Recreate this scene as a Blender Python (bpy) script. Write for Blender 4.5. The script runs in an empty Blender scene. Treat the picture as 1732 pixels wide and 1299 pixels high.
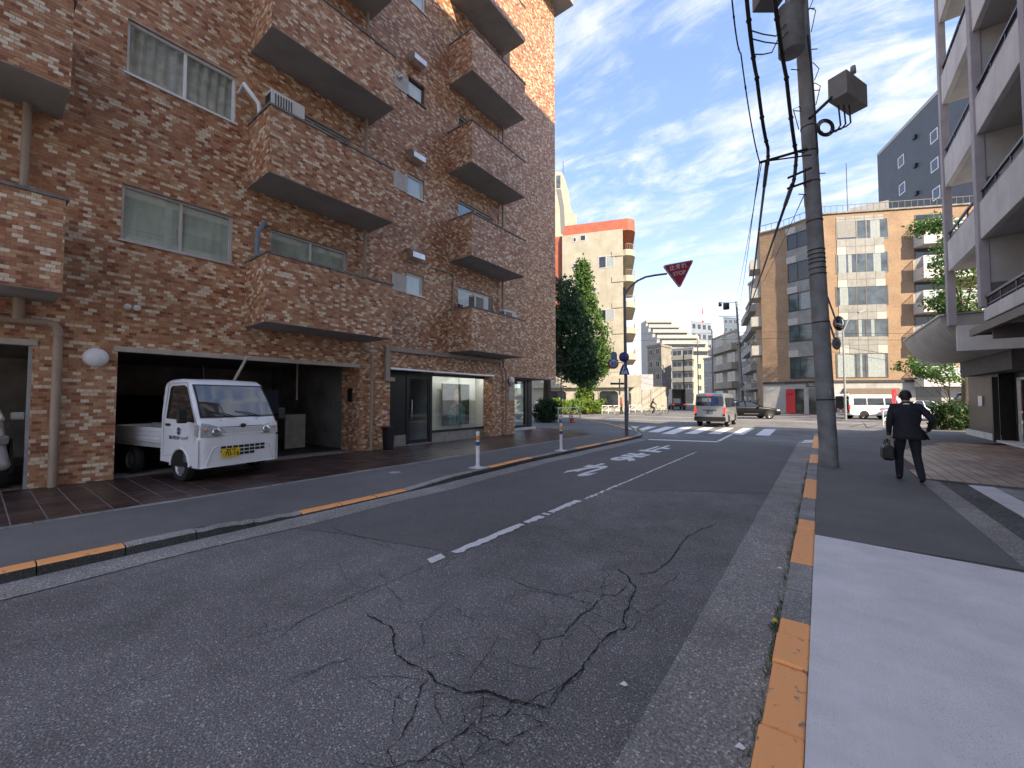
import bpy, bmesh, math, random
import numpy as np
from mathutils import Vector, Matrix
random.seed(7); rng = np.random.default_rng(7)
R = math.radians; PI = math.pi
sc = bpy.context.scene; col = sc.collection

# ---------------------------------------------------------------- camera
CAM_H = 1.63; PITCH = 2.1; YAW = 37.1; FPX = 690.0; IW, IH = 1732, 1299
cd = bpy.data.cameras.new('camera'); cam = bpy.data.objects.new('camera', cd); col.objects.link(cam)
cd.sensor_width = 36; cd.lens = FPX / IW * 36; cd.clip_start = 0.05; cd.clip_end = 3000
cam.location = (0, 0, CAM_H); cam.rotation_euler = (R(90 + PITCH), 0, R(YAW)); sc.camera = cam

# ---------------------------------------------------------------- sky, sun, exposure
SUN = Vector((1.0, -0.42, 0.70)).normalized()          # towards the sun
SUN_EL = math.asin(SUN.z); SUN_ROT = math.atan2(SUN.x, SUN.y)
w = bpy.data.worlds.new('World'); sc.world = w; w.use_nodes = True
nt = w.node_tree; nt.nodes.clear(); L = nt.links.new
def N(tree, t, **kw):
    n = tree.nodes.new(t)
    for k, v in kw.items(): setattr(n, k, v)
    return n
out = N(nt, 'ShaderNodeOutputWorld'); bg = N(nt, 'ShaderNodeBackground')
sky = N(nt, 'ShaderNodeTexSky'); sky.sky_type = 'NISHITA'; sky.sun_disc = False
sky.sun_elevation = SUN_EL; sky.sun_rotation = SUN_ROT
sky.air_density = 1.1; sky.dust_density = 0.3; sky.ozone_density = 2.0; sky.altitude = 50
tc = N(nt, 'ShaderNodeTexCoord'); sep = N(nt, 'ShaderNodeSeparateXYZ'); L(tc.outputs['Generated'], sep.inputs[0])
def wm(op, a, b=None, c=None):
    n = N(nt, 'ShaderNodeMath', operation=op)
    for i, x in enumerate((a, b, c)):
        if x is None: continue
        if isinstance(x, (int, float)): n.inputs[i].default_value = x
        else: L(x, n.inputs[i])
    return n.outputs[0]
zz = wm('ADD', wm('MAXIMUM', sep.outputs[2], 0.0), 0.22)
cmb = N(nt, 'ShaderNodeCombineXYZ'); L(wm('DIVIDE', sep.outputs[0], zz), cmb.inputs[0]); L(wm('DIVIDE', sep.outputs[1], zz), cmb.inputs[1])
def wnoise(scale, detail, rough, rot, sx, sy, dist=0.0, loc=(0, 0, 0)):
    mp = N(nt, 'ShaderNodeMapping'); mp.inputs['Rotation'].default_value = (0, 0, R(rot)); mp.inputs['Scale'].default_value = (sx, sy, 1); mp.inputs['Location'].default_value = loc
    L(cmb.outputs[0], mp.inputs[0]); n = N(nt, 'ShaderNodeTexNoise'); L(mp.outputs[0], n.inputs['Vector'])
    n.inputs['Scale'].default_value = scale; n.inputs['Detail'].default_value = detail; n.inputs['Roughness'].default_value = rough; n.inputs['Distortion'].default_value = dist
    return n.outputs[0]
big = wnoise(.9, 3, .5, 0, 1, 1, 0, (3.1, 1.7, 0))
streak = wnoise(3.4, 11, .66, 140, .65, 2.0, 1.5)
puff = wnoise(6.5, 9, .62, 10, 1, 1.2, .5, (8, 2, 0))
cl = wm('ADD', wm('ADD', wm('MULTIPLY', streak, .62), wm('MULTIPLY', puff, .38)), wm('MULTIPLY', wm('SUBTRACT', big, .5), .55))
mr = N(nt, 'ShaderNodeMapRange'); mr.interpolation_type = 'SMOOTHSTEP'; L(cl, mr.inputs[0]); mr.inputs[1].default_value = .385; mr.inputs[2].default_value = .72; mr.inputs[3].default_value = 0; mr.inputs[4].default_value = .9
# thin veil of cloud that thickens evenly towards the horizon all round
hz = N(nt, 'ShaderNodeMapRange'); hz.interpolation_type = 'SMOOTHSTEP'; L(sep.outputs[2], hz.inputs[0]); hz.inputs[1].default_value = .44; hz.inputs[2].default_value = .02; hz.inputs[3].default_value = 0.0; hz.inputs[4].default_value = .86
fac = wm('SUBTRACT', 1.0, wm('MULTIPLY', wm('SUBTRACT', 1.0, mr.outputs[0]), wm('SUBTRACT', 1.0, hz.outputs[0])))
mix = N(nt, 'ShaderNodeMix', data_type='RGBA'); L(fac, mix.inputs[0]); tnt = N(nt, 'ShaderNodeMix', data_type='RGBA', blend_type='MULTIPLY'); tnt.inputs[0].default_value = 1; gm = N(nt, 'ShaderNodeGamma'); gm.inputs[1].default_value = .6; L(sky.outputs[0], gm.inputs[0]); L(gm.outputs[0], tnt.inputs[6]); tnt.inputs[7].default_value = (.56, .63, .83, 1); L(tnt.outputs[2], mix.inputs[6]); mix.inputs[7].default_value = (1.75, 1.75, 1.76, 1)
L(mix.outputs[2], bg.inputs[0]); bg.inputs[1].default_value = 0.15; L(bg.outputs[0], out.inputs[0])
sl = bpy.data.lights.new('sun', 'SUN'); so = bpy.data.objects.new('sun', sl); col.objects.link(so)
sl.energy = 2.0; sl.angle = R(.53); sl.color = (1.0, .83, .60)
so.rotation_euler = SUN.to_track_quat('Z', 'Y').to_euler(); so.location = (20, -10, 40)
vs = sc.view_settings; vs.view_transform = 'Standard'; vs.look = 'None'; vs.gamma = 1; vs.exposure = 2.3; vs.use_curve_mapping = False
sc.render.engine = 'CYCLES'; sc.cycles.use_denoising = True; sc.cycles.max_bounces = 6; sc.cycles.diffuse_bounces = 4; sc.cycles.glossy_bounces = 3; sc.cycles.transparent_max_bounces = 10; sc.cycles.sample_clamp_indirect = 6

# ---------------------------------------------------------------- pixel -> place helpers
_y, _p = R(YAW), R(PITCH)
F0 = np.array([-math.sin(_y), math.cos(_y), 0]); RR = np.array([math.cos(_y), math.sin(_y), 0])
FF = F0 * math.cos(_p) + np.array([0, 0, math.sin(_p)]); UU = np.array([0, 0, math.cos(_p)]) - F0 * math.sin(_p)
CC = np.array([0, 0, CAM_H])
def ray(u, v): return FF + RR * (u - IW / 2) / FPX + UU * (IH / 2 - v) / FPX
def gnd(u, v, z=0.0): d = ray(u, v); return CC + d * (z - CAM_H) / d[2]
def onX(u, v, X): d = ray(u, v); return CC + d * X / d[0]
def dep(u, v, D): return CC + ray(u, v) * D
def proj(p):
    q = np.asarray(p, float) - CC; wv = q @ FF
    return IW / 2 + FPX * (q @ RR) / wv, IH / 2 - FPX * (q @ UU) / wv, wv

# ---------------------------------------------------------------- mesh helpers
class MB:
    def __init__(s): s.v = []; s.f = []; s.m = []; s.s = []; s.mi = 0
    def add(s, vs_, fs, smooth=False, mi=None):
        b = len(s.v); s.v += [tuple(map(float, x)) for x in vs_]
        for f in fs: s.f.append([b + i for i in f]); s.m.append(s.mi if mi is None else mi); s.s.append(smooth)
        return s
    def box(s, x0, x1, y0, y1, z0, z1, mi=None):
        return s.add([(x0, y0, z0), (x1, y0, z0), (x1, y1, z0), (x0, y1, z0), (x0, y0, z1), (x1, y0, z1), (x1, y1, z1), (x0, y1, z1)],
                     [(0, 3, 2, 1), (4, 5, 6, 7), (0, 1, 5, 4), (1, 2, 6, 5), (2, 3, 7, 6), (3, 0, 4, 7)], mi=mi)
    def obox(s, c, sx, sy, sz, rot=(0, 0, 0), mi=None):          # oriented box
        from mathutils import Euler
        m = Euler(rot).to_matrix(); c = Vector(c); k = MB().box(-sx/2, sx/2, -sy/2, sy/2, -sz/2, sz/2)
        return s.add([c + m @ Vector(q) for q in k.v], k.f, mi=mi)
    def prism(s, pts, vec, mi=None, smooth=False):              # closed outline (3d) pushed along vec
        n = len(pts); vec = Vector(vec); a = [Vector(p) for p in pts]
        return s.add(a + [p + vec for p in a], [tuple(range(n))[::-1], tuple(range(n, 2*n))], mi=mi).add(
            a + [p + vec for p in a], [(i, (i+1) % n, n + (i+1) % n, n + i) for i in range(n)], smooth=smooth, mi=mi)
    def tube(s, pts, r, n=8, cap=True, smooth=True, mi=None):
        P = [Vector(p) for p in pts]; k = len(P); rs = list(r) if isinstance(r, (list, tuple)) else [r]*k
        vs_ = []; t0 = (P[1]-P[0]).normalized(); ref = Vector((0, 0, 1)) if abs(t0.z) < .9 else Vector((1, 0, 0)); u = t0.cross(ref).normalized()
        for i in range(k):
            t = (P[min(i+1, k-1)] - P[max(i-1, 0)]).normalized(); u = (u - t*u.dot(t)).normalized(); q = t.cross(u)
            for j in range(n):
                a = 2*PI*j/n; vs_.append(P[i] + (u*math.cos(a) + q*math.sin(a))*rs[i])
        s.add(vs_, [(i*n+j, i*n+(j+1) % n, (i+1)*n+(j+1) % n, (i+1)*n+j) for i in range(k-1) for j in range(n)], smooth, mi)
        if cap: s.add(vs_[:n], [tuple(range(n))[::-1]], mi=mi); s.add(vs_[-n:], [tuple(range(n))], mi=mi)
        return s
    def lathe(s, prof, c=(0, 0, 0), ax=(0, 0, 1), n=20, smooth=True, mi=None):   # prof: (radius, along)
        c = Vector(c); ax = Vector(ax).normalized(); ref = Vector((0, 0, 1)) if abs(ax.z) < .9 else Vector((1, 0, 0)); u = ax.cross(ref).normalized(); q = ax.cross(u)
        vs_ = [c + ax*z + (u*math.cos(2*PI*j/n) + q*math.sin(2*PI*j/n))*r for r, z in prof for j in range(n)]; k = len(prof)
        return s.add(vs_, [(i*n+j, i*n+(j+1) % n, (i+1)*n+(j+1) % n, (i+1)*n+j) for i in range(k-1) for j in range(n)], smooth, mi)
    def grid(s, fn, nu, nv, smooth=True, mi=None):              # fn(u,v) 0..1 -> point
        return s.add([fn(i/nu, j/nv) for j in range(nv+1) for i in range(nu+1)],
                     [(j*(nu+1)+i, j*(nu+1)+i+1, (j+1)*(nu+1)+i+1, (j+1)*(nu+1)+i) for j in range(nv) for i in range(nu)], smooth, mi)
    def join(s, o, mat=None, mi=None):
        return s.add([(mat @ Vector(q)) if mat else q for q in o.v], o.f, mi=mi)
    def mesh(s, name, mats, recalc=True, weld=False):
        me = bpy.data.meshes.new(name); me.from_pydata(s.v, [], s.f)
        for m in (mats if isinstance(mats, (list, tuple)) else [mats]): me.materials.append(m)
        me.polygons.foreach_set('material_index', s.m); me.polygons.foreach_set('use_smooth', s.s)
        if recalc or weld:
            b = bmesh.new(); b.from_mesh(me)
            if weld: bmesh.ops.remove_doubles(b, verts=b.verts, dist=1e-4)
            if recalc: bmesh.ops.recalc_face_normals(b, faces=b.faces)
            b.to_mesh(me); b.free()
        me.update(); return me
    def build(s, name, mats, parent=None, bevel=0, recalc=True, weld=False, seg=2):
        return obj(name, s.mesh(name, mats, recalc, weld or bevel > 0), parent, bevel, seg)
def obj(name, me, parent=None, bevel=0, seg=2):
    o = bpy.data.objects.new(name, me); col.objects.link(o)
    if parent: o.parent = parent
    if bevel:
        m = o.modifiers.new('bevel', 'BEVEL'); m.width = bevel; m.segments = seg; m.limit_method = 'ANGLE'; m.angle_limit = R(35)
        m.harden_normals = False
    return o
def tag(o, label=None, cat=None, group=None, kind=None):
    for k, v in (('label', label), ('category', cat), ('group', group), ('kind', kind)):
        if v: o[k] = v
    return o
def empty(name, loc=(0, 0, 0), rz=0.0, label=None, cat=None, group=None):
    o = bpy.data.objects.new(name, None); col.objects.link(o); o.location = loc; o.rotation_euler = (0, 0, rz)
    o.empty_display_size = .2
    return tag(o, label, cat, group)
def copy_tree(o, parent=None):
    c = o.copy(); col.objects.link(c)
    if parent: c.parent = parent
    for ch in list(o.children): copy_tree(ch, c)
    return c
def text_mesh(body, size=1.0, extrude=0.0, spacing=1.0, bold=0.0, align='CENTER'):
    cu = bpy.data.curves.new('lettering', 'FONT'); cu.body = body; cu.size = size; cu.extrude = extrude; cu.space_character = spacing; cu.offset = bold
    cu.align_x = align; cu.align_y = 'CENTER'; o = bpy.data.objects.new('tmp', cu); col.objects.link(o)
    dg = bpy.context.evaluated_depsgraph_get(); me = bpy.data.meshes.new_from_object(o.evaluated_get(dg)); bpy.data.objects.remove(o)
    me.materials.clear(); return me
def text(name, body, mat, matrix, parent, size=1.0, extrude=.001, **k):
    me = text_mesh(body, size, extrude, **k); me.transform(matrix); me.materials.append(mat); return obj(name, me, parent)
def frame(o, u, v, n=None):       # 4x4 with local x along u, local y along v
    u = Vector(u).normalized(); v = Vector(v).normalized(); n = u.cross(v)
    m = Matrix((u, v, n)).transposed().to_4x4(); m.translation = Vector(o); return m

# ---------------------------------------------------------------- materials
def mat(name, c, rough=.6, metal=0.0, var=.12, scale=4.0, bump=0.0, bscale=60.0, spec=.5, coat=0.0, c2=None, detail=5, streak=0.0, emit=None, local=False):
    m = bpy.data.materials.new(name); m.use_nodes = True; t = m.node_tree; b = t.nodes['Principled BSDF']; K = t.links.new
    b.inputs['Roughness'].default_value = rough; b.inputs['Metallic'].default_value = metal; b.inputs['Specular IOR Level'].default_value = spec
    if coat: b.inputs['Coat Weight'].default_value = coat; b.inputs['Coat Roughness'].default_value = .06
    if local: P = N(t, 'ShaderNodeTexCoord').outputs['Object']
    else: P = N(t, 'ShaderNodeNewGeometry').outputs['Position']
    c = tuple(c); c2 = tuple(c2) if c2 else tuple(max(0, x*(1-2.2*var)) for x in c); c1 = c if c2 is None else tuple(min(1, x*(1+.5*var)) for x in c)
    n = N(t, 'ShaderNodeTexNoise'); K(P, n.inputs['Vector']); n.inputs['Scale'].default_value = scale; n.inputs['Detail'].default_value = detail; n.inputs['Roughness'].default_value = .62
    rp = N(t, 'ShaderNodeMapRange'); K(n.outputs[0], rp.inputs[0]); rp.inputs[1].default_value = .3; rp.inputs[2].default_value = .7
    mx = N(t, 'ShaderNodeMix', data_type='RGBA'); K(rp.outputs[0], mx.inputs[0]); mx.inputs[6].default_value = (*c2, 1); mx.inputs[7].default_value = (*c1, 1)
    cout = mx.outputs[2]
    if streak:        # rain streaks: noise stretched along z
        mp = N(t, 'ShaderNodeMapping'); mp.inputs['Scale'].default_value = (5, 5, .25); K(P, mp.inputs[0]); n2 = N(t, 'ShaderNodeTexNoise'); K(mp.outputs[0], n2.inputs['Vector']); n2.inputs['Scale'].default_value = 1.0; n2.inputs['Detail'].default_value = 6
        r2 = N(t, 'ShaderNodeMapRange'); K(n2.outputs[0], r2.inputs[0]); r2.inputs[1].default_value = .52; r2.inputs[2].default_value = .78; r2.inputs[4].default_value = streak
        m2 = N(t, 'ShaderNodeMix', data_type='RGBA'); K(r2.outputs[0], m2.inputs[0]); K(cout, m2.inputs[6]); m2.inputs[7].default_value = (*[x*.35 for x in c], 1); cout = m2.outputs[2]
    K(cout, b.inputs['Base Color'])
    if bump:
        n3 = N(t, 'ShaderNodeTexNoise'); K(P, n3.inputs['Vector']); n3.inputs['Scale'].default_value = bscale; n3.inputs['Detail'].default_value = 4
        bp = N(t, 'ShaderNodeBump'); bp.inputs['Strength'].default_value = bump; bp.inputs['Distance'].default_value = .02; K(n3.outputs[0], bp.inputs['Height']); K(bp.outputs[0], b.inputs['Normal'])
    if emit: b.inputs['Emission Color'].default_value = (*emit[:3], 1); b.inputs['Emission Strength'].default_value = emit[3]
    return m
def glass(name, tint=(.9, .95, .95), refl=1.0, dark=0.0):
    m = bpy.data.materials.new(name); m.use_nodes = True; t = m.node_tree; t.nodes.clear(); K = t.links.new
    o = N(t, 'ShaderNodeOutputMaterial'); tr = N(t, 'ShaderNodeBsdfTransparent'); tr.inputs[0].default_value = (*[x*(1-dark) for x in tint], 1)
    gl = N(t, 'ShaderNodeBsdfGlossy'); gl.inputs['Roughness'].default_value = .01; gl.inputs[0].default_value = (1, 1, 1, 1)
    fr = N(t, 'ShaderNodeFresnel'); bk = N(t, 'ShaderNodeNewGeometry').outputs['Backfacing']; ma_ = N(t, 'ShaderNodeMath', operation='MULTIPLY_ADD'); K(bk, ma_.inputs[0]); ma_.inputs[1].default_value = 1/1.5 - 1.5; ma_.inputs[2].default_value = 1.5; K(ma_.outputs[0], fr.inputs[0]); mu = N(t, 'ShaderNodeMath', operation='MULTIPLY'); mu.use_clamp = True; K(fr.outputs[0], mu.inputs[0]); mu.inputs[1].default_value = 1.9*refl
    mx = N(t, 'ShaderNodeMixShader'); K(mu.outputs[0], mx.inputs[0]); K(tr.outputs[0], mx.inputs[1]); K(gl.outputs[0], mx.inputs[2]); K(mx.outputs[0], o.inputs[0]); return m
def asphalt(name, c, speck=.5, size=1.0, patch=.25):
    m = bpy.data.materials.new(name); m.use_nodes = True; t = m.node_tree; b = t.nodes['Principled BSDF']; K = t.links.new
    P = N(t, 'ShaderNodeNewGeometry').outputs['Position']; b.inputs['Roughness'].default_value = .88; b.inputs['Specular IOR Level'].default_value = .35
    def nz(sc_, de=4, ro=.6):
        n = N(t, 'ShaderNodeTexNoise'); K(P, n.inputs['Vector']); n.inputs['Scale'].default_value = sc_; n.inputs['Detail'].default_value = de; n.inputs['Roughness'].default_value = ro; return n.outputs[0]
    def rmap(x, a, bb, o0, o1):
        r = N(t, 'ShaderNodeMapRange'); K(x, r.inputs[0]); r.inputs[1].default_value = a; r.inputs[2].default_value = bb; r.inputs[3].default_value = o0; r.inputs[4].default_value = o1; return r.outputs[0]
    def mul(a, bb):
        n = N(t, 'ShaderNodeMath', operation='MULTIPLY'); K(a, n.inputs[0])
        if isinstance(bb, float): n.inputs[1].default_value = bb
        else: K(bb, n.inputs[1])
        return n.outputs[0]
    f = mul(mul(rmap(nz(.35, 5), .3, .7, 1-patch, 1+patch), rmap(nz(2.3, 5), .3, .7, 1-.5*patch, 1+.5*patch)), rmap(nz(95/size, 3, .7), .36, .64, 1-speck, 1+speck))
    v = N(t, 'ShaderNodeTexVoronoi'); K(P, v.inputs['Vector']); v.inputs['Scale'].default_value = 130/size
    vc = N(t, 'ShaderNodeSeparateColor'); K(v.outputs['Color'], vc.inputs[0])
    f2 = mul(f, rmap(vc.outputs[0], .86, .98, 1.0, 1.0 + 2.6*speck))
    cx = N(t, 'ShaderNodeMix', data_type='RGBA', blend_type='MULTIPLY'); cx.inputs[0].default_value = 1.0; cx.inputs[6].default_value = (*c, 1)
    cb = N(t, 'ShaderNodeCombineColor'); K(f2, cb.inputs[0]); K(f2, cb.inputs[1]); K(f2, cb.inputs[2]); K(cb.outputs[0], cx.inputs[7]); K(cx.outputs[2], b.inputs['Base Color'])
    bp = N(t, 'ShaderNodeBump'); bp.inputs['Strength'].default_value = .6; bp.inputs['Distance'].default_value = .006*size; K(nz(150/size, 3, .7), bp.inputs['Height']); K(bp.outputs[0], b.inputs['Normal'])
    return m
ASPH = asphalt('worn_asphalt', (.155, .150, .144), .62, 1.0, .32)
ASPH2 = asphalt('newer_asphalt', (.135, .132, .128), .3, .8, .14)
ASPHW = asphalt('pavement_asphalt', (.145, .142, .137), .22, .6, .16)
GUTTER = asphalt('gutter_concrete', (.26, .25, .23), .45, 1.3, .3)
CONC = mat('light_concrete', (.72, .70, .69), .85, var=.12, scale=1.6, bump=.25, bscale=140)
def brushed(name, c):
    m = mat(name, c, .85, var=.07, scale=.9, bump=.2, bscale=160); t = m.node_tree; K = t.links.new; b = t.nodes['Principled BSDF']; src = b.inputs['Base Color'].links[0].from_socket
    P = N(t, 'ShaderNodeNewGeometry').outputs['Position']
    def band(sc3, lo, hi, o0, o1, det=4):
        mp = N(t, 'ShaderNodeMapping'); mp.inputs['Scale'].default_value = sc3; K(P, mp.inputs[0]); n = N(t, 'ShaderNodeTexNoise'); K(mp.outputs[0], n.inputs['Vector']); n.inputs['Scale'].default_value = 1; n.inputs['Detail'].default_value = det; n.inputs['Roughness'].default_value = .65
        r = N(t, 'ShaderNodeMapRange'); K(n.outputs[0], r.inputs[0]); r.inputs[1].default_value = lo; r.inputs[2].default_value = hi; r.inputs[3].default_value = o0; r.inputs[4].default_value = o1; return r.outputs[0]
    f1 = band((95, 3.0, 1), .3, .7, .965, 1.03); f2 = band((2.4, 3.2, 1), .32, .7, .88, 1.05, 9); f3 = band((150, 120, 1), .33, .44, .45, 1.0, 3); f4 = band((1.3, 1.1, 1), .46, .60, 0, 1)
    mx = N(t, 'ShaderNodeMix'); K(f4, mx.inputs[0]); K(f3, mx.inputs[2]); mx.inputs[3].default_value = 1.0
    a = N(t, 'ShaderNodeMath', operation='MULTIPLY'); K(f1, a.inputs[0]); K(f2, a.inputs[1]); a2 = N(t, 'ShaderNodeMath', operation='MULTIPLY'); K(a.outputs[0], a2.inputs[0]); K(mx.outputs[0], a2.inputs[1])
    v = N(t, 'ShaderNodeVectorMath', operation='SCALE'); K(src, v.inputs[0]); K(a2.outputs[0], v.inputs['Scale']); K(v.outputs[0], b.inputs['Base Color']); return m
SLABC = brushed('brushed_concrete', (.80, .78, .77))
CONCD = mat('grey_concrete', (.30, .29, .27), .85, var=.25, scale=3, bump=.35, bscale=70)
KERBD = asphalt('dark_kerb_face', (.06, .058, .055), .4, 1.2, .4)
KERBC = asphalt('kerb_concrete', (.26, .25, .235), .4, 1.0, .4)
ORANGE = mat('orange_kerb_paint', (.92, .40, .13), .6, scale=17, bump=.2, bscale=90, c2=(.30, .22, .17), detail=9)
for _n in ORANGE.node_tree.nodes:                 # paint worn through in chips
    if _n.type == 'MAP_RANGE': _n.inputs[1].default_value = .33; _n.inputs[2].default_value = .40
PAINT = mat('white_road_paint', (.80, .80, .80), .6, var=.14, scale=30)
PAINTY = mat('yellow_road_paint', (.75, .52, .10), .6, var=.2, scale=14)
WHITE = mat('white_paint', (.80, .80, .79), .4, var=.05)
METAL = mat('aluminium', (.62, .62, .63), .32, .85, var=.08)
STEELD = mat('dark_steel', (.05, .05, .055), .45, .3, var=.15)
GREYM = mat('grey_painted_metal', (.33, .33, .34), .5, var=.1)
BLACK = mat('black_plastic', (.012, .012, .013), .45, var=.1)
RUBBER = mat('tyre_rubber', (.018, .018, .018), .8, var=.15, scale=20)
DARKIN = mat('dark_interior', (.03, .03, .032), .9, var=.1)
GLASSW = glass('window_glass'); GLASSD = glass('tinted_glass', dark=.55)
FARGL = mat('far_window_glass', (.09, .115, .135), .06, var=.3, scale=1.2, spec=.9)
FARGL2 = mat('far_window_glass_dark', (.03, .035, .045), .08, var=.3, scale=1.0, spec=.8)
CURT = mat('pale_curtain', (.33, .37, .37), .85, var=.12, scale=6)
# ================================================================ tile fields
def ramp_tint(name, stops, rough=.45, bump=.15, spec=.4, interp='CONSTANT', grime=.0, bscale=300):
    m = bpy.data.materials.new(name); m.use_nodes = True; t = m.node_tree; b = t.nodes['Principled BSDF']; K = t.links.new
    at = N(t, 'ShaderNodeAttribute'); at.attribute_name = 'tint'; rp = N(t, 'ShaderNodeValToRGB'); rp.color_ramp.interpolation = interp; e = rp.color_ramp.elements
    while len(e) < len(stops): e.new(.5)
    for q, (p, c) in zip(e, stops): q.position = p; q.color = (*c, 1)
    K(at.outputs['Fac'], rp.inputs[0]); P = N(t, 'ShaderNodeNewGeometry').outputs['Position']
    n = N(t, 'ShaderNodeTexNoise'); K(P, n.inputs['Vector']); n.inputs['Scale'].default_value = 38; n.inputs['Detail'].default_value = 5
    n2 = N(t, 'ShaderNodeTexNoise'); K(P, n2.inputs['Vector']); n2.inputs['Scale'].default_value = .55; n2.inputs['Detail'].default_value = 6; n2.inputs['Roughness'].default_value = .65
    r1 = N(t, 'ShaderNodeMapRange'); K(n.outputs[0], r1.inputs[0]); r1.inputs[1].default_value = .3; r1.inputs[2].default_value = .7; r1.inputs[3].default_value = .8; r1.inputs[4].default_value = 1.12
    r2 = N(t, 'ShaderNodeMapRange'); K(n2.outputs[0], r2.inputs[0]); r2.inputs[1].default_value = .3; r2.inputs[2].default_value = .7; r2.inputs[3].default_value = 1-grime; r2.inputs[4].default_value = 1+grime*.6
    mu = N(t, 'ShaderNodeMath', operation='MULTIPLY'); K(r1.outputs[0], mu.inputs[0]); K(r2.outputs[0], mu.inputs[1])
    vs_ = N(t, 'ShaderNodeVectorMath', operation='SCALE'); K(rp.outputs[0], vs_.inputs[0]); K(mu.outputs[0], vs_.inputs['Scale']); K(vs_.outputs[0], b.inputs['Base Color'])
    b.inputs['Roughness'].default_value = rough; b.inputs['Specular IOR Level'].default_value = spec
    if bump:
        n3 = N(t, 'ShaderNodeTexNoise'); K(P, n3.inputs['Vector']); n3.inputs['Scale'].default_value = bscale; bp = N(t, 'ShaderNodeBump'); bp.inputs['Strength'].default_value = bump; bp.inputs['Distance'].default_value = .004; K(n3.outputs[0], bp.inputs['Height']); K(bp.outputs[0], b.inputs['Normal'])
    return m
class Tiles:
    """rectangular pieces with edges of their own; the biggest in view become objects, the rest one joined part"""
    def __init__(s): s.O = []; s.U = []; s.V = []; s.W = []; s.H = []; s.full = []; s.T = []
    def add(s, o, u, v, wd, ht, full, tint): s.O.append(o); s.U.append(u); s.V.append(v); s.W.append(wd); s.H.append(ht); s.full.append(full); s.T.append(tint)
    def wall(s, o, u, v, u0, u1, v0, v1, pw, ph, joint, holes, tint, stagger=.5, cull=True, fullmin=.97):
        o = np.array(o, float); u = np.array(u, float); v = np.array(v, float); r = int(math.floor(v0/ph))
        while r*ph < v1 - .01:
            a0, a1 = max(v0, r*ph), min(v1, (r+1)*ph)
            if a1 - a0 < .018: r += 1; continue
            cuts = sorted((h[0], h[1]) for h in holes if h[2] < a1 - .004 and h[3] > a0 + .004); spans = []; x = u0
            for c0, c1 in cuts:
                if c0 > x: spans.append((x, min(c0, u1)))
                x = max(x, c1)
            if x < u1: spans.append((x, u1))
            off = (stagger*pw if r % 2 else 0)
            for x0, x1 in spans:
                k = math.floor((x0-off)/pw)
                while off + k*pw < x1:
                    b0, b1 = max(x0, off+k*pw), min(x1, off+(k+1)*pw); k += 1
                    if b1 - b0 < .02: continue
                    c = o + u*((b0+b1)/2) + v*((a0+a1)/2)
                    if cull:
                        px, py, pz = proj(c)
                        if pz < .3 or px < -170 or px > IW+170 or py < -200 or py > IH+150: continue
                    s.add(o + u*(b0+joint/2) + v*(a0+joint/2), u, v, b1-b0-joint, a1-a0-joint, (b1-b0) > pw*fullmin and (a1-a0) > ph*fullmin, tint(rng.random()))
            r += 1
    def build(s, single, many, matl, parent, thick, keep=300, bins=9, uneven=.0015, parent_of=None):
        O, U, V = np.array(s.O), np.array(s.U), np.array(s.V); W, H, T = np.array(s.W), np.array(s.H), np.array(s.T); n = len(O)
        Nn = np.cross(U, V); C = O + U*(W/2)[:, None] + V*(H/2)[:, None]; q = C - CC; wz = q @ FF
        px = IW/2 + FPX*(q @ RR)/wz; py = IH/2 - FPX*(q @ UU)/wz
        area = np.abs(np.einsum('ij,ij->i', Nn, q))*W*H/np.maximum(wz, .2)**3; ok = np.array(s.full) & (wz > .3) & (px > 0) & (px < IW) & (py > 0) & (py < IH)
        order = np.argsort(-np.where(ok, area, -1)); top = [i for i in order[:keep] if ok[i]]; shared = {}
        for i in top:
            b = min(bins-1, int(T[i]*bins)); key = (b, round(W[i], 3), round(H[i], 3))
            if key not in shared:
                me = bpy.data.meshes.new(single); c = .0016
                vs_ = [(0, 0, 0), (W[i], 0, 0), (W[i], H[i], 0), (0, H[i], 0), (0, 0, thick-c), (W[i], 0, thick-c), (W[i], H[i], thick-c), (0, H[i], thick-c), (c, c, thick), (W[i]-c, c, thick), (W[i]-c, H[i]-c, thick), (c, H[i]-c, thick)]
                fs = [(8, 9, 10, 11)] + [(k, (k+1) % 4, 4+(k+1) % 4, 4+k) for k in range(4)] + [(4+k, 4+(k+1) % 4, 8+(k+1) % 4, 8+k) for k in range(4)]
                me.from_pydata(vs_, [], fs); a = me.attributes.new('tint', 'FLOAT', 'FACE'); a.data.foreach_set('value', [(b+.5)/bins]*len(fs)); me.materials.append(matl); me.shade_flat(); shared[key] = me
            o = obj(single, shared[key], parent); m = Matrix((Vector(U[i]), Vector(V[i]), Vector(Nn[i]))).transposed().to_4x4(); m.translation = Vector(O[i] + Nn[i]*rng.uniform(-uneven, uneven)); o.matrix_local = parent.matrix_basis.inverted() @ m if parent else m
        mask = np.ones(n, bool); mask[top] = False; O, U, V, W, H, T, Nn = O[mask], U[mask], V[mask], W[mask], H[mask], T[mask], Nn[mask]; n = len(O)
        if n == 0: return
        z = (thick + rng.uniform(-uneven, uneven, n))[:, None]*Nn; c = [O, O+U*W[:, None], O+U*W[:, None]+V*H[:, None], O+V*H[:, None]]
        vs_ = np.stack(c + [k+z for k in c], 1).reshape(-1, 3)
        base = np.array([(4, 5, 6, 7), (0, 1, 5, 4), (1, 2, 6, 5), (2, 3, 7, 6), (3, 0, 4, 7)]); fs = (base[None] + (np.arange(n)*8)[:, None, None]).reshape(-1, 4)
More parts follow.
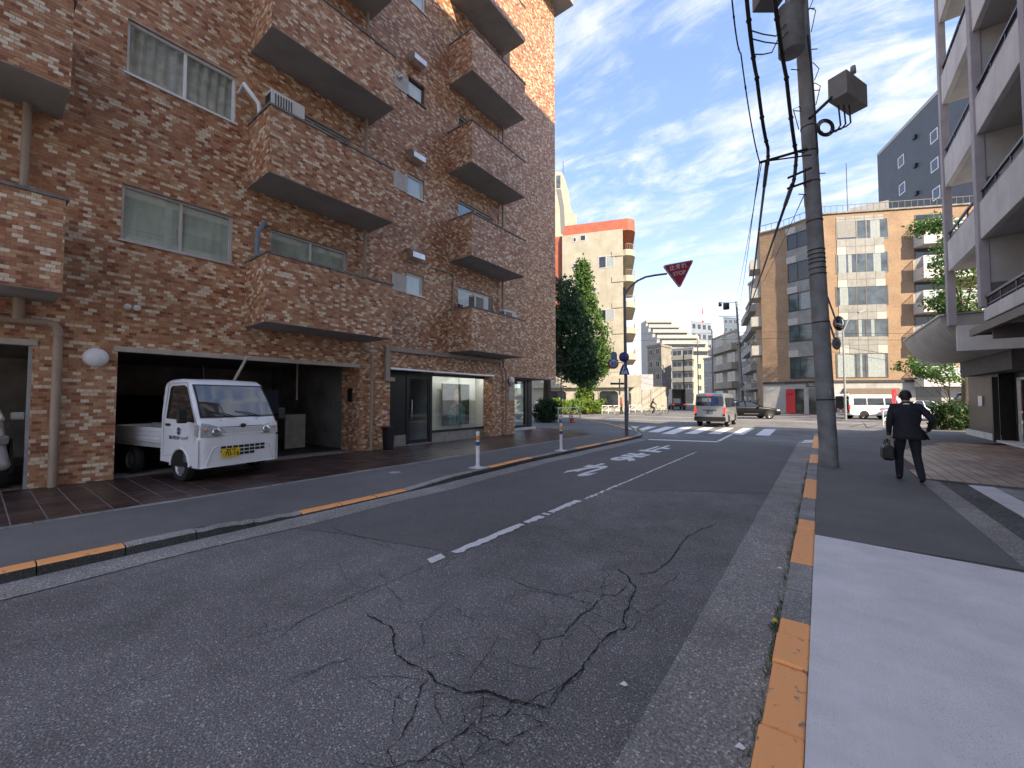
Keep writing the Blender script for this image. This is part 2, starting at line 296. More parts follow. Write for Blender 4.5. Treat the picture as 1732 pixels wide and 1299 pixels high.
        me = bpy.data.meshes.new(many); me.vertices.add(len(vs_)); me.vertices.foreach_set('co', vs_.ravel().astype(np.float32)); me.loops.add(fs.size); me.loops.foreach_set('vertex_index', fs.ravel().astype(np.int32))
        me.polygons.add(len(fs)); me.polygons.foreach_set('loop_start', (np.arange(len(fs))*4).astype(np.int32)); me.update(calc_edges=True)
        a = me.attributes.new('tint', 'FLOAT', 'FACE'); a.data.foreach_set('value', np.repeat(T, 5).astype(np.float32)); me.materials.append(matl); me.validate(); me.shade_flat()
        o = obj(many, me, parent); o['kind'] = 'stuff'; return o

# ================================================================ ground, road, pavements
def sheet(name, pts, z, m, parent=None, n=None):
    o = MB().add([(p[0], p[1], z if len(p) < 3 else p[2]) for p in pts], [tuple(range(len(pts)))]).build(name, m, parent, recalc=False)
    if not parent: o['kind'] = 'structure'
    return o
sheet('ground', [(-400, -400), (400, -400), (400, 400), (-400, 400)], -.012, ASPH2)
road = sheet('road', [(-6.6, -12), (-.5, -12), (-.5, 19.5), (3, 29), (40, 60), (20, 90), (-60, 70), (-40, 44), (-15, 29.2), (-8, 21.4), (-6.6, 19)], 0, ASPH)
tag(road, kind='structure')
# newer surfacing: left lane and everything past a ragged transverse joint
patch = [(-5.9, 2.3), (-4.6, 2.75), (-3.22, 3.1), (-3.2, 5.0), (-3.16, 6.9), (-2.0, 7.6), (-.75, 8.3), (-.75, 17.3), (-3.0, 18.2), (-6.0, 16.6), (-6.05, 9)]
sheet('road_patch', patch, .004, ASPH2, road)
def strip_pts(x0, x1, y0, y1): return [(x0, y0), (x1, y0), (x1, y1), (x0, y1)]
def mark(name, pts, m=PAINT, z=.008): return sheet(name, pts, z, m, road)
for i, (xa, xb, ya, yb, xc, xd) in enumerate([(-8.46, -8.1, 21.2, 23.6, -8.95, -8.5), (-7.74, -7.3, 20.7, 24.2, -8.2, -7.7), (-6.85, -6.33, 20.1, 24.6, -7.3, -6.76), (-5.98, -5.43, 19.45, 24.9, -6.48, -5.9),
        (-5.15, -4.62, 20.2, 25.4, -5.4, -4.85), (-4.26, -3.74, 20.75, 25.9, -4.4, -3.92), (-3.36, -2.84, 21.1, 26.1, -3.5, -2.93), (-2.38, -1.84, 21.2, 26.0, -2.48, -1.94)]):
    mark('crosswalk_stripe', [(xa, ya), (xb, ya+.08), (xd, yb+.05), (xc, yb)])
mark('stop_line', [(-5.55, 16.25), (-3.12, 16.95), (-3.16, 17.3), (-5.55, 16.58)])
mark('centre_line', [(-3.24, 17.4), (-3.12, 17.4), (-3.24, 21.4), (-3.36, 21.4)])
# centre dash: worn paint broken into flakes
def ragged(name, x0, x1, y0, y1, n, wear, z=.008):
    m = MB(); ys = np.linspace(y0, y1, n+1); a = [x0 + rng.uniform(-.012, .012)*wear for _ in ys]; b = [x1 + rng.uniform(-.03, .02)*wear for _ in ys]
    for i in range(n):
        if rng.random() < .10*wear: continue
        m.add([(a[i], ys[i], z), (b[i], ys[i], z), (b[i+1], ys[i+1], z), (a[i+1], ys[i+1], z)], [(0, 1, 2, 3)])
    return m.build(name, PAINT, road, recalc=False)
mark('centre_line', [(-3.22, 2.83), (-3.1, 2.78), (-3.1, 2.97), (-3.22, 3.02)])
ragged('centre_line', -3.18, -3.07, 3.12, 5.9, 36, 1.0); ragged('centre_line', -3.115, -3.06, 6.05, 7.4, 20, 1.3)
ragged('centre_line', -3.10, -3.055, 7.4, 13.4, 60, .5)
for ch, yc, hgt in (('れ', 8.65, 1.95), ('ま', 11.25, 1.9), ('止', 13.65, 2.1)):
    me = text_mesh(ch, 1.0, 0, bold=.045); c = np.array([v.co[:] for v in me.vertices]); lo, hi = c.min(0), c.max(0)
    me.transform(Matrix.Translation((-4.28, yc, .009)) @ Matrix.Diagonal((.66/(hi[0]-lo[0]), hgt/(hi[1]-lo[1]), 1, 1)) @ Matrix.Translation((-(lo[0]+hi[0])/2, -(lo[1]+hi[1])/2, 0)))
    me.materials.append(PAINT); o = obj('stop_lettering', me, road)
sheet('edge_line', [(-10.3, 24.9), (-10.0, 24.7), (-7.0, 20.4), (-7.25, 20.3)], .008, PAINTY, road)
sheet('edge_line', [(.2, 22.0), (.45, 21.9), (2.9, 29.0), (2.65, 29.1)], .008, PAINTY, road)
sheet('lane_line', [(-20, 39.5), (-20, 39.75), (12, 33.6), (12, 33.35)], .008, PAINT, road)
sheet('lane_line', [(-24, 33.6), (-24, 33.8), (-5, 30.6), (-5, 30.4)], .008, PAINT, road)
# cracks traced on the near surface, each a thin ragged ribbon coloured as the shade inside
CR = [[(415,455),(450,470),(500,510),(525,590),(560,625),(630,655),(660,690),(740,712),(805,705),(840,725),(900,745),(960,752),(1025,768)], [(630,660),(600,700),(585,760),(540,840),(500,890),(478,930)],
 [(1025,768),(1060,710),(1095,660),(1140,610),(1170,560),(1220,525),(1270,505),(1265,450),(1285,410),(1300,375),(1275,335),(1220,300)], [(960,600),(1000,545),(1060,530),(1110,480),(1160,440),(1190,400),(1240,405),(1275,362)],
 [(880,345),(930,370),(1000,385),(1090,405),(1175,430)], [(1280,330),(1355,325),(1410,290),(1440,240),(1465,210),(1510,185),(1560,165)], [(900,745),(870,800),(800,795),(755,830),(700,870),(630,915),(580,955)],
 [(1025,768),(1000,820),(930,840),(880,885),(820,865),(760,820)], [(630,915),(680,930),(720,955)], [(10,545),(160,505),(300,440),(440,380),(560,330),(640,290)], [(480,370),(520,400),(550,430)],
 [(310,180),(400,210),(460,235),(520,255),(560,262)], [(330,310),(370,360),(440,380)], [(960,185),(1030,215),(1110,235),(1200,255),(1270,260),(1410,270)], [(1310,165),(1400,180),(1465,210),(1520,225)], [(75,690),(110,740)],
 [(690,430),(740,455)], [(1370,375),(1430,350),(1450,325)], [(920,505),(970,515),(1000,545)], [(1030,620),(1060,655)], [(600,545),(625,575)]]
CRW = [1.25, .8, 1.2, .9, .7, 1.0, .8, .6, .8, .6, .45, .6, .4, .5, .4, .3, .3, .5, .4, .3, .3]
CRACK = mat('crack_shadow', (.012, .012, .012), .95, var=.1)
CRK = [([Vector(gnd(400 + x*.5196, 800 + y*.5196)) for x, y in pl], wd) for pl, wd in zip(CR, CRW)]
for P, wd in list(CRK):                       # hairline branches leaving the main cracks
    for k in range(int(len(P)*1.1)):
        i = rng.integers(0, len(P)-1); s0 = P[i].lerp(P[i+1], rng.random()); a = rng.uniform(0, 2*PI); q = [s0]
        for _ in range(rng.integers(2, 6)): a += rng.normal(0, .55); q.append(q[-1] + Vector((math.cos(a), math.sin(a), 0))*rng.uniform(.08, .22))
        if all(-5.2 < v.x < -.85 and v.y < 8 for v in q): CRK.append((q, rng.uniform(.22, .42)))
for k in range(34):                           # loose hairlines over the old surfacing
    s0 = Vector((rng.uniform(-4.8, -.9), rng.uniform(1.6, 7.2), 0)); a = rng.uniform(0, 2*PI); q = [s0]
    for _ in range(rng.integers(2, 6)): a += rng.normal(0, .5); q.append(q[-1] + Vector((math.cos(a), math.sin(a), 0))*rng.uniform(.08, .25))
    if all(-5.2 < v.x < -.85 and not (v.x < -3.2 and v.y > 2.2) for v in q): CRK.append((q, rng.uniform(.2, .4)))
for P, wd in CRK:
    pts = []
    for a, b in zip(P[:-1], P[1:]):
        k = max(3, int((b-a).length/.022))
        for i in range(k): pts.append(a.lerp(b, i/k))
    pts.append(P[-1]); j = Vector((0, 0, 0)); m = MB(); L_, R_ = [], []
    for i, p in enumerate(pts):
        j = j*.75 + Vector((rng.normal(0, .006), rng.normal(0, .006), 0)); t = (pts[min(i+1, len(pts)-1)] - pts[max(i-1, 0)]).normalized(); nrm = Vector((-t.y, t.x, 0))
        e = min(1, min(i, len(pts)-1-i)/5 + .15); ww = wd*e*.0046*rng.uniform(.2, 1.6); p = p + j; L_.append((p.x+nrm.x*ww, p.y+nrm.y*ww, .0065)); R_.append((p.x-nrm.x*ww, p.y-nrm.y*ww, .0065))
    k = len(pts); m.add(L_ + R_, [(i, i+1, k+i+1, k+i) for i in range(k-1)]); m.build('crack', CRACK, road, recalc=False)
# ---------------- right side: gutter, kerb stones, footway
gut = MB().grid(lambda u, v: (-.78 + .52*u + .08*v*(1-u), -3 + 22.3*v, .012 - .006*u + .004*math.sin(v*90+u*7)), 4, 120).build('gutter', GUTTER, recalc=False); gut['kind'] = 'structure'
m = MB(); pl = [Vector(gnd(400+x*.5196, 800+y*.5196)) for x, y in ((1355, 735), (1430, 780), (1500, 820))]
sheet('gutter_patch', [(-.62, 18.3), (-.2, 18.5), (-.2, 20.2), (-.55, 19.7)], .022, CONC, gut)
kerb = empty('kerb', label=None); kerb['kind'] = 'structure'
def yk(py): return float(gnd(1372, py, .1)[1])
marks_ = [(1700, 'o'), (1257, 'o'), (1138, 'o'), (1084, 'o'), (1057, 'g'), (1004, 'g'), (957, 'o'), (913, 'o'), (904, 'o'), (895, 'o'), (880, 'g'), (860, 'g'), (843, 'o'), (825, 'o'), (810, 'g'), (796, 'g'), (783, 'o'), (775, 'o'), (768, 'g'), (758, 'o'), (747, 'o'), (737, 'g'), (733, None)]
ks = [(-2.6, 'g'), (-1.9, 'g'), (-1.2, 'o'), (-.5, 'o'), (.2, 'o')] + [(yk(p) if p < 1600 else 1.4, c) for p, c in marks_]
for (a, c), (b, _) in zip(ks[:-1], ks[1:]):
    dz = rng.uniform(-.008, .006); dx = rng.uniform(-.008, .006); sk = rng.uniform(-.014, .014)
    mb = MB(); q = [(-.262+dx, a+.006+sk), (-.088+dx*.3, a+.006), (-.088+dx*.3, b-.006), (-.262+dx, b-.006+sk*.5)]
    mb.prism([(x, y, -.05) for x, y in q], (0, 0, .152+dz)); mb.build('kerb_stone', ORANGE if c == 'o' else KERBC, kerb, bevel=.014, seg=3)
sheet('footway', [(-.088, 5.78), (1.44, 5.72), (1.45, 12), (1.6, 16), (3.2, 20), (8, 24), (8, 34), (3.0, 29.2), (.7, 22.4), (-.088, 20.0)], .097, ASPHW)
sheet('footway_base', [(-.08, -6.2), (7.2, -6.2), (7.2, 20.5), (3.2, 20.1), (-.08, 19.9)], .088, CONCD)
slab = sheet('footway_slab', [(-.088, -6), (1.42, -6), (1.42, 5.62), (-.088, 5.78)], .101, SLABC)
sheet('drain_strip', [(1.42, -6), (1.72, -6), (1.72, 10.9), (1.45, 11.0)], .099, GUTTER)
sheet('verge', [(1.72, -6), (2.06, -6), (2.06, 10.8), (1.72, 10.9)], .094, asphalt('verge_asphalt', (.10, .10, .095), .5, 2.0, .35))
pale = empty('pale_strip'); pale['kind'] = 'structure'
for k in range(14):
    y0 = 10.72 - (k+1)*.62; MB().box(2.06, 2.36, y0+.004, y0+.616, .02, .108 + rng.uniform(-.002, .002)).build('slab', CONC, pale, bevel=.004)
sheet('forecourt_concrete', [(2.36, -6), (7, -6), (7, 10.6), (2.36, 10.75)], .0965, CONCD)
plaza = sheet('plaza', [(1.45, 11.02), (2.4, 10.76), (7, 10.62), (7, 20.6), (3.3, 20.2), (1.62, 16), (1.45, 12)], .1005, mat('plaza_mortar', (.13, .10, .08), .9, var=.2, scale=6))
PLZ = ramp_tint('plaza_tile', [(0, (.25, .13, .09)), (.35, (.33, .22, .16)), (.7, (.43, .335, .26)), (1, (.52, .43, .35))], .5, .2, interp='LINEAR', grime=.35)
T = Tiles(); gx = 1.48
while gx < 6.6:
    gy = 11.12 - .12*min(1, gx-1.4) - .03*max(0, gx-2.4)
    while gy < 20.2:
        xl = 1.46 if gy < 12 else 1.62 if gy < 16 else 1.62 + (gy-16)*.4
        if gx >= xl - .02:
            red = max(0, min(1, (gx-2.0)/2.5)); T.add(np.array((gx, gy, .1005)), np.array((1., 0, 0)), np.array((0, 1., 0)), .186, .388, True, float(np.clip(rng.normal(.72-.5*red, .13), 0, .999)))  # redder to the right; paler left tiles carry reflected light in their tint
        gy += .4
    gx += .205
T.build('paving_tile', 'paving_tiles', PLZ, plaza, .006)
# ---------------- left side: gutter, kerb, footway, pale edging, tiled forecourt
def xk(y): return -5.75 if y < 5 else -5.75 - .22*min(1, (y-5)/3.5)
def sm(a, b, x): t = min(1, max(0, (x-a)/(b-a))); return t*t*(3-2*t)
def hk(y): return .115 - .062*sm(1.7, 2.7, y) + .062*sm(4.7, 5.6, y)
g2 = MB().grid(lambda u, v: (xk(-8+24.3*v) - .01 + .42*u + .03*math.sin(v*60)*u, -8+24.3*v, .012 - .004*u), 3, 110).build('gutter', GUTTER, recalc=False); g2['kind'] = 'structure'
kb = empty('kerb'); kb['kind'] = 'structure'
path = [(xk(y), y) for y in np.arange(-8, 15.7, .6)] + [(-6.0, 15.9), (-6.02, 16.5), (-6.08, 17.1), (-6.22, 17.6), (-6.5, 18.25), (-6.85, 18.85), (-7.3, 19.5), (-7.9, 20.3), (-8.6, 21.3), (-9.5, 22.5), (-10.6, 23.9), (-12, 25.5), (-13.5, 27.1), (-15, 28.6), (-18, 31), (-22, 34)]
def okerb(y): return y < .95 or 2.62 < y < 4.3 or 6.9 < y < 8.7 or 11 < y < 12.9 or 13.8 < y < 16.2 or y > 20.5
KW = .16
for i, (a, b) in enumerate(zip(path[:-1], path[1:])):
    A, B = Vector((*a, 0)), Vector((*b, 0)); t = (B-A).normalized(); n = Vector((-t.y, t.x, 0)); A2, B2 = A + t*.005, B - t*.005
    ya = (a[1]+b[1])/2; orange = okerb(ya); mb = MB(); h0, h1 = hk(a[1]), hk(b[1]); rough_ = 1.7 < ya < 2.7
    seg = 6; dz = [rng.uniform(-.012, .008) if rough_ else rng.uniform(-.002, .002) for _ in range(seg+1)]
    def PT(u, wv, zz_): p = A2.lerp(B2, u) + n*wv; return (p.x, p.y, zz_)
    vs_ = []
    for k in range(seg+1):
        u = k/seg; h = h0 + (h1-h0)*u + dz[k]; sw = rng.uniform(0, .012) if rough_ else 0
        vs_ += [PT(u, 0, -.05), PT(u, .012 + sw, h-.018), PT(u, .032 + sw, h), PT(u, KW, h), PT(u, KW, -.05)]
    fs = [(k*5+j, (k+1)*5+j, (k+1)*5+j+1, k*5+j+1) for k in range(seg) for j in range(4)] + [(0, 1, 2, 3, 4), tuple(seg*5+j for j in range(5))]
    mb.add(vs_, fs)
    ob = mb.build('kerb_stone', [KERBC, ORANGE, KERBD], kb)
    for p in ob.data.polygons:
        if p.normal.z < .6: p.material_index = 2  # upright faces take the darker kerb colour
    if orange:
        for p in ob.data.polygons:
            if p.normal.z > .6: p.material_index = 1
def fz(y, u): return hk(y) + (.1 - hk(y))*sm(0, .6, u) - .003
fw = MB().grid(lambda u, v: (xk(-8+24*v) - KW + (-7.72 - xk(-8+24*v) + KW)*u, -8+24*v, fz(-8+24*v, u)), 8, 110).build('footway', ASPHW, recalc=False); fw['kind'] = 'structure'
sheet('footway_corner', [(-6.13, 16), (-6.16, 16.6), (-6.22, 17.2), (-6.36, 17.7), (-6.64, 18.32), (-7, 18.95), (-7.43, 19.6), (-8.03, 20.4), (-8.73, 21.4), (-9.63, 22.6), (-10.72, 24), (-12.1, 25.6), (-13.6, 27.25), (-15.1, 28.75), (-18, 31.2), (-22, 34.2), (-30, 34), (-30, 18.2), (-10.8, 18.2), (-7.72, 16)], .0985, ASPHW)
ed = empty('edging'); ed['kind'] = 'structure'
for k in range(36):
    y0 = -5.5 + k*.6; MB().box(-7.83, -7.72, y0+.003, y0+.597, 0, .106 + rng.uniform(-.002, .003)).build('edging_stone', CONCD, ed, bevel=.006)
fore = sheet('forecourt', [(-7.83, -6), (-7.83, 16.1), (-9.4, 18.4), (-10.8, 18.4), (-12.4, 18.4), (-12.4, 14.4), (-11.6, 14.4), (-11.6, -6)], .092, mat('forecourt_mortar', (.34, .30, .27), .9, var=.2, scale=7))
FT = ramp_tint('forecourt_tile', [(0, (.035, .022, .02)), (.4, (.065, .038, .032)), (.75, (.095, .055, .044)), (1, (.13, .08, .065))], .38, .3, interp='LINEAR', grime=.3, spec=.5)
T = Tiles(); gx = -7.84
while gx > -12.2:
    gx -= .303; gy = -3.0
    while gy < 18.3:
        inside = gx > -10.95 or gy > 14.4
        if inside and gy < 16.0 - (-7.9-gx)*-1.0*.0 + max(0, (-7.9-gx))*1.35: T.add(np.array((gx, gy, .092)), np.array((1., 0, 0)), np.array((0, 1., 0)), .288, .288, True, float(np.clip(rng.normal(.42, .22), 0, .999)))
        gy += .303
T.build('paving_tile', 'paving_tiles', FT, fore, .006)
for lab, px, py in (('small white scrap of paper lying in the gutter by the weeds', 1319, 961), ('tiny pale leaf lying on the gutter concrete near the orange kerb', 1252, 1264), ('little white chip of litter on the road near the gutter edge', 1055, 1158)):
    p = Vector(gnd(px, py, .016)); q = MB().add([(p.x+dx*.022, p.y+dy*.022, p.z+dz*.01) for dx, dy, dz in ((-1, -.4, 0), (.6, -.8, .6), (1, .5, .1), (-.3, .9, .8))], [(0, 1, 2), (0, 2, 3)]).build('litter', WHITE, recalc=False); tag(q, lab, 'litter')
mh = Vector(gnd(668, 799, .1)); MB().lathe([(0, .006), (.11, .006), (.12, 0)], mh + Vector((0, 0, -.001))).build('drain_cover', KERBC, fw)
# ================================================================ brick apartment building on the left
_obj0 = obj; WORLD = set()
def obj(name, me, parent=None, bevel=0, seg=2):
    o = _obj0(name, me, parent, bevel, seg)
    if parent is not None and parent.name in WORLD: o.matrix_parent_inverse = parent.matrix_basis.inverted()
    return o
def wempty(name, loc, label, cat, group=None):          # children are given in world coordinates
    e = empty(name, loc, 0, label, cat, group); e.matrix_basis = Matrix.Translation(loc); WORLD.add(e.name); return e
def holed(mb, to, u0, u1, v0, v1, holes, mi=None):      # wall slab made of the cells between openings; to(u,v,side)
    us = sorted({u0, u1, *[min(max(h[0], u0), u1) for h in holes], *[min(max(h[1], u0), u1) for h in holes]}); vs_ = sorted({v0, v1, *[min(max(h[2], v0), v1) for h in holes], *[min(max(h[3], v0), v1) for h in holes]})
    for a, b in zip(us[:-1], us[1:]):
        for c, d in zip(vs_[:-1], vs_[1:]):
            if b-a < 1e-6 or d-c < 1e-6 or any(h[0] < (a+b)/2 < h[1] and h[2] < (c+d)/2 < h[3] for h in holes): continue
            q = [to(a, c, 0), to(b, c, 0), to(b, d, 0), to(a, d, 0), to(a, c, 1), to(b, c, 1), to(b, d, 1), to(a, d, 1)]
            mb.add(q, [(0, 3, 2, 1), (4, 5, 6, 7), (0, 1, 5, 4), (1, 2, 6, 5), (2, 3, 7, 6), (3, 0, 4, 7)], mi=mi)
XF = -10.8; PW, PH = .1135, .0625
MORT = mat('tile_mortar', (.46, .34, .26), .9, var=.15, scale=8)
BRK = ramp_tint('facade_tile', [(0, (.27, .10, .05)), (.09, (.39, .175, .09)), (.34, (.47, .235, .125)), (.58, (.54, .305, .17)), (.74, (.60, .40, .25)), (.82, (.72, .57, .41)), (.93, (.78, .65, .49))], .42, .12, .45, grime=.16)
SOFF = mat('soffit_paint', (.34, .33, .32), .75, var=.1, scale=1.5)
COPE = mat('coping_concrete', (.22, .21, .2), .8, var=.25, scale=6)
PIPE = mat('tan_pipe', (.36, .27, .2), .5, var=.1)
DUCT = mat('tan_duct', (.36, .31, .26), .5, var=.08)
LINT = mat('lintel_metal', (.50, .45, .38), .45, .2, var=.1)
B = wempty('brick_apartment_building', (-16, 6, .1), 'tall brick-tiled apartment building with projecting balconies over a garage and shop', 'building')
FLO = 3.335
holes = [(1.67, 6.86, -1, 2.62), (-6, .6, -1, 2.62), (7.92, 12.92, -1, 2.58), (14.47, 18.05, -1, 2.6)]
for k in range(3): holes += [(1.65, 3.53, 4.75 + FLO*k, 5.86 + FLO*k)]
for k in range(5): holes += [(4.35, 6.41, 3.5 + FLO*k, 5.86 + FLO*k), (10.92, 12.94, 3.5 + FLO*k, 5.86 + FLO*k), (8.51, 9.24, 5.13 + FLO*k, 5.83 + FLO*k)]
for k in range(2): holes += [(-1.9, .05, 3.5 + FLO*k, 5.86 + FLO*k)]
mb = MB(); holed(mb, lambda u, v, s: (XF - .25*s, u, v), -6, 18, .05, 22.4, holes)
wall = mb.build('facade_wall', MORT, B)
mb = MB(); mb.box(-22, XF-.002, 17.75, 17.99, 2.6, 22.4); mb.box(-22, -21.8, -6, 17.75, .05, 22.4); mb.box(-21.8, XF-.25, -6, -5.8, 2.75, 22.4); mb.build('side_walls', MORT, B)
mb = MB(); mb.box(-21.7, -11.35, -5.7, 17.7, 2.85, 22.3); mb.build('interior_core', DARKIN, B)
mb = MB(); mb.box(-22.4, -9.95, -6.5, 18.55, 22.4, 22.85); mb.build('roof', SOFF, B)
T = Tiles(); tint = lambda r: float(r)
T.wall((XF, 0, 0), (0, 1, 0), (0, 0, 1), -5, 18, .1, 22.4, PW, PH, .007, holes, tint)
# reveals (faces turned towards the road end)
T.wall((0, 6.86, 0), (1, 0, 0), (0, 0, 1), -11.75, XF, .1, 2.55, PW, PH, .007, [], tint)
T.wall((0, 12.92, 0), (1, 0, 0), (0, 0, 1), -11.24, XF, .1, 2.58, PW, PH, .007, [], tint)
mb = MB(); mb.box(-11.75, XF-.25, 6.865, 7.9, .05, 2.62); mb.box(-11.75, XF-.25, .62, 1.65, .05, 2.62); mb.box(-11.3, XF-.25, 12.925, 14.46, .05, 2.6); mb.build('pier_backs', MORT, B)
# balconies
XB = -9.62; BAL = []
def balcony(y0, y1, z0, z1, par=B):
    b = MB(); t = .13
    b.box(XF+.003, XB, y0, y1, z0+.002, z0+.16); b.box(XB-t, XB, y0, y1, z0+.162, z1); b.box(XF+.003, XB-t, y0, y0+t, z0+.162, z1); b.box(XF+.003, XB-t, y1-t, y1, z0+.162, z1)
    o = b.build('balcony', SOFF, par)
    c = MB(); c.box(XB-t-.02, XB+.03, y0-.03, y1+.03, z1+.002, z1+.05); c.box(XF+.004, XB-t-.022, y0-.03, y0+t+.02, z1+.002, z1+.05); c.box(XF+.004, XB-t-.022, y1-t-.02, y1+.03, z1+.002, z1+.05); c.build('coping', COPE, o)
    T.wall((XB, 0, 0), (0, 1, 0), (0, 0, 1), y0, y1, z0+.01, z1-.005, PW, PH, .007, [], tint); T.wall((0, y0, 0), (1, 0, 0), (0, 0, 1), XF+.01, XB+.008, z0+.01, z1-.005, PW, PH, .007, [], tint)
    BAL.append(o); return o
for k in range(5):
    z = 3.32 + FLO*k; balcony(3.81, 7.1, z, z+1.52); balcony(10.38, 13.62, z, z+1.50)
    if k < 2: balcony(-2.4, .82, z, z+1.5)
T.build('brick', 'bricks', BRK, wall, .005, uneven=.0006)
# windows: frame part with panes and a curtain as sub-parts
WFR = mat('window_aluminium', (.66, .65, .64), .35, .5, var=.06); WFRD = mat('bronze_frame', (.10, .085, .075), .4, .4, var=.1)
BLIND = mat('beige_blind', (.68, .65, .55), .8, var=.1, scale=2); CURT2 = mat('lace_curtain', (.70, .62, .55), .85, var=.2, scale=5)
def window(y0, y1, z0, z1, panes=2, fm=WFR, cm=None, x=XF-.07, fw_=.045, sill=False, wavy=.02, par=B, cov=1.0):
    b = MB(); d = .07
    for a in ((y0, y1, z0, z0+fw_), (y0, y1, z1-fw_, z1), (y0, y0+fw_, z0+fw_, z1-fw_), (y1-fw_, y1, z0+fw_, z1-fw_)): b.box(x-d, x, a[0], a[1], a[2], a[3])
    for k in range(1, panes):
        yc = y0 + (y1-y0)*k/panes; b.box(x-d+.01, x-.008, yc-fw_*.6, yc+fw_*.6, z0+fw_, z1-fw_)
    if sill: b.box(x, XF+.05, y0-.04, y1+.04, z0-.045, z0-.002)
    o = b.build('window', fm, par)
    for k in range(panes):
        ya, yb = y0 + (y1-y0)*k/panes + fw_*.6, y0 + (y1-y0)*(k+1)/panes - fw_*.6; xx = x - .03 - .018*(k % 2)
        MB().box(xx-.004, xx, ya, yb, z0+fw_*.9, z1-fw_*.9).build('pane', GLASSW, o)
    if cm:
        MB().grid(lambda u, v: (x-.085-wavy + wavy*math.sin(u*(y1-y0)*34 + .8*math.sin(v*5)) + .5*wavy*math.sin(u*71), y0+.02+(y1-y0-.04)*u*cov, z0+.02+(z1-z0-.04)*v), 70, 3).build('curtain', cm, o, recalc=False)
    return o
window(1.65, 3.53, 4.75, 5.86, 2, WFR, BLIND, sill=True, wavy=.004)
window(1.65, 3.53, 4.75+FLO, 5.86+FLO, 2, WHITE, CURT2, sill=True, wavy=.03); window(1.65, 3.53, 4.75+2*FLO, 5.86+2*FLO, 2, WFR, CURT2)
for k in range(5):
    window(4.35, 6.41, 3.5+FLO*k, 5.86+FLO*k, 2, WFR, BLIND if k == 0 else CURT2, wavy=.006 if k == 0 else .03)
    window(10.92, 12.94, 3.5+FLO*k, 5.86+FLO*k, 2, WFR, CURT if k > 1 else None, wavy=.03)
    window(8.51, 9.24, 5.13+FLO*k, 5.83+FLO*k, 1, WHITE if k != 2 else WFRD, BLIND, sill=True, fw_=.06)
    if k < 2: window(-1.9, .05, 3.5+FLO*k, 5.86+FLO*k, 2, WHITE, CURT2)
    # cover panel beside the small window and vent hood above it
    MB().box(XF+.011, XF+.03, 7.93, 8.50, 5.10+FLO*k, 5.66+FLO*k).build('cover_panel', mat('cover_panel_paint%d' % k, (.52, .50, .47), .6, var=.08, streak=.2), B, bevel=.005)
    z = 6.24 + FLO*k; h = MB(); h.prism([(XF+.011, 8.5, z), (XF+.34, 8.5, z+.02), (XF+.34, 8.5, z+.2), (XF+.22, 8.5, z+.34), (XF+.011, 8.5, z+.37)], (0, .52, 0)); h.build('vent_hood', METAL, B, bevel=.01)
    if k < 4:
        MB().tube([(XF+.16, 6.86, 4.86+FLO*k), (XF+.16, 6.86, 6.64+FLO*k)], .05, 10).build('drain_pipe', PIPE, B)
        MB().tube([(XF+.16, 13.42, 4.86+FLO*k), (XF+.16, 13.42, 6.64+FLO*k)], .05, 10).build('drain_pipe', PIPE, B)
MB().lathe([(0, .16), (.05, .16), (.055, .1), (.08, .09), (.08, 0)], (XF+.03, 8.12, 5.46+FLO*2), (1, 0, 0)).build('vent_cap', METAL, B)
# pipes
MB().tube([(XF+.13, -.6, 2.95), (XF+.13, .74, 2.95), (XF+.13, .83, 2.93), (XF+.13, .87, 2.86), (XF+.13, .88, 2.7), (XF+.13, .88, .1)], .062, 12).build('drain_pipe', PIPE, B)
MB().tube([(XF+.13, .88, 2.82), (XF+.13, .88, 2.72)], .074, 12).build('pipe_collar', PIPE, B)
MB().tube([(XF+.16, .42, 3.32), (XF+.16, .42, 2.95)], .07, 10).build('drain_pipe', PIPE, B); MB().tube([(XF+.16, .42, 4.86), (XF+.16, .42, 6.65)], .055, 10).build('drain_pipe', PIPE, B)
MB().tube([(XF+.12, 6.84, 3.3), (XF+.12, 6.86, 3.12), (XF+.12, 6.95, 3.06), (XF+.12, 7.08, 3.05), (XF+.12, 7.16, 2.98), (XF+.12, 7.18, 2.85), (XF+.12, 7.18, .1)], .05, 12).build('drain_pipe', PIPE, B)
MB().tube([(XF+.12, 13.5, 3.3), (XF+.12, 13.52, 2.98), (XF+.12, 13.66, 2.9), (XF+.12, 13.72, 2.6), (XF+.12, 13.72, .1)], .045, 10).build('drain_pipe', PIPE, B)
d = MB(); d.box(XF+.011, XF+.12, 7.67, 7.83, 2.18, 3.27); d.box(XF+.011, XF+.118, 7.83, 13.45, 3.13, 3.27); d.box(XF+.011, XF+.118, 7.83, 8.02, 2.18, 2.31); d.build('cable_duct', DUCT, B, bevel=.012)
MB().tube([(XF+.04, 9.75, 6.25), (XF+.04, 10.5, 6.25), (XF+.04, 10.62, 6.2), (XF+.04, 10.62, 4.86)], .03, 8).build('conduit', DUCT, B)
MB().tube([(-10.75, 3.6, 8.86), (-10.3, 3.52, 8.78), (-10.28, 3.82, 8.5), (-10.28, 3.86, 8.2)], .05, 10).build('exhaust_pipe', WHITE, B)
MB().tube([(-10.75, 4.2, 5.86), (-10.4, 4.06, 5.80), (-10.4, 3.92, 5.55), (-10.4, 3.9, 5.4), (-10.4, 3.9, 4.7)], .05, 10).build('exhaust_pipe', mat('blue_grey_pipe', (.16, .22, .28), .5, var=.1), B)
GLOBE = mat('opal_globe', (.78, .78, .82), .18, var=.03)
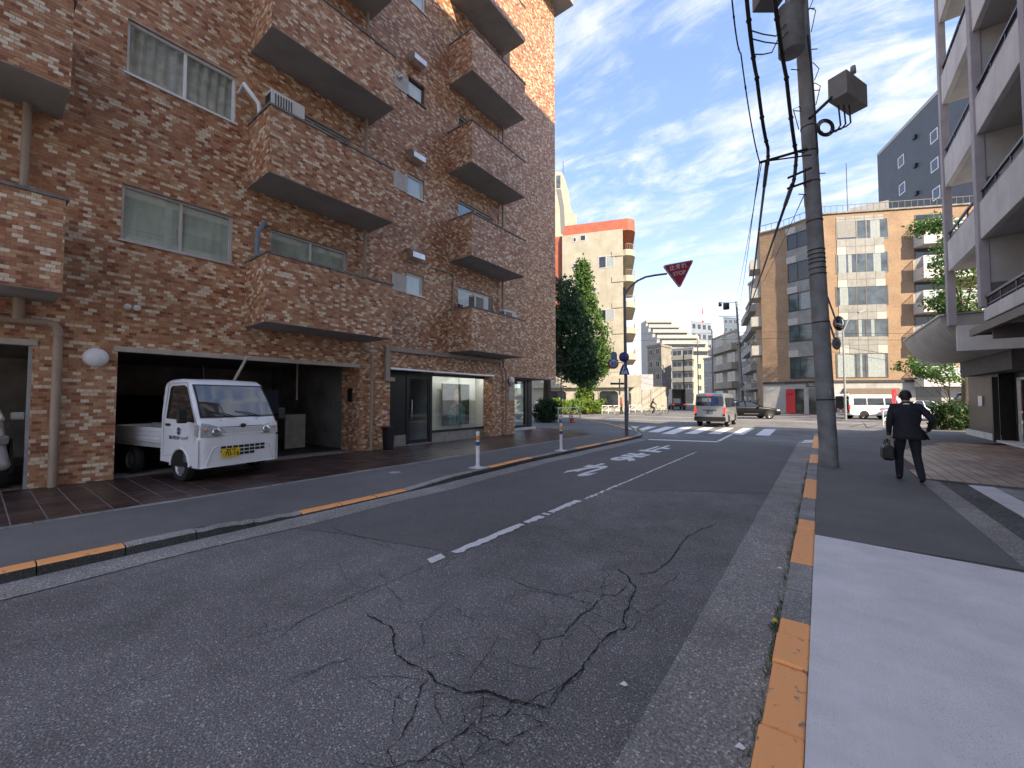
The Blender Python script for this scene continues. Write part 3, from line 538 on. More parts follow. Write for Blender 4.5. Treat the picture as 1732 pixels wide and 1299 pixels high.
for y, z, r in ((1.365, 2.40, .18), (14.13, 2.44, .165)):
    lm = MB().lathe([(.0, 0), (r*.75, 0), (r*.8, .03), (r*.8, .05)], (XF+.011, y, z), (1, 0, 0), 24).build('wall_lamp', GREYM, B)
    MB().lathe([(r*math.cos(a), .05 + .13*math.sin(a)) for a in np.linspace(0, PI/2, 9)], (XF+.011, y, z), (1, 0, 0), 28).build('lamp_shade', GLOBE, lm)
for y in (1.78, 1.92): MB().lathe([(0, .05), (.05, .045), (.062, .02), (.062, 0)], (XF+.011, y, 3.43), (1, 0, 0), 18).build('vent_cap', CONC, B)
# garage openings
d = MB(); d.box(XF-.12, XF+.035, 1.6, 6.84, 2.545, 2.65); d.build('lintel', LINT, B, bevel=.008)
d = MB(); d.box(XF-.12, XF+.035, -5, .66, 2.545, 2.65); d.build('lintel', LINT, B, bevel=.008); MB().box(XF-.10, XF+.0, .56, .60, .1, 2.54).build('door_rail', GREYM, B)
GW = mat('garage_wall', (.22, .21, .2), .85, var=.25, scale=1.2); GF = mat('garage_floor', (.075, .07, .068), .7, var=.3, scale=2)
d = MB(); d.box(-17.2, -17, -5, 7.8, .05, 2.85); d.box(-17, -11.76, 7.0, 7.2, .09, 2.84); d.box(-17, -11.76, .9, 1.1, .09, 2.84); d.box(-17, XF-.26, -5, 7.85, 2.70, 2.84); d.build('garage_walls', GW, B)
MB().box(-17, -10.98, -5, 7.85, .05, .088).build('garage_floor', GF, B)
MB().box(-13.0, -12.96, 5.75, 6.35, .12, 1.15).build('storage_board', mat('pale_board', (.4, .4, .37), .7, var=.15), B)
MB().box(-13.4, -13.1, 5.2, 5.6, 1.2, 1.9).build('meter_box', mat('blue_box', (.05, .06, .12), .6), B)
MB().tube([(-12.6, 5.9, 2.7), (-12.6, 5.9, 1.6)], .03, 8).build('hanging_pipe', DUCT, B)
MB().box(-11.35, -11.15, 6.80, 6.848, 1.55, 1.95).build('letter_box', BLACK, B, bevel=.01)
MB().box(XF+.012, XF+.02, 7.62, 7.82, 1.16, 1.26).build('name_plate', mat('name_plate_enamel', (.72, .6, .62), .5), B)
# shop front
XS = -11.25; SF = mat('black_shopfront', (.012, .012, .013), .35, var=.1)
d = MB(); d.box(XS-.05, XS, 7.92, 8.9, .42, 2.58); d.build('shop_panel', SF, B)
d = MB(); d.box(XS-.05, XS+.01, 7.92, 8.9, .09, .418); d.box(XS-.05, XS+.01, 10.06, 12.91, .09, .40); d.build('shop_plinth', mat('shop_plinth_stone', (.32, .30, .27), .7, var=.15), B)
fr = MB()
for a in ((8.9, 9.0, .09, 2.58), (9.94, 10.06, .09, 2.58), (9.0, 9.94, 2.42, 2.58), (13.16, 13.3, .4, 2.58), (10.06, 13.16, .40, .49), (10.06, 13.16, 2.46, 2.58)): fr.box(XS-.06, XS+.02, *a)
sw = fr.build('shop_window', SF, B); MB().box(XS-.03, XS-.022, 10.06, 13.16, .49, 2.46).build('pane', GLASSW, sw)
dr = MB()
for a in ((9.0, 9.06, .12, 2.42), (9.88, 9.94, .12, 2.42), (9.06, 9.88, 2.34, 2.42), (9.06, 9.88, .12, .22)): dr.box(XS-.05, XS, *a)
dr = dr.build('shop_door', SF, B); MB().box(XS-.03, XS-.022, 9.06, 9.88, .22, 2.34).build('pane', glass('door_glass', dark=.15), dr); MB().tube([(XS+.04, 9.11, .95), (XS+.06, 9.11, 1.0), (XS+.06, 9.11, 1.55), (XS+.04, 9.11, 1.6)], .014, 8).build('handle', METAL, dr)
SWL = mat('shop_wall', (.66, .66, .64), .7, var=.04)
d = MB(); d.box(-12.2, -12.12, 9.97, 13.4, .09, 2.7); d.box(-14, -13.9, 8.6, 9.9, .09, 2.7); d.box(-13.9, XS-.06, 9.93, 9.965, .09, 2.7); d.box(-12.12, XS-.06, 13.35, 13.42, .09, 2.7); d.box(-14, XS-.06, 8.6, 13.4, 2.62, 2.7); d.box(-14, XS-.06, 8.6, 13.4, .06, .089); d.build('shop_interior', SWL, B)
po = MB().box(-11.9, -11.87, 11.15, 12.7, .58, 2.24).build('poster', mat('poster_backdrop', (.07, .075, .075), .5, var=.6, scale=7), B)
def onp(pts, m, dx): MB().add([(-11.868 + dx, y, z) for y, z in pts], [tuple(range(len(pts)))]).build('print', m, po, recalc=False)
onp([(11.5, .6), (12.45, .6), (12.45, 1.25), (12.25, 1.45), (12.05, 1.5), (11.8, 1.48), (11.6, 1.35), (11.5, 1.1)], mat('print_teal', (.12, .25, .27), .5, var=.4, scale=9), .001)
onp([(11.85, 1.35), (12.1, 1.35), (12.14, 1.65), (12.16, 1.85), (12.08, 2.0), (11.96, 2.05), (11.84, 1.98), (11.78, 1.8), (11.8, 1.6)], mat('print_hair', (.34, .27, .18), .5, var=.4, scale=15), .002)
onp([(11.9, 1.4), (12.04, 1.4), (12.07, 1.62), (12.05, 1.8), (11.97, 1.86), (11.89, 1.8), (11.87, 1.6)], mat('print_skin', (.45, .32, .25), .5, var=.3, scale=12), .003)
onp([(11.92, .62), (12.02, .62), (12.06, 1.42), (11.9, 1.42)], mat('print_dark', (.03, .05, .06), .5), .003)
SPOT = mat('display_lamp', (1, 1, 1), .5, emit=(1, .93, .82, 20))
for y in (10.4, 11.1, 11.8, 12.5, 13.0): MB().lathe([(0, 0), (.045, 0), (.05, .02), (.05, .05)], (-11.55, y, 2.57), (0, 0, 1), 12).build('display_lamp', [SPOT], B)
d = MB(); d.box(XF-.1, XF+.10, 7.86, 12.98, 2.545, 2.62); d.build('awning_box', METAL, B, bevel=.015)
MB().box(XF+.012, XF+.03, 14.0, 14.42, 1.55, 2.15).build('notice_board', mat('notice_board_paint', (.5, .47, .38), .5, var=.1), B, bevel=.006)
# glazed corner under the overhang
d = MB()
for a in ((14.45, 17.2, .09, .33), (14.45, 17.2, 2.5, 2.75), (14.9, 15.0, .33, 2.5), (16.95, 17.2, .33, 2.5)): d.box(-12.1, -12.0, *a)
d.box(-12.1, -11.98, 17.2, 17.55, .09, 2.75); d.box(-17, -12.1, 17.0, 17.1, 2.4, 2.75)
gl = d.build('corner_glazing', SF, B); MB().box(-12.06, -12.05, 15.0, 16.95, .33, 2.5).build('pane', GLASSW, gl); MB().box(-16, -12.12, 17.03, 17.04, .3, 2.4).build('pane', GLASSW, gl)
MB().box(-12.15, -11.75, 14.5, 17.6, .09, .20).build('doorstep', CONC, B, bevel=.01)
d = MB(); d.box(XF-1.3, XF-.26, 14.47, 17.98, 2.602, 2.66); d.box(-17, XF-1.3, 14.47, 17.98, 2.76, 2.84); d.build('soffit', SOFF, B)
d = MB(); d.box(-16.2, -16, 14.5, 17, .09, 2.76); d.box(-16, -12.15, 14.35, 14.44, .09, 2.76); d.box(-16, -12.12, 14.45, 17, .06, .09); d.build('corner_interior', mat('corner_room', (.42, .42, .40), .8, var=.2, scale=1.5), B)
# ================================================================ balconied apartment building on the right
XR = 3.3
PARA = mat('parapet_paint', (.76, .73, .70), .8, var=.10, scale=1.2, streak=.22, bump=.15, bscale=30); FIN = mat('fin_paint', (.48, .43, .44), .7, var=.1, scale=2)
RSOF = mat('balcony_soffit', (.58, .56, .53), .85, var=.1, scale=1.5); RAIL = mat('handrail_bronze', (.10, .085, .09), .4, .3, var=.1); PART = mat('partition_mauve', (.20, .17, .18), .8, var=.1)
BR = wempty('balconied_apartment_building', (8, 6, .1), 'pale grey apartment block with long slanting balcony parapets above a curved entrance canopy', 'building')
for y in (18.3, 15.1, 11.9, 8.7, 5.5, 2.3): MB().box(XR-.09, XR+.09, y-.13, y+.13, 3.9 if y > 15 else .1, 25.3).build('column', FIN, BR, bevel=.012)
for k in range(-1, 7):
    z0 = 5.58 + 2.65*k
    ys = [-8, 2.3, 5.5, 8.7, 11.9, 15.1, 18.3]
    for a, b in zip(ys[:-1], ys[1:]):
        if k > 3 and b < 11: continue
        if k == -1 and (b < 8 or a > 15): continue
        p = MB().box(XR-.05, XR+.07, a+.135, b-.135, z0 if k >= 0 else 3.54, z0+.92).build('parapet', PARA, BR, bevel=.012)
        h = MB(); h.box(XR-.02, XR+.04, a+.14, b-.14, z0+1.18, z0+1.235); h.box(XR, XR+.03, a+.14, b-.14, z0+1.0, z0+1.03)
        n = max(2, int((b-a)/1.05))
        for i in range(n+1):
            yy = a+.2 + (b-a-.4)*i/n; h.box(XR-.005, XR+.025, yy-.018, yy+.018, z0+.92, z0+1.18)
        h.build('handrail', RAIL, p)
    MB().box(XR+.075, XR+1.75, -8, 18.2 if k >= 0 else 8.4, z0+.02, z0+.17).build('floor_slab', RSOF, BR)
    p = MB().box(XR+.08, XR+1.7, 18.19, 18.29, z0+.172, z0+.95).build('end_parapet', PARA, BR)
    if z0 < 17: MB().box(XR+.1, XR+1.74, 15.02, 15.08, z0+.172, z0+1.55).build('partition', PART, BR); MB().box(XR+.1, XR+1.74, 15.02, 15.08, z0+1.56, z0+2.66).build('partition', RSOF, BR)
    if z0 < 17: MB().tube([(XR+1.2, 14.4, z0+.17), (XR+1.2, 14.4, z0+2.66)], .055, 10).build('drain_pipe', FIN, BR)
MB().box(XR+1.76, 14, -8, 15.0, 2.9, 25.2).build('main_wall', PARA, BR); MB().box(XR-.3, 14.2, -8.2, 18.6, 25.3, 25.7).build('roof', RSOF, BR)
MB().box(XR+1.78, 14, 15.02, 18.2, 14.2, 25.25).build('upper_wall', PARA, BR)
for z0 in (3.1, 5.75, 8.4, 11.05):
    for y in (12.2, 9.2, 6.2):
        wd = MB(); wd.box(XR+1.70, XR+1.755, y, y+2.0, z0+.1, z0+2.1); wd.build('balcony_door', FARGL2, BR)
# curved entrance canopy
prof = [(3.08, 4.25), (3.10, 4.08), (3.2, 3.86), (3.36, 3.58), (3.6, 3.36), (3.9, 3.22), (4.3, 3.16), (9.5, 3.16), (9.5, 4.20), (3.5, 4.27)]
cn = MB().prism([(x, 18.5, z) for x, z in prof], (0, 6.9, 0), smooth=False).build('entrance_canopy', mat('canopy_concrete', (.52, .48, .43), .8, var=.12, scale=1.3, streak=.15), BR, bevel=.01)
for p in cn.data.polygons: p.use_smooth = abs(p.normal.y) < .5 and p.center.z < 4.1 and p.center.x < 4.2
MB().box(3.04, 3.16, 18.42, 25.45, 4.255, 4.31).build('flashing', METAL, cn); MB().box(3.161, 9.4, 18.42, 18.6, 4.275, 4.31).build('flashing', GREYM, cn)
PC = mat('porch_frame', (.16, .13, .11), .5, .2, var=.12)
pr = MB(); pr.box(3.28, 3.38, 8.5, 16.4, 3.33, 3.52); pr.box(3.38, 6.6, 16.3, 16.4, 3.35, 3.5); pr = pr.build('porch_roof', PC, BR)
for y in np.arange(8.9, 16.2, .9): MB().box(3.385, 6.6, y-.03, y+.03, 3.38, 3.48).build('rafter', METAL, pr)
MB().box(3.385, 6.6, 8.5, 16.29, 3.485, 3.50).build('roof_sheet', mat('porch_sheet', (.12, .12, .13), .3, var=.1), pr)
DKW = mat('dark_stone_cladding', (.032, .026, .023), .4, var=.25, scale=2.5, bump=.1, bscale=20)
MB().box(5.1, 9.5, 22.2, 26.0, .1, 3.155).build('entrance_wall', DKW, BR); MB().box(5.0, 5.099, 22.1, 26.1, .1, .34).build('plinth', CONC, BR, bevel=.01)
MB().box(5.42, 9.5, 8, 22.19, .1, 2.9).build('ground_floor_wall', DKW, BR); MB().box(4.7, 5.6, 19.2, 25.0, 2.55, 3.155).build('lobby_beam', mat('beam_paint', (.13, .12, .115), .8, var=.15), BR)
dr = MB()
for a in ((20.3, 20.38, .12, 2.35), (21.25, 21.33, .12, 2.35), (20.38, 21.25, 2.27, 2.35), (20.38, 21.25, .12, .2)): dr.box(5.30, 5.38, *a)
dr = dr.build('entrance_door', METAL, BR); MB().box(5.33, 5.34, 20.38, 21.25, .2, 2.27).build('pane', GLASSW, dr); MB().tube([(5.24, 21.15, .8), (5.24, 21.15, 1.5)], .02, 8).build('handle', BLACK, dr)
dr = MB()
for a in ((18.3, 18.38, .12, 2.35), (20.0, 20.08, .12, 2.35), (18.38, 20.0, 2.27, 2.35), (18.38, 20.0, .12, .2)): dr.box(5.30, 5.38, *a)
dr = dr.build('entrance_window', METAL, BR); MB().box(5.33, 5.34, 18.38, 20.0, .2, 2.27).build('pane', GLASSW, dr)
MB().box(5.06, 5.095, 24.0, 24.5, 1.35, 1.75).build('notice_plate', WHITE, BR); MB().box(4.95, 5.41, 17.8, 22.1, .1, .17).build('doorstep', CONC, BR, bevel=.01)
MB().box(4.9, 5.05, 22.02, 22.18, .1, 2.42).build('post', BLACK, BR)

# ================================================================ buildings across the junction (each stands on its own wall planes)
class Face:
    """vertical wall from plan point P to Q (left to right as seen); gives wall coordinates for what a sight line meets"""
    def __init__(s, P, Q):
        s.P = np.array((P[0], P[1], 0.)); s.Q = np.array((Q[0], Q[1], 0.)); s.len = np.linalg.norm(s.Q - s.P); s.u = (s.Q-s.P)/s.len; s.n = np.array((s.u[1], -s.u[0], 0.))
        if s.n @ (CC - s.P) < 0: s.n = -s.n
    def sz(s, px, py):
        d = ray(px, py); t = ((s.P - CC) @ s.n)/(d @ s.n); q = CC + d*t; return (q - s.P) @ s.u, q[2]
    def pt(s, a, z, off=0.): q = s.P + s.u*a + s.n*off; return (q[0], q[1], z)
    def box(s, mb, a0, a1, z0, z1, o0, o1, mi=None):
        return mb.add([s.pt(a, z, o) for o in (o0, o1) for a, z in ((a0, z0), (a1, z0), (a1, z1), (a0, z1))], [(0, 1, 2, 3), (4, 5, 6, 7), (0, 1, 5, 4), (1, 2, 6, 5), (2, 3, 7, 6), (3, 0, 4, 7)], mi=mi)
    def rect(s, x0, y0, x1, y1): a0, z1 = s.sz(x0, y0); a1, z0 = s.sz(x1, y1); return a0, a1, z0, z1
    def win(s, par, a0, a1, z0, z1, panes=2, fm=None, pm=None, fr=.06, cur=None, name='window', split=None):
        mb = MB(); s.box(mb, a0, a1, z0, z0+fr, -.05, .03); s.box(mb, a0, a1, z1-fr, z1, -.05, .03); s.box(mb, a0, a0+fr, z0+fr, z1-fr, -.05, .03); s.box(mb, a1-fr, a1, z0+fr, z1-fr, -.05, .03)
        for f in (split or [k/panes for k in range(1, panes)]): c = a0+(a1-a0)*f; s.box(mb, c-fr/2, c+fr/2, z0+fr, z1-fr, -.05, .03)
        o = mb.build(name, fm or WFRD, par); s.box(MB(), 0, 0, 0, 0, 0, 0); s.box(q := MB(), a0+fr*.5, a1-fr*.5, z0+fr*.5, z1-fr*.5, .004, .008); q.build('pane', pm or FARGL, o)
        if cur:
            for f0, f1 in cur:
                b0, b1 = a0+(a1-a0)*f0, a0+(a1-a0)*f1; mm = MB(); n = max(8, int((b1-b0)/.09)); mm.grid(lambda u, v: s.pt(b0+(b1-b0)*u, z0+fr+(z1-z0-2*fr)*v, .0135 + .004*math.sin(u*n*2.1)), n*2, 1); mm.build('curtain', CURT, o, recalc=False)
        return o
def P2(px, D): q = CC + D*(F0 + RR*(px-IW/2)/FPX); return (float(q[0]), float(q[1]))
def shell(mb, plan, z0, z1, mi=None): return mb.prism([(x, y, z0) for x, y in plan], (0, 0, z1-z0), mi=mi)
# ---- buff brick building with grey panel bands
V0, V1, V2, V3 = P2(1668, 38.7), P2(1396, 41), P2(1330, 44.3), P2(1291, 45.8)
bd = np.array(V1) - np.array(V0); back = np.array((F0[0], F0[1]))*13; V4 = tuple(np.array(V3) + np.array((-1.5, 9))); V5 = tuple(np.array(V0)+back)
HB = 20.4
def brickwall(name, c1, c2, sc_=2.2):
    m = bpy.data.materials.new(name); m.use_nodes = True; t = m.node_tree; b = t.nodes['Principled BSDF']; K = t.links.new; b.inputs['Roughness'].default_value = .8
    g = N(t, 'ShaderNodeNewGeometry').outputs['Position']; sp = N(t, 'ShaderNodeSeparateXYZ'); K(g, sp.inputs[0]); ad = N(t, 'ShaderNodeMath', operation='ADD'); K(sp.outputs[0], ad.inputs[0]); K(sp.outputs[1], ad.inputs[1]); cb = N(t, 'ShaderNodeCombineXYZ'); K(ad.outputs[0], cb.inputs[0]); K(sp.outputs[2], cb.inputs[1])
    br = N(t, 'ShaderNodeTexBrick'); K(cb.outputs[0], br.inputs['Vector']); br.inputs['Scale'].default_value = sc_; br.inputs['Color1'].default_value = (*c1, 1); br.inputs['Color2'].default_value = (*c2, 1); br.inputs['Mortar'].default_value = (*[x*.75 for x in c1], 1); br.inputs['Mortar Size'].default_value = .018; br.inputs['Brick Width'].default_value = .5; br.inputs['Row Height'].default_value = .16
    n = N(t, 'ShaderNodeTexNoise'); K(g, n.inputs['Vector']); n.inputs['Scale'].default_value = .6; n.inputs['Detail'].default_value = 6; r = N(t, 'ShaderNodeMapRange'); K(n.outputs[0], r.inputs[0]); r.inputs[1].default_value = .3; r.inputs[2].default_value = .7; r.inputs[3].default_value = .8; r.inputs[4].default_value = 1.12
    v = N(t, 'ShaderNodeVectorMath', operation='SCALE'); K(br.outputs[0], v.inputs[0]); K(r.outputs[0], v.inputs['Scale']); K(v.outputs[0], b.inputs['Base Color']); return m
BUFF = brickwall('buff_brick', (.30, .195, .12), (.38, .26, .165)); PANG = mat('grey_panel', (.27, .27, .255), .6, var=.14, scale=1.6); PANL = mat('pale_panel', (.46, .44, .40), .6, var=.08); PANW = mat('ground_floor_concrete', (.40, .40, .39), .75, var=.15, scale=1.1, streak=.2)
BB = wempty('buff_brick_building', (*V1, 0), 'buff brick apartment building with grey panel bands, a curved flank and a red ground-floor door', 'building')
shell(MB(), [V0, V1, V2, V3, V4, V5], 0.05, HB).build('wall', BUFF, BB)
FA, FB_, FC = Face(V1, V0), Face(V2, V1), Face(V3, V2)
rows = [(373.5, 403), (429.5, 460), (485, 515.5), (540.5, 569.5), (598, 639)]
a0, a1, _, zt = FA.rect(1413, 352, 1503, 645)
for i, (y0, y1) in enumerate(rows):                     # grey spandrel panels, each cut into pieces, between the window rows
    za = FA.sz(1458, y0)[1]; zp = FA.sz(1458, rows[i-1][1])[1] if i else HB - .35
    for k in range(5):
        b0, b1 = a0 + (a1-a0)*k/5, a0+(a1-a0)*(k+1)/5; zm = (za+zp)/2
        for c, d in ((za, zm), (zm, zp)):
            q = MB(); FA.box(q, b0+.012, b1-.012, c+.012, d-.012, 0, .045); q.build('panel', PANL if (k in (0, 4) and c == za and i) else PANG, BB)
curs = [[(.66, .84)], [(.05, .2), (.24, .31), (.72, .86)], [(.08, .24)], [(.05, .14), (.44, .5), (.68, .74)], [(.04, .36), (.47, .51), (.62, .94)]]
for (y0, y1), cu in zip(rows, curs):
    r = FA.rect(1413, y0, 1503, y1); FA.win(BB, *r, fm=WFRD, pm=FARGL, cur=cu, split=(.4, .58), fr=.09)
if True:
    r = FA.rect(1413, rows[0][0], 1447, rows[0][1]); q = MB(); FA.box(q, r[0]+.1, r[1], r[2]+.1, r[3]-.1, .02, .05); q.build('blank_panel', mat('blank_panel', (.2, .2, .195), .6, var=.1), BB)
# chamfered grey flank windows
b0, b1, _, _ = FB_.rect(1331, 400, 1372, 420); b1 = FB_.len - .15
for i, (y0, y1) in enumerate([(393, 419), (443, 475), (495, 526), (549.5, 578), (604, 641)]):
    r = (b0, b1, FB_.sz(1350, y1)[1], FB_.sz(1350, y0)[1]); FB_.win(BB, *r, fm=STEELD, pm=FARGL2 if i < 2 else FARGL, split=(.32,), fr=.09, cur=[(.4, .9)] if i in (2,) else None)
    zt2 = HB - .4 if i == 0 else zprev; q = MB(); FB_.box(q, b0-.1, b1, r[3]+.03, zt2-.03, 0, .05); q.build('panel', PANG, BB); q = MB(); FB_.box(q, b0-.1, b0+.9, r[3]+.05, r[3]+.75, .055, .08); q.build('panel', PANL, BB); zprev = r[2]
# ground floor
zc = FA.sz(1450, 645)[1]
for F_ in (FA, FB_, FC): q = MB(); F_.box(q, 0, F_.len, zc-.12, zc+.12, 0, .18); q.build('cornice', STEELD, BB); q = MB(); F_.box(q, .0, F_.len, .05, zc-.125, 0, .06); q.build('ground_floor_wall', PANW, BB)
FG = Face(V3, V1)
r0, r1, _, rz = FC.rect(1322, 657, 1329.5, 697); q = MB(); FB_.box(q, .02, .95, .1, FB_.sz(1338, 658)[1], .065, .14); rd = q.build('red_door', mat('red_door_paint', (.55, .02, .03), .4, var=.08), BB); rd['label'] = 'bright red ground-floor door'
q = MB(); FB_.box(q, .25, .7, FB_.sz(1338, 658)[1]-.6, FB_.sz(1338, 658)[1]-.5, .142, .16); q.build('letter_slot', BLACK, rd)
for f0, f1 in ((.22, .47), (.6, .97)): q = MB(); FB_.box(q, FB_.len*f0, FB_.len*f1, .1, FB_.sz(1338, 658)[1], .065, .09); q.build('shop_opening', FARGL2, BB)
q = MB(); FB_.box(q, FB_.len*.55, FB_.len*1.0, FB_.sz(1350, 655)[1], FB_.sz(1350, 648)[1], .065, .13); sg = q.build('shop_sign', mat('sign_brown', (.10, .08, .06), .6), BB)
text('lettering', 'TiCi', WHITE, frame(FB_.pt(FB_.len*.68, FB_.sz(1350, 651.5)[1], .135), FB_.u, (0, 0, 1)), sg, size=.34)
x0, x1, z0, z1 = FA.rect(1425, 657, 1520, 667); q = MB(); q.prism([FA.pt(x0, z1, .06), FA.pt(x0, z1, .12), FA.pt(x0, z0, 1.0), FA.pt(x0, z0-.12, 1.0), FA.pt(x0, z0-.1, .06)], tuple(FA.u*(x1-x0))); q.build('awning', mat('awning_cloth', (.16, .12, .09), .8, var=.1), BB)
for e0, e1 in ((1424, 1440), (1445, 1505), (1548, 1592)): r = FA.rect(e0, 667 if e0 < 1500 else 655, e1, 700); q = MB(); FA.box(q, r[0], r[1], .12, r[3], .065, .085); q.build('shop_opening', FARGL2, BB)
# corner balconies
for i, yb in enumerate((408, 466, 523, 579, 648)):
    r = FA.rect(1544, yb-8, 1660, yb+6); q = MB(); FA.box(q, r[0], r[1], r[2], r[3], 0.02, 1.3); bo = q.build('balcony', mat('balcony_white%d' % i, (.62, .60, .56), .7, var=.08, streak=.2), BB)
    q = MB(); FA.box(q, r[0]+.05, r[1], r[3]+1.02, r[3]+1.07, 1.2, 1.27); FA.box(q, r[0]+.02, r[0]+.07, r[3]+1.02, r[3]+1.07, .05, 1.2)
    for k in range(7): c = r[0]+.05 + (r[1]-r[0]-.1)*k/6; FA.box(q, c, c+.05, r[3], r[3]+1.02, 1.21, 1.26)
    for k in range(9): o = .08 + 1.1*k/8; FA.box(q, r[0]+.03, r[0]+.055, r[3], r[3]+1.02, o, o+.025)
    q.build('railing', WHITE, bo); q = MB(); FA.box(q, r[0]+.1, r[1]-.02, r[3]+.05, r[3]+.98, 1.225, 1.235); q.build('glass_panel', mat('frosted%d' % i, (.42, .47, .46), .25, var=.12), bo)
    FA.win(BB, r[0]+.2, r[0]+3.4, r[3]+.05, r[3]+2.15, 2, STEELD, FARGL2, fr=.07)
q = MB()
for a, b in ((V0, V1), (V1, V2), (V2, V3)):
    fa = Face(b, a); fa.box(q, -.0, fa.len+.0, HB+.95, HB+1.0, -.3, -.25)
    for k in range(int(fa.len/.55)+1): fa.box(q, k*.55, k*.55+.03, HB, HB+.95, -.29, -.26)
q.build('roof_railing', STEELD, BB)
for F_ in (FA, FB_, FC): q = MB(); F_.box(q, -.1, F_.len+.1, HB+.002, HB+.15, -.2, .15); q.build('roof_edge', CONCD, BB)
c = np.array(P2(1478, 45)); MB().box(c[0]-1.6, c[0]+1.6, c[1]-1.2, c[1]+1.2, HB, HB+2.6).build('roof_hut', PANL, BB); MB().lathe([(1.3, 0), (1.3, 1.5), (1.0, 2.0), (0, 2.15)], (c[0]-2.6, c[1]+.6, HB), n=18).build('water_tank', GREYM, BB)
c = P2(1443, 44); MB().tube([(*c, HB), (*c, HB+7.2)], .04, 6).build('antenna', STEELD, BB)
# far side balconies of the flank
for zz_ in (16.5, 13.2, 9.9, 6.6): q = MB(); FD = Face(V4, V3); FD.box(q, FD.len-3.2, FD.len-.2, zz_, zz_+1.1, 0, 1.0); q.build('balcony', PANL, BB)
# ---- dark grey tower behind
t0, t1 = P2(1497, 66), P2(1700, 44); TW = wempty('dark_grey_tower', (*t0, 0), 'plain dark grey slab tower with a few small white-framed windows', 'building')
fT = Face(t0, t1); nb = -fT.n*12; HT = 41.6
shell(MB(), [t0, t1, (t1[0]+nb[0], t1[1]+nb[1]), (t0[0]+nb[0], t0[1]+nb[1])], 0, HT).build('wall', mat('dark_cladding', (.085, .095, .11), .6, var=.08, scale=.6), TW)
q = MB(); fT.box(q, 0, fT.len, HT, HT+.5, -.4, .05); q.build('roof_edge', PANL, TW)
for px, py in ((1580, 230), (1581, 279), (1584, 327), (1524, 273), (1526, 319)):
    a, z = fT.sz(px, py); fT.win(TW, a-.75, a+.75, z-.8, z+.8, 1, WHITE, FARGL2, fr=.14)
for px, py in ((1549, 232), (1550, 280), (1552, 327)): a, z = fT.sz(px, py); q = MB(); fT.box(q, a-.3, a+.3, z-.25, z+.25, 0, .3); q.build('vent_hood', BLACK, TW)
# ---- cream apartment building with terracotta roof
G1, G0 = P2(1056, 50), P2(952, 52.25); G2 = tuple(np.array(G1) + np.array((-5.2, 12.))); CREAM = mat('cream_render', (.44, .41, .33), .85, var=.1, scale=1.0, streak=.18); TERRA = mat('terracotta_roof', (.42, .12, .07), .75, var=.12, scale=1.5)
CB = wempty('cream_apartment_building', (*G1, 0), 'cream rendered apartment building with terracotta roof band and rounded corner balconies', 'building')
HC = 22.6; ux = (np.array(G1)-np.array(G0)); ux = ux/np.linalg.norm(ux); G1b = tuple(np.array(G1)+ux*.05)
shell(MB(), [G0, G1, G2, tuple(np.array(G0)+np.array((-1, 13.)))], .05, HC+.2).build('wall', CREAM, CB)
fG = Face(G0, G1); fH = Face(G1, G2)
BW = 1.45; vx = np.array(G2)-np.array(G1); vx /= np.linalg.norm(vx)
def corner_plan(o=0., L_=9.0):        # balcony strip round the right-hand flank with a rounded nose
    pts = []
    for k in range(9):
        a = -PI/2*.9 + PI/2*.9*k/8; pts.append(np.array(G1) + ux*(.05 + (BW+o)*(math.cos(a)*.92+.08)) + vx*(1.4 + (1.4+o)*math.sin(a)))
    return [tuple(np.array(G1)+ux*.02+vx*(.12-o))] + [tuple(p) for p in pts] + [tuple(np.array(G1)+ux*(.05+BW+o)+vx*L_), tuple(np.array(G1)+ux*.02+vx*L_)]
for k in range(7):
    zb = 1.63 + (674.8 - (424 + 44.7*k))*50/690 - .35
    if zb < 2: continue
    bo = shell(MB(), corner_plan(), zb, zb+.75).build('balcony', CREAM, CB); q = MB(); pl = corner_plan(-.06)[1:11]
    for a, b in zip(pl[:-1], pl[1:]):
        n = max(1, int(math.dist(a, b)/.16))
        for i in range(n): c = np.array(a)+(np.array(b)-np.array(a))*i/n; q.box(c[0]-.012, c[0]+.012, c[1]-.012, c[1]+.012, zb+.75, zb+1.45)
        q.tube([(*a, zb+1.47), (*b, zb+1.47)], .025, 6)
    q.build('railing', mat('rail_tan%d' % k, (.45, .38, .28), .6), bo)
    q = MB(); fH.box(q, .3, 5.5, zb+.8, zb+2.6, .01, .04); q.build('balcony_door', FARGL2, CB)
    q = MB(); fG.box(q, fG.len-1.35, fG.len+.02, zb-.05, zb+.62, .012, .09); q.build('band_return', CREAM, CB)
roofp = [G0, G1, *corner_plan(.05)[2:11], tuple(np.array(G1)+ux*BW+vx*9), G2, tuple(np.array(G0)+np.array((-1, 13.)))]
q = MB(); n = len(roofp); c_ = np.mean(roofp, 0); q.add([(*p, HC) for p in roofp] + [(*(np.array(p)*.965+c_*.035), HC+1.5) for p in roofp], [tuple(range(n, 2*n))] + [(i, (i+1) % n, n+(i+1) % n, n+i) for i in range(n)] + [tuple(range(n))[::-1]]); q.build('roof', TERRA, CB)
for x0, y0, x1, y1 in ((969, 402, 975, 409), (981, 398, 991, 407), (1012, 434, 1039, 452), (969, 446, 976, 454), (981, 442, 991, 452), (999, 486, 1009, 493), (1012, 524, 1039, 542), (981, 487, 991, 497)):
    r = fG.rect(x0, y0, x1, y1); fG.win(CB, *r, 2 if x1-x0 > 15 else 1, WFR, FARGL2, fr=.09, cur=[(.45, .95)] if x1-x0 > 15 else None)
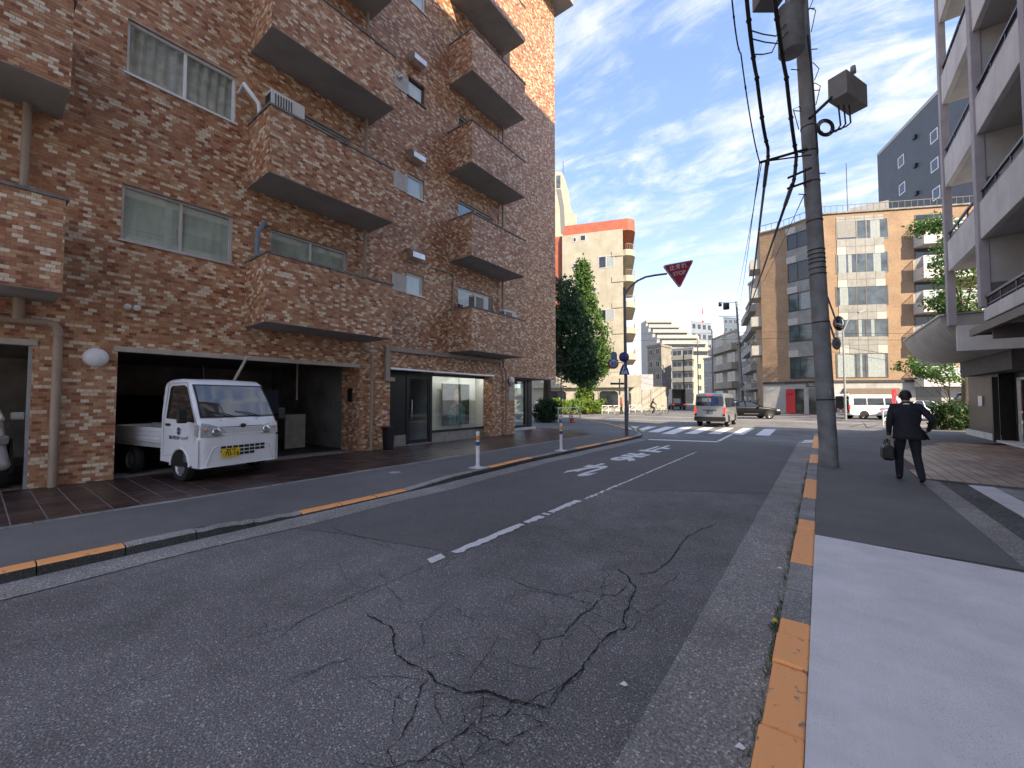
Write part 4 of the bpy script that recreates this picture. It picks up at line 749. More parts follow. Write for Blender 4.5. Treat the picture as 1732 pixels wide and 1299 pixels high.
for x0, x1 in ((924, 958), (972, 1006), (1013, 1046)):
    r = fG.rect(x0, 661, x1, 688); q = MB(); b0, b1, z0, z1 = r; z0 = .6; rr = .45; pts = [(b0, z0), (b1, z0)] + [(b1-rr+rr*math.cos(t), z1-rr+rr*math.sin(t)) for t in np.linspace(0, PI/2, 6)] + [(b0+rr-rr*math.sin(t), z1-rr+rr*math.cos(t)) for t in np.linspace(0, PI/2, 6)]
    q.prism([fG.pt(a, z, .01) for a, z in pts], tuple(fG.n*.03)); wo = q.build('cafe_window', FARGL2, CB)
    q = MB()
    for (a, z), (c, d) in zip(pts, pts[1:]+pts[:1]): q.tube([fG.pt(a, z, .05), fG.pt(c, d, .05)], .05, 6)
    q.build('window_surround', CREAM, wo)
q = MB(); fG.box(q, -4, fG.len+2.0, 3.05, 4.5, .015, .5); q.build('fascia', CREAM, CB)
q = MB(); fG.box(q, -8, 0, .05, 3.05, -.3, .0); q.build('lower_wing', CREAM, CB)
r = fG.rect(938, 398, 956, 436); q = MB(); fG.box(q, r[0]-2, r[1]-.05, r[2]-12, r[3], -1.2, -.6); q.build('terracotta_wing', TERRA, CB)
# tapering cream fin tower
GRCD = mat('recess_shade', (.16, .17, .18), .8, var=.1)
f0, f1 = P2(928, 58), P2(962, 58); fF = Face(f0, f1)
FT_ = wempty('cream_fin_tower', (*f1, 0), 'tall cream tower fin with tapering shoulder rising behind the terracotta roof', 'tower')
o_ = [fF.sz(*p) for p in ((925, 290), (951, 291), (956, 305), (963, 330), (965, 352), (969, 360), (975, 362), (975, 420))]; b_ = [(o_[-1][0], .1), (o_[0][0], .1)]
q = MB(); q.prism([fF.pt(a, z, 0) for a, z in o_ + b_], tuple(-fF.n*6)); q.build('wall', CREAM, FT_)
r = fF.rect(941, 297, 948, 318); q = MB(); fF.box(q, *r, .01, .05); q.build('louvre', FARGL, FT_)
q = MB(); q.prism([fF.pt(*fF.sz(*p), .012) for p in ((941, 320), (948.5, 320), (954, 350), (956, 395), (949, 395), (947, 350))], tuple(fF.n*.03)); q.build('painted_recess', GRCD, FT_)  # raised plate; the shade of a hollow is put into its grey
a, z = fF.sz(954, 291); MB().tube([fF.pt(a, z, -1), fF.pt(a, z+2.2, -1)], .05, 6).build('antenna', STEELD, FT_)
# ================================================================ buildings down the far street
def far_block(name, label, px0, px1, D0, D1, ytop, storeys, cols, m, depth=10, side=None, fm=WFR, pm=FARGL2, band=None, ww=.6, wh=.5, ybase=None, group=None, win=True):
    A, B_ = P2(px0, D0), P2(px1, D1); f = Face(A, B_); H = CAM_H + (674.8 - ytop)/FPX*(D0+D1)/2; nb = np.array((*((np.array(A)+np.array(B_))/2), 0.)); nb = nb/np.linalg.norm(nb)*depth
    e = wempty(name, (*A, 0), label, 'building', group); shell(MB(), [A, B_, (B_[0]+nb[0], B_[1]+nb[1]), (A[0]+nb[0], A[1]+nb[1])], 0, H).build('wall', m, e)
    q = MB(); f.box(q, -.1, f.len+.1, H+.002, H+.35, -.3, .12); q.build('roof_edge', m, e)
    sh = H/storeys
    for i in range(storeys):
        if band: q = MB(); f.box(q, 0, f.len, i*sh+sh*.02, i*sh+sh*.38, .01, band[1]); q.build('balcony', band[0], e)
        for j in range(cols):
            if not win: continue
            a = f.len*(j+.5)/cols; f.win(e, a-f.len/cols*ww/2, a+f.len/cols*ww/2, i*sh+sh*(.42 if band else .3), i*sh+sh*((.42 if band else .3)+wh), 2, fm, pm, fr=.07)
    return e, f, H
PLA = mat('pale_render', (.39, .37, .32), .85, var=.1, scale=.8, streak=.2); PLW = mat('white_render', (.40, .39, .36), .85, var=.07, scale=.6); GRC = mat('weathered_concrete', (.36, .34, .31), .85, var=.15, scale=.7, streak=.3); BLG = mat('blue_grey_cladding', (.22, .26, .32), .6, var=.08, scale=.1); TAN = mat('tan_render', (.46, .41, .33), .85, var=.12, scale=.7, streak=.25)
e, f, H = far_block('grey_concrete_building', 'bare grey concrete building with a sunlit tan flank', 1096, 1119, 74, 71, 586, 5, 2, GRC, 9, ww=.5)
far_block('grey_concrete_building', 'grey concrete building with a blank shaded wall', 1119.5, 1136, 71, 74, 587, 5, 1, GRC, 9, win=False)
# stepped terrace apartments: five receding tiers, one building
A = P2(1094, 205); ST = wempty('stepped_terrace_building', (*A, 0), 'cream apartment block stepping down in wide terraces', 'building')
for i, (x0, x1, yt) in enumerate([(1094, 1140, 541), (1098, 1153, 549.5), (1105, 1167, 558), (1112, 1184, 567.5), (1120, 1199, 577), (1128, 1203, 589)]):
    D = 230 - 9*i; f = Face(P2(x0, D), P2(x1, D)); H = CAM_H + (674.8-yt)/FPX*D; q = MB(); f.box(q, 0, f.len, 0, H, -9, 0); q.build('terrace', PLW, ST)
    q = MB(); f.box(q, f.len*.08, f.len*.93, H-2.9, H-1.5, .01, .25); q.build('window_band', FARGL2, ST); q = MB(); f.box(q, 0, f.len*.96, H-1.35, H+.4, .3, .6); q.build('parapet', PLW, ST)
far_block('white_apartment_block', 'white five-storey apartment block with dark balcony recesses', 1137, 1174, 112, 108, 590, 5, 2, PLW, 10, band=(PLA, 1.0), wh=.48, ww=.85)
far_block('yellow_walled_house', 'low pale yellow building beside the white apartment block', 1174.5, 1192, 108, 112, 611, 4, 1, mat('yellow_render', (.62, .55, .34), .85, var=.1), 10, ww=.4)
far_block('blue_grey_office_tower', 'distant blue-grey office tower with sloping roofline', 1171, 1206, 330, 340, 545, 8, 4, BLG, 30, pm=FARGL2)
far_block('white_office_tower', 'distant plain white office tower', 1205, 1225, 290, 300, 547, 8, 2, mat('white_cladding', (.68, .68, .7), .6, var=.05, scale=.1), 25, win=False)
far_block('dark_blue_office_tower', 'distant dark blue glazed office tower', 1226, 1250, 260, 262, 537, 10, 3, mat('dark_blue_glazing', (.10, .14, .19), .3, var=.1, scale=.1), 20)
far_block('low_white_house', 'small white house with dark upright windows', 1191, 1208, 92, 88, 607, 3, 2, PLW, 9, ww=.45)
far_block('tan_balcony_house', 'tan three-storey building with deep balconies', 1208, 1249, 86, 74, 567, 4, 2, TAN, 10, band=(TAN, 1.1), ww=.6)
far_block('grey_flats', 'grey flats with narrow dark windows beside the leaning pole', 1249, 1266, 74, 70, 570, 5, 1, GRC, 10)
far_block('white_panelled_flats', 'white panelled flats with boxy balconies behind the buff brick flank', 1265, 1282, 70, 58, 509, 6, 2, PLA, 10, band=(PLW, .8), ww=.45)
far_block('tall_grey_flats', 'tall grey flats rising just behind the buff brick flank', 1270, 1296, 66, 60, 472, 7, 2, GRC, 12, ww=.4)
far_block('tan_flats', 'tan flats behind the right-hand hedge', 1600, 1700, 60, 56, 560, 4, 5, TAN, 10)
far_block('cream_flats', 'cream flats showing beside the cream tower fin', 880, 930, 75, 78, 520, 5, 3, PLA, 10)
A = P2(1191, 900); AN = wempty('broadcast_tower', (*A, 0), 'slim red and white lattice broadcast tower on the skyline', 'tower')
for i in range(6): z0 = 120 + 14*i; rr = 5.5 - .8*i; MB().tube([(*A, z0), (*A, z0+14)], [rr, rr-.8], 4, smooth=False).build('mast_section', mat('mast_red', (.5, .06, .04), .6) if i % 2 else WHITE, AN)
MB().tube([(*A, 0), (*A, 120)], [8, 5.5], 4, smooth=False).build('mast_base', WHITE, AN)
# walls and boards across the junction
f = Face(P2(1064, 53), P2(1128, 57)); e = wempty('boundary_wall', (*P2(1064, 53), 0), 'pale panelled boundary wall across the junction beside the cream building', 'wall')
for k in range(6): q = MB(); f.box(q, f.len*k/6+.015, f.len*(k+1)/6-.015, .1, 3.3, -.15, 0); q.build('panel', PLA, e)
f = Face(P2(1083, 50), P2(1105, 50)); e = wempty('billboard', (*P2(1094, 50), 0), 'blank grey billboard back on posts above the boundary wall', 'billboard')
q = MB(); f.box(q, 0, f.len, 2.7, 4.65, -.1, 0); q.build('board', mat('billboard_grey', (.36, .37, .4), .6, var=.05), e)
for s in (.15, .85): q = MB(); f.box(q, f.len*s-.06, f.len*s+.06, 0, 2.7, -.2, -.08); q.build('post', GREYM, e)
f = Face(P2(1252, 60), P2(1297, 50)); e = wempty('carport', (*P2(1275, 55), 0), 'dark open carport with slanting steel brace beside the buff brick building', 'carport')
q = MB(); f.box(q, 0, f.len, 2.9, 3.15, -5, 0); q.build('roof', GRC, e); q = MB(); f.box(q, 0, f.len, .05, 2.9, -5.2, -5); q.build('back_wall', DARKIN, e)
q = MB(); q.tube([f.pt(f.len*.5, .1, .05), f.pt(f.len*.92, 3.0, .05)], .12, 6); q.build('brace', PANL, e)
for s in (.02, .98): q = MB(); f.box(q, f.len*s-.1, f.len*s+.1, .05, 2.9, -.2, 0); q.build('post', GRC, e)

# ================================================================ vegetation
def leafmat(name, c, c2):
    m = bpy.data.materials.new(name); m.use_nodes = True; t = m.node_tree; b = t.nodes['Principled BSDF']; K = t.links.new; oi = N(t, 'ShaderNodeAttribute'); oi.attribute_name = 'tint'
    mx = N(t, 'ShaderNodeMix', data_type='RGBA'); K(oi.outputs['Fac'], mx.inputs[0]); mx.inputs[6].default_value = (*c, 1); mx.inputs[7].default_value = (*c2, 1); K(mx.outputs[2], b.inputs['Base Color']); b.inputs['Roughness'].default_value = .55; b.inputs['Specular IOR Level'].default_value = .35
    tr = N(t, 'ShaderNodeBsdfTranslucent'); K(mx.outputs[2], tr.inputs[0]); ms = N(t, 'ShaderNodeMixShader'); ms.inputs[0].default_value = .3; K(b.outputs[0], ms.inputs[1]); K(tr.outputs[0], ms.inputs[2]); K(ms.outputs[0], t.nodes['Material Output'].inputs[0]); return m
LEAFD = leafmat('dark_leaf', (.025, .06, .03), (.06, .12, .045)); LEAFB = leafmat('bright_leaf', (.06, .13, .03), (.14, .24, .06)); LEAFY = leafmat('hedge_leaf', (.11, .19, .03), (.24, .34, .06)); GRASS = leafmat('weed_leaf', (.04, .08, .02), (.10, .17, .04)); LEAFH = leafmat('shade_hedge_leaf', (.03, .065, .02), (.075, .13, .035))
BARK = mat('bark', (.10, .075, .055), .9, var=.3, scale=12, bump=.5, bscale=40)
def leaves(name, centres, per, spread, size, m, parent, up=.4):
    C = np.asarray(centres, float); n = len(C)*per; P = np.repeat(C, per, 0) + rng.normal(0, 1, (n, 3))*np.asarray(spread)
    d = rng.normal(0, 1, (n, 3)); d /= np.linalg.norm(d, axis=1)[:, None]; nr = rng.normal(0, 1, (n, 3)) + np.array((0, 0, up)); b = np.cross(d, nr); b /= np.linalg.norm(b, axis=1)[:, None] + 1e-9
    s = size*rng.uniform(.6, 1.3, n)[:, None]; v = np.stack([P - d*s, P + b*s*.45, P + d*s, P - b*s*.45], 1).reshape(-1, 3); me = bpy.data.meshes.new(name); me.from_pydata(v.tolist(), [], (np.arange(n)[:, None]*4 + np.arange(4)).tolist())
    a = me.attributes.new('tint', 'FLOAT', 'FACE'); a.data.foreach_set('value', np.clip(rng.normal(.45, .25, n) + np.repeat(rng.normal(0, .18, len(C)), per), 0, 1).astype(np.float32)); me.materials.append(m); return obj(name, me, parent)
def crown_pts(n, shape): # shape: list of (cx,cy,cz,rx,ry,rz) lobes, points biased to the outside
    out_ = []
    for _ in range(n):
        cx, cy, cz, rx, ry, rz = shape[rng.integers(len(shape))]; d = rng.normal(0, 1, 3); d /= np.linalg.norm(d); r = rng.uniform(.45, 1.0)**.6; out_.append((cx+d[0]*rx*r, cy+d[1]*ry*r, cz+d[2]*rz*r))
    return out_
def tree(name, label, base, h, lobes, n, per, m, size=.16, trunk=.18, spread=.28, group=None, lean=(0, 0)):
    e = wempty(name, base, label, 'tree', group); bx, by, bz = base; pts = crown_pts(n, lobes); leaves('crown', pts, per, spread, size, m, e)
    tp = Vector((bx+lean[0], by+lean[1], bz+h*.8)); t = MB().tube([(bx, by, bz-.1), (bx+.04, by, bz+h*.2), (bx+lean[0]*.5, by+lean[1]*.5, bz+h*.45), tp], [trunk*1.25, trunk, trunk*.7, trunk*.2], 9)
    tr = t.build('trunk', BARK, e)
    for k in range(10):
        q = Vector(pts[rng.integers(len(pts))]); s = Vector((bx, by, bz+h*rng.uniform(.28, .65))); mid = s.lerp(q, .5) + Vector((0, 0, -.2)); MB().tube([s, mid, q], [trunk*.35, trunk*.22, .015], 6).build('limb', BARK, tr)
    return e
b = gnd(925, 713, .1); bx, by = float(b[0]), float(b[1])
q1 = np.array(P2(958, 29.5)); q2 = np.array(P2(975, 31)); q3 = np.array(P2(948, 31))
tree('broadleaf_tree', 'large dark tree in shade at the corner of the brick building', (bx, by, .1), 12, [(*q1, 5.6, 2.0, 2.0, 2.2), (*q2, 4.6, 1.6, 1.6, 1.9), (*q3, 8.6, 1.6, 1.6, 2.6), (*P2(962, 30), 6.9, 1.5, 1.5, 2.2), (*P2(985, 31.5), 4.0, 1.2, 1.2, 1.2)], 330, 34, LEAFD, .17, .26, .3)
c = np.array(P2(989, 44)); L2 = []
for px, py, r in ((986, 462, .55), (988, 485, .95), (990, 512, 1.4), (994, 540, 1.8), (1000, 568, 2.1), (1003, 595, 2.2), (1002, 618, 1.9), (992, 635, 1.5), (1010, 608, 1.7)): L2.append((*P2(px, 44), CAM_H+(674.8-py)/690*44, r*.9, r*.9, 1.5))
tree('ginkgo_tree', 'tall cone-shaped bright green tree in sun before the cream building', (*c, .1), 15, L2, 460, 30, LEAFB, .19, .24, .28)
def hedge(name, label, A, B_, wd, h, m, n, size, dens=26, z=.1):
    e = wempty(name, (*A, z), label, 'hedge'); A, B_ = np.array(A), np.array(B_); u = (B_-A); L_ = np.linalg.norm(u); u /= L_; v = np.array((-u[1], u[0])); pts = []
    for _ in range(n):
        s, t = rng.uniform(0, L_), rng.uniform(-.5, .5)*wd; hh = h*(1+.12*math.sin(s*2.1)+.08*math.sin(s*5.3)); zz_ = z + hh*rng.uniform(.03, 1)**.85; p = A+u*s+v*t; pts.append((p[0], p[1], zz_))
    leaves('foliage', pts, dens, (.12, .12, .1), size, m, e); q = MB()
    p = [A+u*.3-v*wd*.15, B_-u*.3-v*wd*.15, B_-u*.3+v*wd*.15, A+u*.3+v*wd*.15]; q.prism([(x[0], x[1], z) for x in p], (0, 0, h*.5)); q.build('stems', BARK, e); return e
hedge('clipped_hedge', 'bright yellow-green hedge in sun in front of the cream building', P2(928, 42), P2(1017, 44), 1.4, 1.35, LEAFY, 420, .12)
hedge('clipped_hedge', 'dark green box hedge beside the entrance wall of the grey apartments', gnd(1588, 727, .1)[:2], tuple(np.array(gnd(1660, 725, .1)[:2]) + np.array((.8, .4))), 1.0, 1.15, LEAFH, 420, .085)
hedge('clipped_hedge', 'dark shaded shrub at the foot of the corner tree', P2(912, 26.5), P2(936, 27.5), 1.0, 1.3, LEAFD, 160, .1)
e = wempty('ivy_bush', (*c, .1), 'rounded bright ivy growing round the foot of the cone-shaped tree', 'bush'); leaves('foliage', crown_pts(90, [(*c, 2.0, .75, .75, 1.3)]), 26, .16, .13, LEAFY, e)
b = np.array(P2(1632, 30)); lob = [(*P2(1612, 31), 8.2, 1.0, 1.0, 1.5), (*P2(1630, 30), 12.2, 1.5, 1.5, 1.8), (*P2(1645, 30), 10.3, 2.0, 2.0, 2.4), (*P2(1586, 31), 14.9, 1.2, .8, .35), (*P2(1600, 31), 9.0, .9, .8, .5), (*P2(1634, 30.5), 7.4, 1.6, 1.6, 1.6), (*P2(1655, 31), 14.0, 1.8, 1.8, 1.6)]
tree('broadleaf_tree', 'spreading green tree behind the balconies of the pale grey apartments', (*b, .1), 13, lob, 230, 30, LEAFB, .15, .2, .28)
lob = [(*P2(1545, 27), 3.9, .9, .6, .35), (*P2(1575, 26.5), 3.4, 1.0, .7, .4), (*P2(1602, 26), 3.2, .9, .7, .5)]
tree('young_tree', 'young tree with low leafy branches under the curved canopy edge', (*P2(1606, 26), .1), 3.6, lob, 46, 26, LEAFB, .12, .07, .16)
# weeds along the kerb, one mass of blades
vs_, fs, tn = [], [], []
for k in range(5200):
    y = rng.uniform(1.0, 13.5)**1.0; dens = .55+.45*math.sin(y*2.7)*math.sin(y*6.1+1)
    if rng.random() > dens*max(.25, 1-.05*y): continue
    x = -.268 - abs(rng.normal(0, .022)); h_ = rng.uniform(.012, .05); a = rng.uniform(0, 2*PI); lx, ly = math.cos(a)*h_*.6, math.sin(a)*h_*.6; b = len(vs_); w2 = .0028
    vs_ += [(x-w2*math.sin(a), y+w2*math.cos(a), .008), (x+w2*math.sin(a), y-w2*math.cos(a), .008), (x+lx, y+ly, .008+h_)]; fs.append((b, b+1, b+2)); tn.append(rng.random())
me = bpy.data.meshes.new('weeds'); me.from_pydata(vs_, [], fs); a = me.attributes.new('tint', 'FLOAT', 'FACE'); a.data.foreach_set('value', tn); me.materials.append(GRASS); tag(obj('weeds', me), 'low green weeds and moss along the foot of the orange kerb', 'weeds', kind='stuff')
d0 = Vector(gnd(1310, 1062, .02)); e = wempty('dandelion', tuple(d0), 'small yellow dandelion in the kerb joint', 'flower')
MB().tube([d0, d0+Vector((.004, .004, .05))], .0025, 5).build('stem', GRASS, e); MB().lathe([(0, .02), (.012, .018), (.019, .008), (.01, 0)], d0+Vector((.004, .004, .045)), n=12).build('flower_head', mat('dandelion_yellow', (.8, .55, .02), .7), e)
for k in range(6): a = k*1.05; p = d0 + Vector((math.cos(a)*.055, math.sin(a)*.055, .012)); t = Vector((-math.sin(a), math.cos(a), 0))*.012; MB().add([d0, d0.lerp(p, .6)+t, p, d0.lerp(p, .6)-t], [(0, 1, 2, 3)]).build('leaf', GRASS, e, recalc=False)
e = None
# ================================================================ poles, wires, signs
POLE = mat('concrete_pole', (.28, .285, .29), .8, var=.18, scale=3, bump=.15, bscale=60); WIRE = mat('cable_black', (.02, .02, .022), .6)
pb = Vector(gnd(1403, 788, .1)); tilt = Vector((-RR[0]*.45, -RR[1]*.45, 13.2))
def pp(t): return pb + tilt*t
UP = wempty('utility_pole', tuple(pb), 'thick grey concrete utility pole with transformer can and cable brackets on the footway', 'utility pole')
MB().tube([pb+Vector((0, 0, -.1)), pp(.33), pp(.66), pp(1)], [.178, .165, .15, .135], 28).build('pole_shaft', POLE, UP)
for t in (.115, .25, .335, .345, .355, .362, .37, .378, .43, .50, .555, .6): q = pp(t); MB().lathe([(.183-.045*t, -.014), (.19-.045*t, -.012), (.19-.045*t, .012), (.183-.045*t, .014)], q, tilt, 24).build('band', STEELD, UP)
MB().box(pb.x-.05, pb.x+.05, pb.y-.181, pb.y-.176, 1.72, 1.83).build('pole_label', WHITE, UP)
for k in range(14):
    t = .44 + .038*k; s = -1 if k % 2 else 1; q = pp(t); MB().tube([q, q+Vector((s*RR[0]*.33, s*RR[1]*.33, .02))], .011, 6).build('step_bolt', STEELD, UP)
wz = proj(pb)[2]
def at(px, py, dd=0.): return Vector(dep(px, py, wz*.96 + dd))
# lower cable arm, two short arms, transformer, switch box
MB().tube([at(1365, 252), at(1285, 275)], .03, 8).build('cable_arm', STEELD, UP); MB().tube([at(1372, 262), at(1300, 272)], .016, 6).build('cable_arm', STEELD, UP); MB().tube([at(1372, 284), at(1333, 301)], .026, 6).build('cable_arm', STEELD, UP); MB().tube([at(1372, 305), at(1332, 319)], .026, 6).build('cable_arm', STEELD, UP)
tc_ = at(1338, 52, .1); tr = MB().lathe([(0, -.52), (.22, -.52), (.25, -.5), (.25, .45), (.27, .47), (.27, .5), (.12, .56), (0, .57)], tc_, n=24).build('transformer', mat('transformer_grey', (.24, .25, .26), .6, var=.15, scale=5), UP)
for k in range(3): a = k*2.1; MB().tube([tc_+Vector((.12*math.cos(a), .12*math.sin(a), .5)), tc_+Vector((.13*math.cos(a), .13*math.sin(a), .78))], [.04, .025], 8).build('bushing', PANL, tr)
MB().obox(at(1299, -6, .1), .5, .35, .42, (0, 0, R(YAW))).build('junction_box', mat('box_grey', (.16, .165, .17), .6), UP, bevel=.01)
sb = MB(); bc = at(1434, 158, .3); MB().tube([at(1370, 200), at(1410, 162, .2)], .035, 8).build('box_arm', STEELD, UP)
sb.obox(bc, .36, .95, .52, (0, 0, R(YAW-62))); sbo = sb.build('switch_box', mat('switch_box_grey', (.27, .255, .24), .6, var=.1), UP, bevel=.012)
for k in range(3): s = at(1418+9*k, 178, .2); mid = at(1415+8*k, 222-4*k, .15); MB().tube([s, s.lerp(mid, .5)+Vector((.05, 0, -.18)), mid, at(1392, 228, 0)], .018, 6).build('cable', WIRE, UP)
MB().lathe([(0, 0), (.06, 0), (.05, .16), (0, .17)], at(1443, 124, .3), n=10).build('insulator', GREYM, sbo)
for r_ in (.13, .16, .19): c0 = at(1396, 216, -.1); MB().tube([c0 + Vector((math.cos(a)*r_*RR[0], math.cos(a)*r_*RR[1], math.sin(a)*r_)) for a in np.linspace(0, 2*PI, 18)], .014, 6, cap=False).build('cable_coil', WIRE, UP)
for a_, b_, y0, y1 in ((1271, 1330, 52, 40), (1273, 1334, 66, 52), (1276, 1318, 92, 62)):
    s = at(a_, y0, -1.55); t = at(b_, y1, .0); MB().tube([s, s.lerp(t, .3)+Vector((0, 0, -.12)), s.lerp(t, .65)+Vector((0, 0, -.22)), t], .012, 6).build('jumper_wire', WIRE, UP)
for k in range(8):
    q = pp(.62+.045*k); s = 1 if k % 3 else -1; t = q + Vector((s*RR[0]*.34, s*RR[1]*.34, rng.uniform(-.1, .25))); MB().tube([q, q.lerp(t, .6)+Vector((0, 0, .14)), t, q+Vector((s*RR[0]*.22, s*RR[1]*.22, -.3))], .010, 5).build('loose_wire', WIRE, UP)
MB().tube([at(1366, 60), at(1374, 130), at(1379, 200), at(1383, 260)], .022, 6).build('riser_cable', WIRE, UP)
def wire(label, pts, r, sag=0., knots=0):
    P = [Vector(p) for p in pts]; out_ = []
    for a, b in zip(P[:-1], P[1:]):
        for i in range(10): t = i/10; out_.append(a.lerp(b, t) + Vector((0, 0, -4*sag*t*(1-t))))
    out_.append(P[-1]); o = MB().tube(out_, r, 6).build('overhead_cable', WIRE); tag(o, label, 'cable', 'overhead cables from the utility pole')
    for k in range(knots):
        q = out_[int(len(out_)*(k+.5)/knots)]; q2 = out_[min(len(out_)-1, int(len(out_)*(k+.5)/knots)+1)]; MB().tube([q, q.lerp(q2, .25)], r*1.35, 6).build('cable_clip', WIRE, o)
fp = Vector(dep(1252, 512, 62)); fp2 = Vector(dep(1262, 560, 60)); fp3 = Vector(dep(1258, 545, 61))
wire('thin outer cable hanging from the long pole arm to the far pole', [at(1237, -12, -2.4), at(1253, 90, -1.2), at(1285, 275), fp], .012, .25, 6)
wire('heavy twisted cable run through the clamp on the long pole arm', [at(1262, -12, -2.2), at(1280, 130, -1.0), at(1299, 250), at(1298, 272), fp2], .032, .2, 10)
wire('thick bundled cable running past the transformer and down the short arms', [at(1309, -12, -2.0), at(1330, 130, -.9), at(1347, 262), at(1340, 312), fp3], .034, .15, 10)
wire('slim service cable strung beside the pole shaft', [at(1362, 285), at(1360, 330, 4), Vector(dep(1252, 540, 60))], .012, .6, 3)
wire('faint telephone wire crossing from the arm end to the far street', [at(1288, 276), Vector(dep(1245, 500, 70))], .010, .5)
for i, (yy, nm) in enumerate(((563, 'upper'), (574, 'lower'))):
    o = MB().tube([Vector(dep(1062, yy+2, 46)), Vector(dep(1190, yy+1, 44)), Vector(dep(1310, yy-2, 42)), Vector(dep(1420, yy+1, 40)), Vector(dep(1560, yy+1, 38))], .018, 5).build('overhead_cable', WIRE); tag(o, nm+' cable strung across the cross street in front of the buff brick building', 'cable')
def far_pole(label, px, D, ytop, r, arms=(), trans=False, lean=0.):
    x, y = P2(px, D); H = CAM_H+(674.8-ytop)/690*D; e = wempty('utility_pole', (x, y, 0), label, 'utility pole'); tx, ty = x + RR[0]*lean, y + RR[1]*lean
    MB().tube([(x, y, 0), (tx, ty, H)], [r, r*.75], 12).build('pole_shaft', POLE if r > .14 else STEELD, e)
    for f_, l0, l1 in arms: q = Vector((x, y, 0)).lerp(Vector((tx, ty, H)), f_); MB().tube([q+Vector((RR[0]*l0, RR[1]*l0, 0)), q+Vector((RR[0]*l1, RR[1]*l1, 0))], .05, 6).build('cross_arm', STEELD, e)
    if trans: q = Vector((tx, ty, H*.955)) - Vector((RR[0]*1.5, RR[1]*1.5, 0)); MB().lathe([(0, -.5), (.42, -.5), (.42, .4), (0, .5)], q, n=14).build('transformer', STEELD, e); MB().lathe([(0, -.3), (.22, -.3), (.22, .3), (0, .35)], q-Vector((RR[0]*.9, RR[1]*.9, -.25)), n=12).build('switch', STEELD, e)
    for k in range(5): q = Vector((tx, ty, H*(.97-.05*k))); MB().tube([q, q+Vector((RR[0]*.5, RR[1]*.5, rng.uniform(-.3, .3)))], .035, 5).build('insulator', STEELD, e)
    return e
far_pole('leaning dark utility pole with a transformer on a long cross arm in the far street', 1257, 60, 508, .17, ((.985, -2.3, .3), (.86, -2.7, .2), (.6, -.4, .4)), True, -.75)
far_pole('slim dark utility pole rising behind the silver van', 1206, 80, 556, .16, ((.9, -.6, .6),)); far_pole('slim pole in front of the yellow building', 1181, 100, 573, .15, ((.95, -1.2, .9),)); far_pole('white pole beside the parked lorry', 1157, 72, 592, .11); far_pole('thin grey pole at the hedge in the sun', 949, 36, 640, .06)
# lamp column and traffic mirror behind the utility pole
x, y = P2(1429, 32); e = wempty('street_lamp', (x, y, 0), 'slender grey street lamp with a bent neck in front of the buff brick building', 'street lamp')
zt = CAM_H+(674.8-560)/690*32; hd = Vector(dep(1452, 530, 32)); MB().tube([(x, y, 0), (x, y, zt), Vector((x, y, zt)).lerp(hd, .35)+Vector((0, 0, .45)), hd], [.09, .06, .05, .045], 10).build('lamp_post', GREYM, e); MB().obox(Vector(dep(1457, 527, 32)), .55, .2, .1, (0, -.35, R(YAW))).build('lamp_head', GREYM, e, bevel=.02)
e = wempty('traffic_mirror', tuple(pp(.36)), 'round convex traffic mirror with orange rim clamped behind the utility pole', 'mirror')
mc = Vector(dep(1419, 547, 9.9)); dirm = Vector((-FF[0], -FF[1], 0)).normalized(); dirm = (dirm + Vector((RR[0], RR[1], 0))*.35).normalized()
MB().lathe([(0, -.05), (.16, -.04), (.185, .0), (.175, .02), (.165, .012)], mc, dirm, 28).build('mirror_housing', mat('mirror_back', (.35, .18, .16), .5), e); MB().lathe([(.165, .012), (.12, .028), (.06, .036), (0, .038)], mc, dirm, 28).build('mirror_face', mat('mirror_chrome', (.8, .8, .82), .05, 1.0, var=0), e); MB().tube([mc-dirm*.04, pp(.345)], .02, 8).build('bracket', GREYM, e)
e = wempty('round_sign', tuple(pp(.33)), 'round grey-backed sign clamped to the back of the utility pole', 'sign'); c2 = Vector(dep(1415, 581, 9.9)); MB().lathe([(0, -.012), (.15, -.012), (.155, 0), (.15, .006), (0, .006)], c2, dirm, 26).build('disc', mat('sign_back_grey', (.30, .30, .32), .5), e); text('lettering', '20', STEELD, frame(c2+dirm*.008, Vector((-dirm.y, dirm.x, 0)), (0, 0, 1)), e, size=.13); MB().tube([c2-dirm*.012, pp(.31)], .02, 8).build('bracket', GREYM, e)
# hanging STOP sign on its bent pole
sp_ = Vector(gnd(1060, 737, .1)); ws = proj(sp_)[2]
e = wempty('stop_sign', tuple(sp_), 'inverted red triangle stop sign hanging from a tall bent pole', 'stop sign'); SGP = mat('sign_pole_grey', (.14, .14, .155), .5, .2, var=.1)
def sa(px, py, dd=0.): return Vector(dep(px, py, ws+dd))
MB().tube([sp_-Vector((0, 0, .05)), sa(1056, 486)], [.075, .055], 14).build('pole', SGP, e); ar = [sa(1057, 500), sa(1059, 494), sa(1066, 485), sa(1078, 475), sa(1092, 468.5), sa(1108, 465.5), sa(1128, 463)]; MB().tube(ar, .042, 12).build('bent_arm', SGP, e); MB().lathe([(.085, -.3), (.085, .3)], sp_+Vector((0, 0, .85)), n=14).build('control_box', mat('box_blue', (.10, .15, .19), .5), e)
tl, trr, bt = sa(1120.5, 449), sa(1174, 439), sa(1150, 488); cen = (tl+trr+bt)/3; u = (trr-tl).normalized(); nn = u.cross(bt-tl).normalized(); nn = nn if nn.dot(Vector(CC)-cen) > 0 else -nn; upv = nn.cross(u)
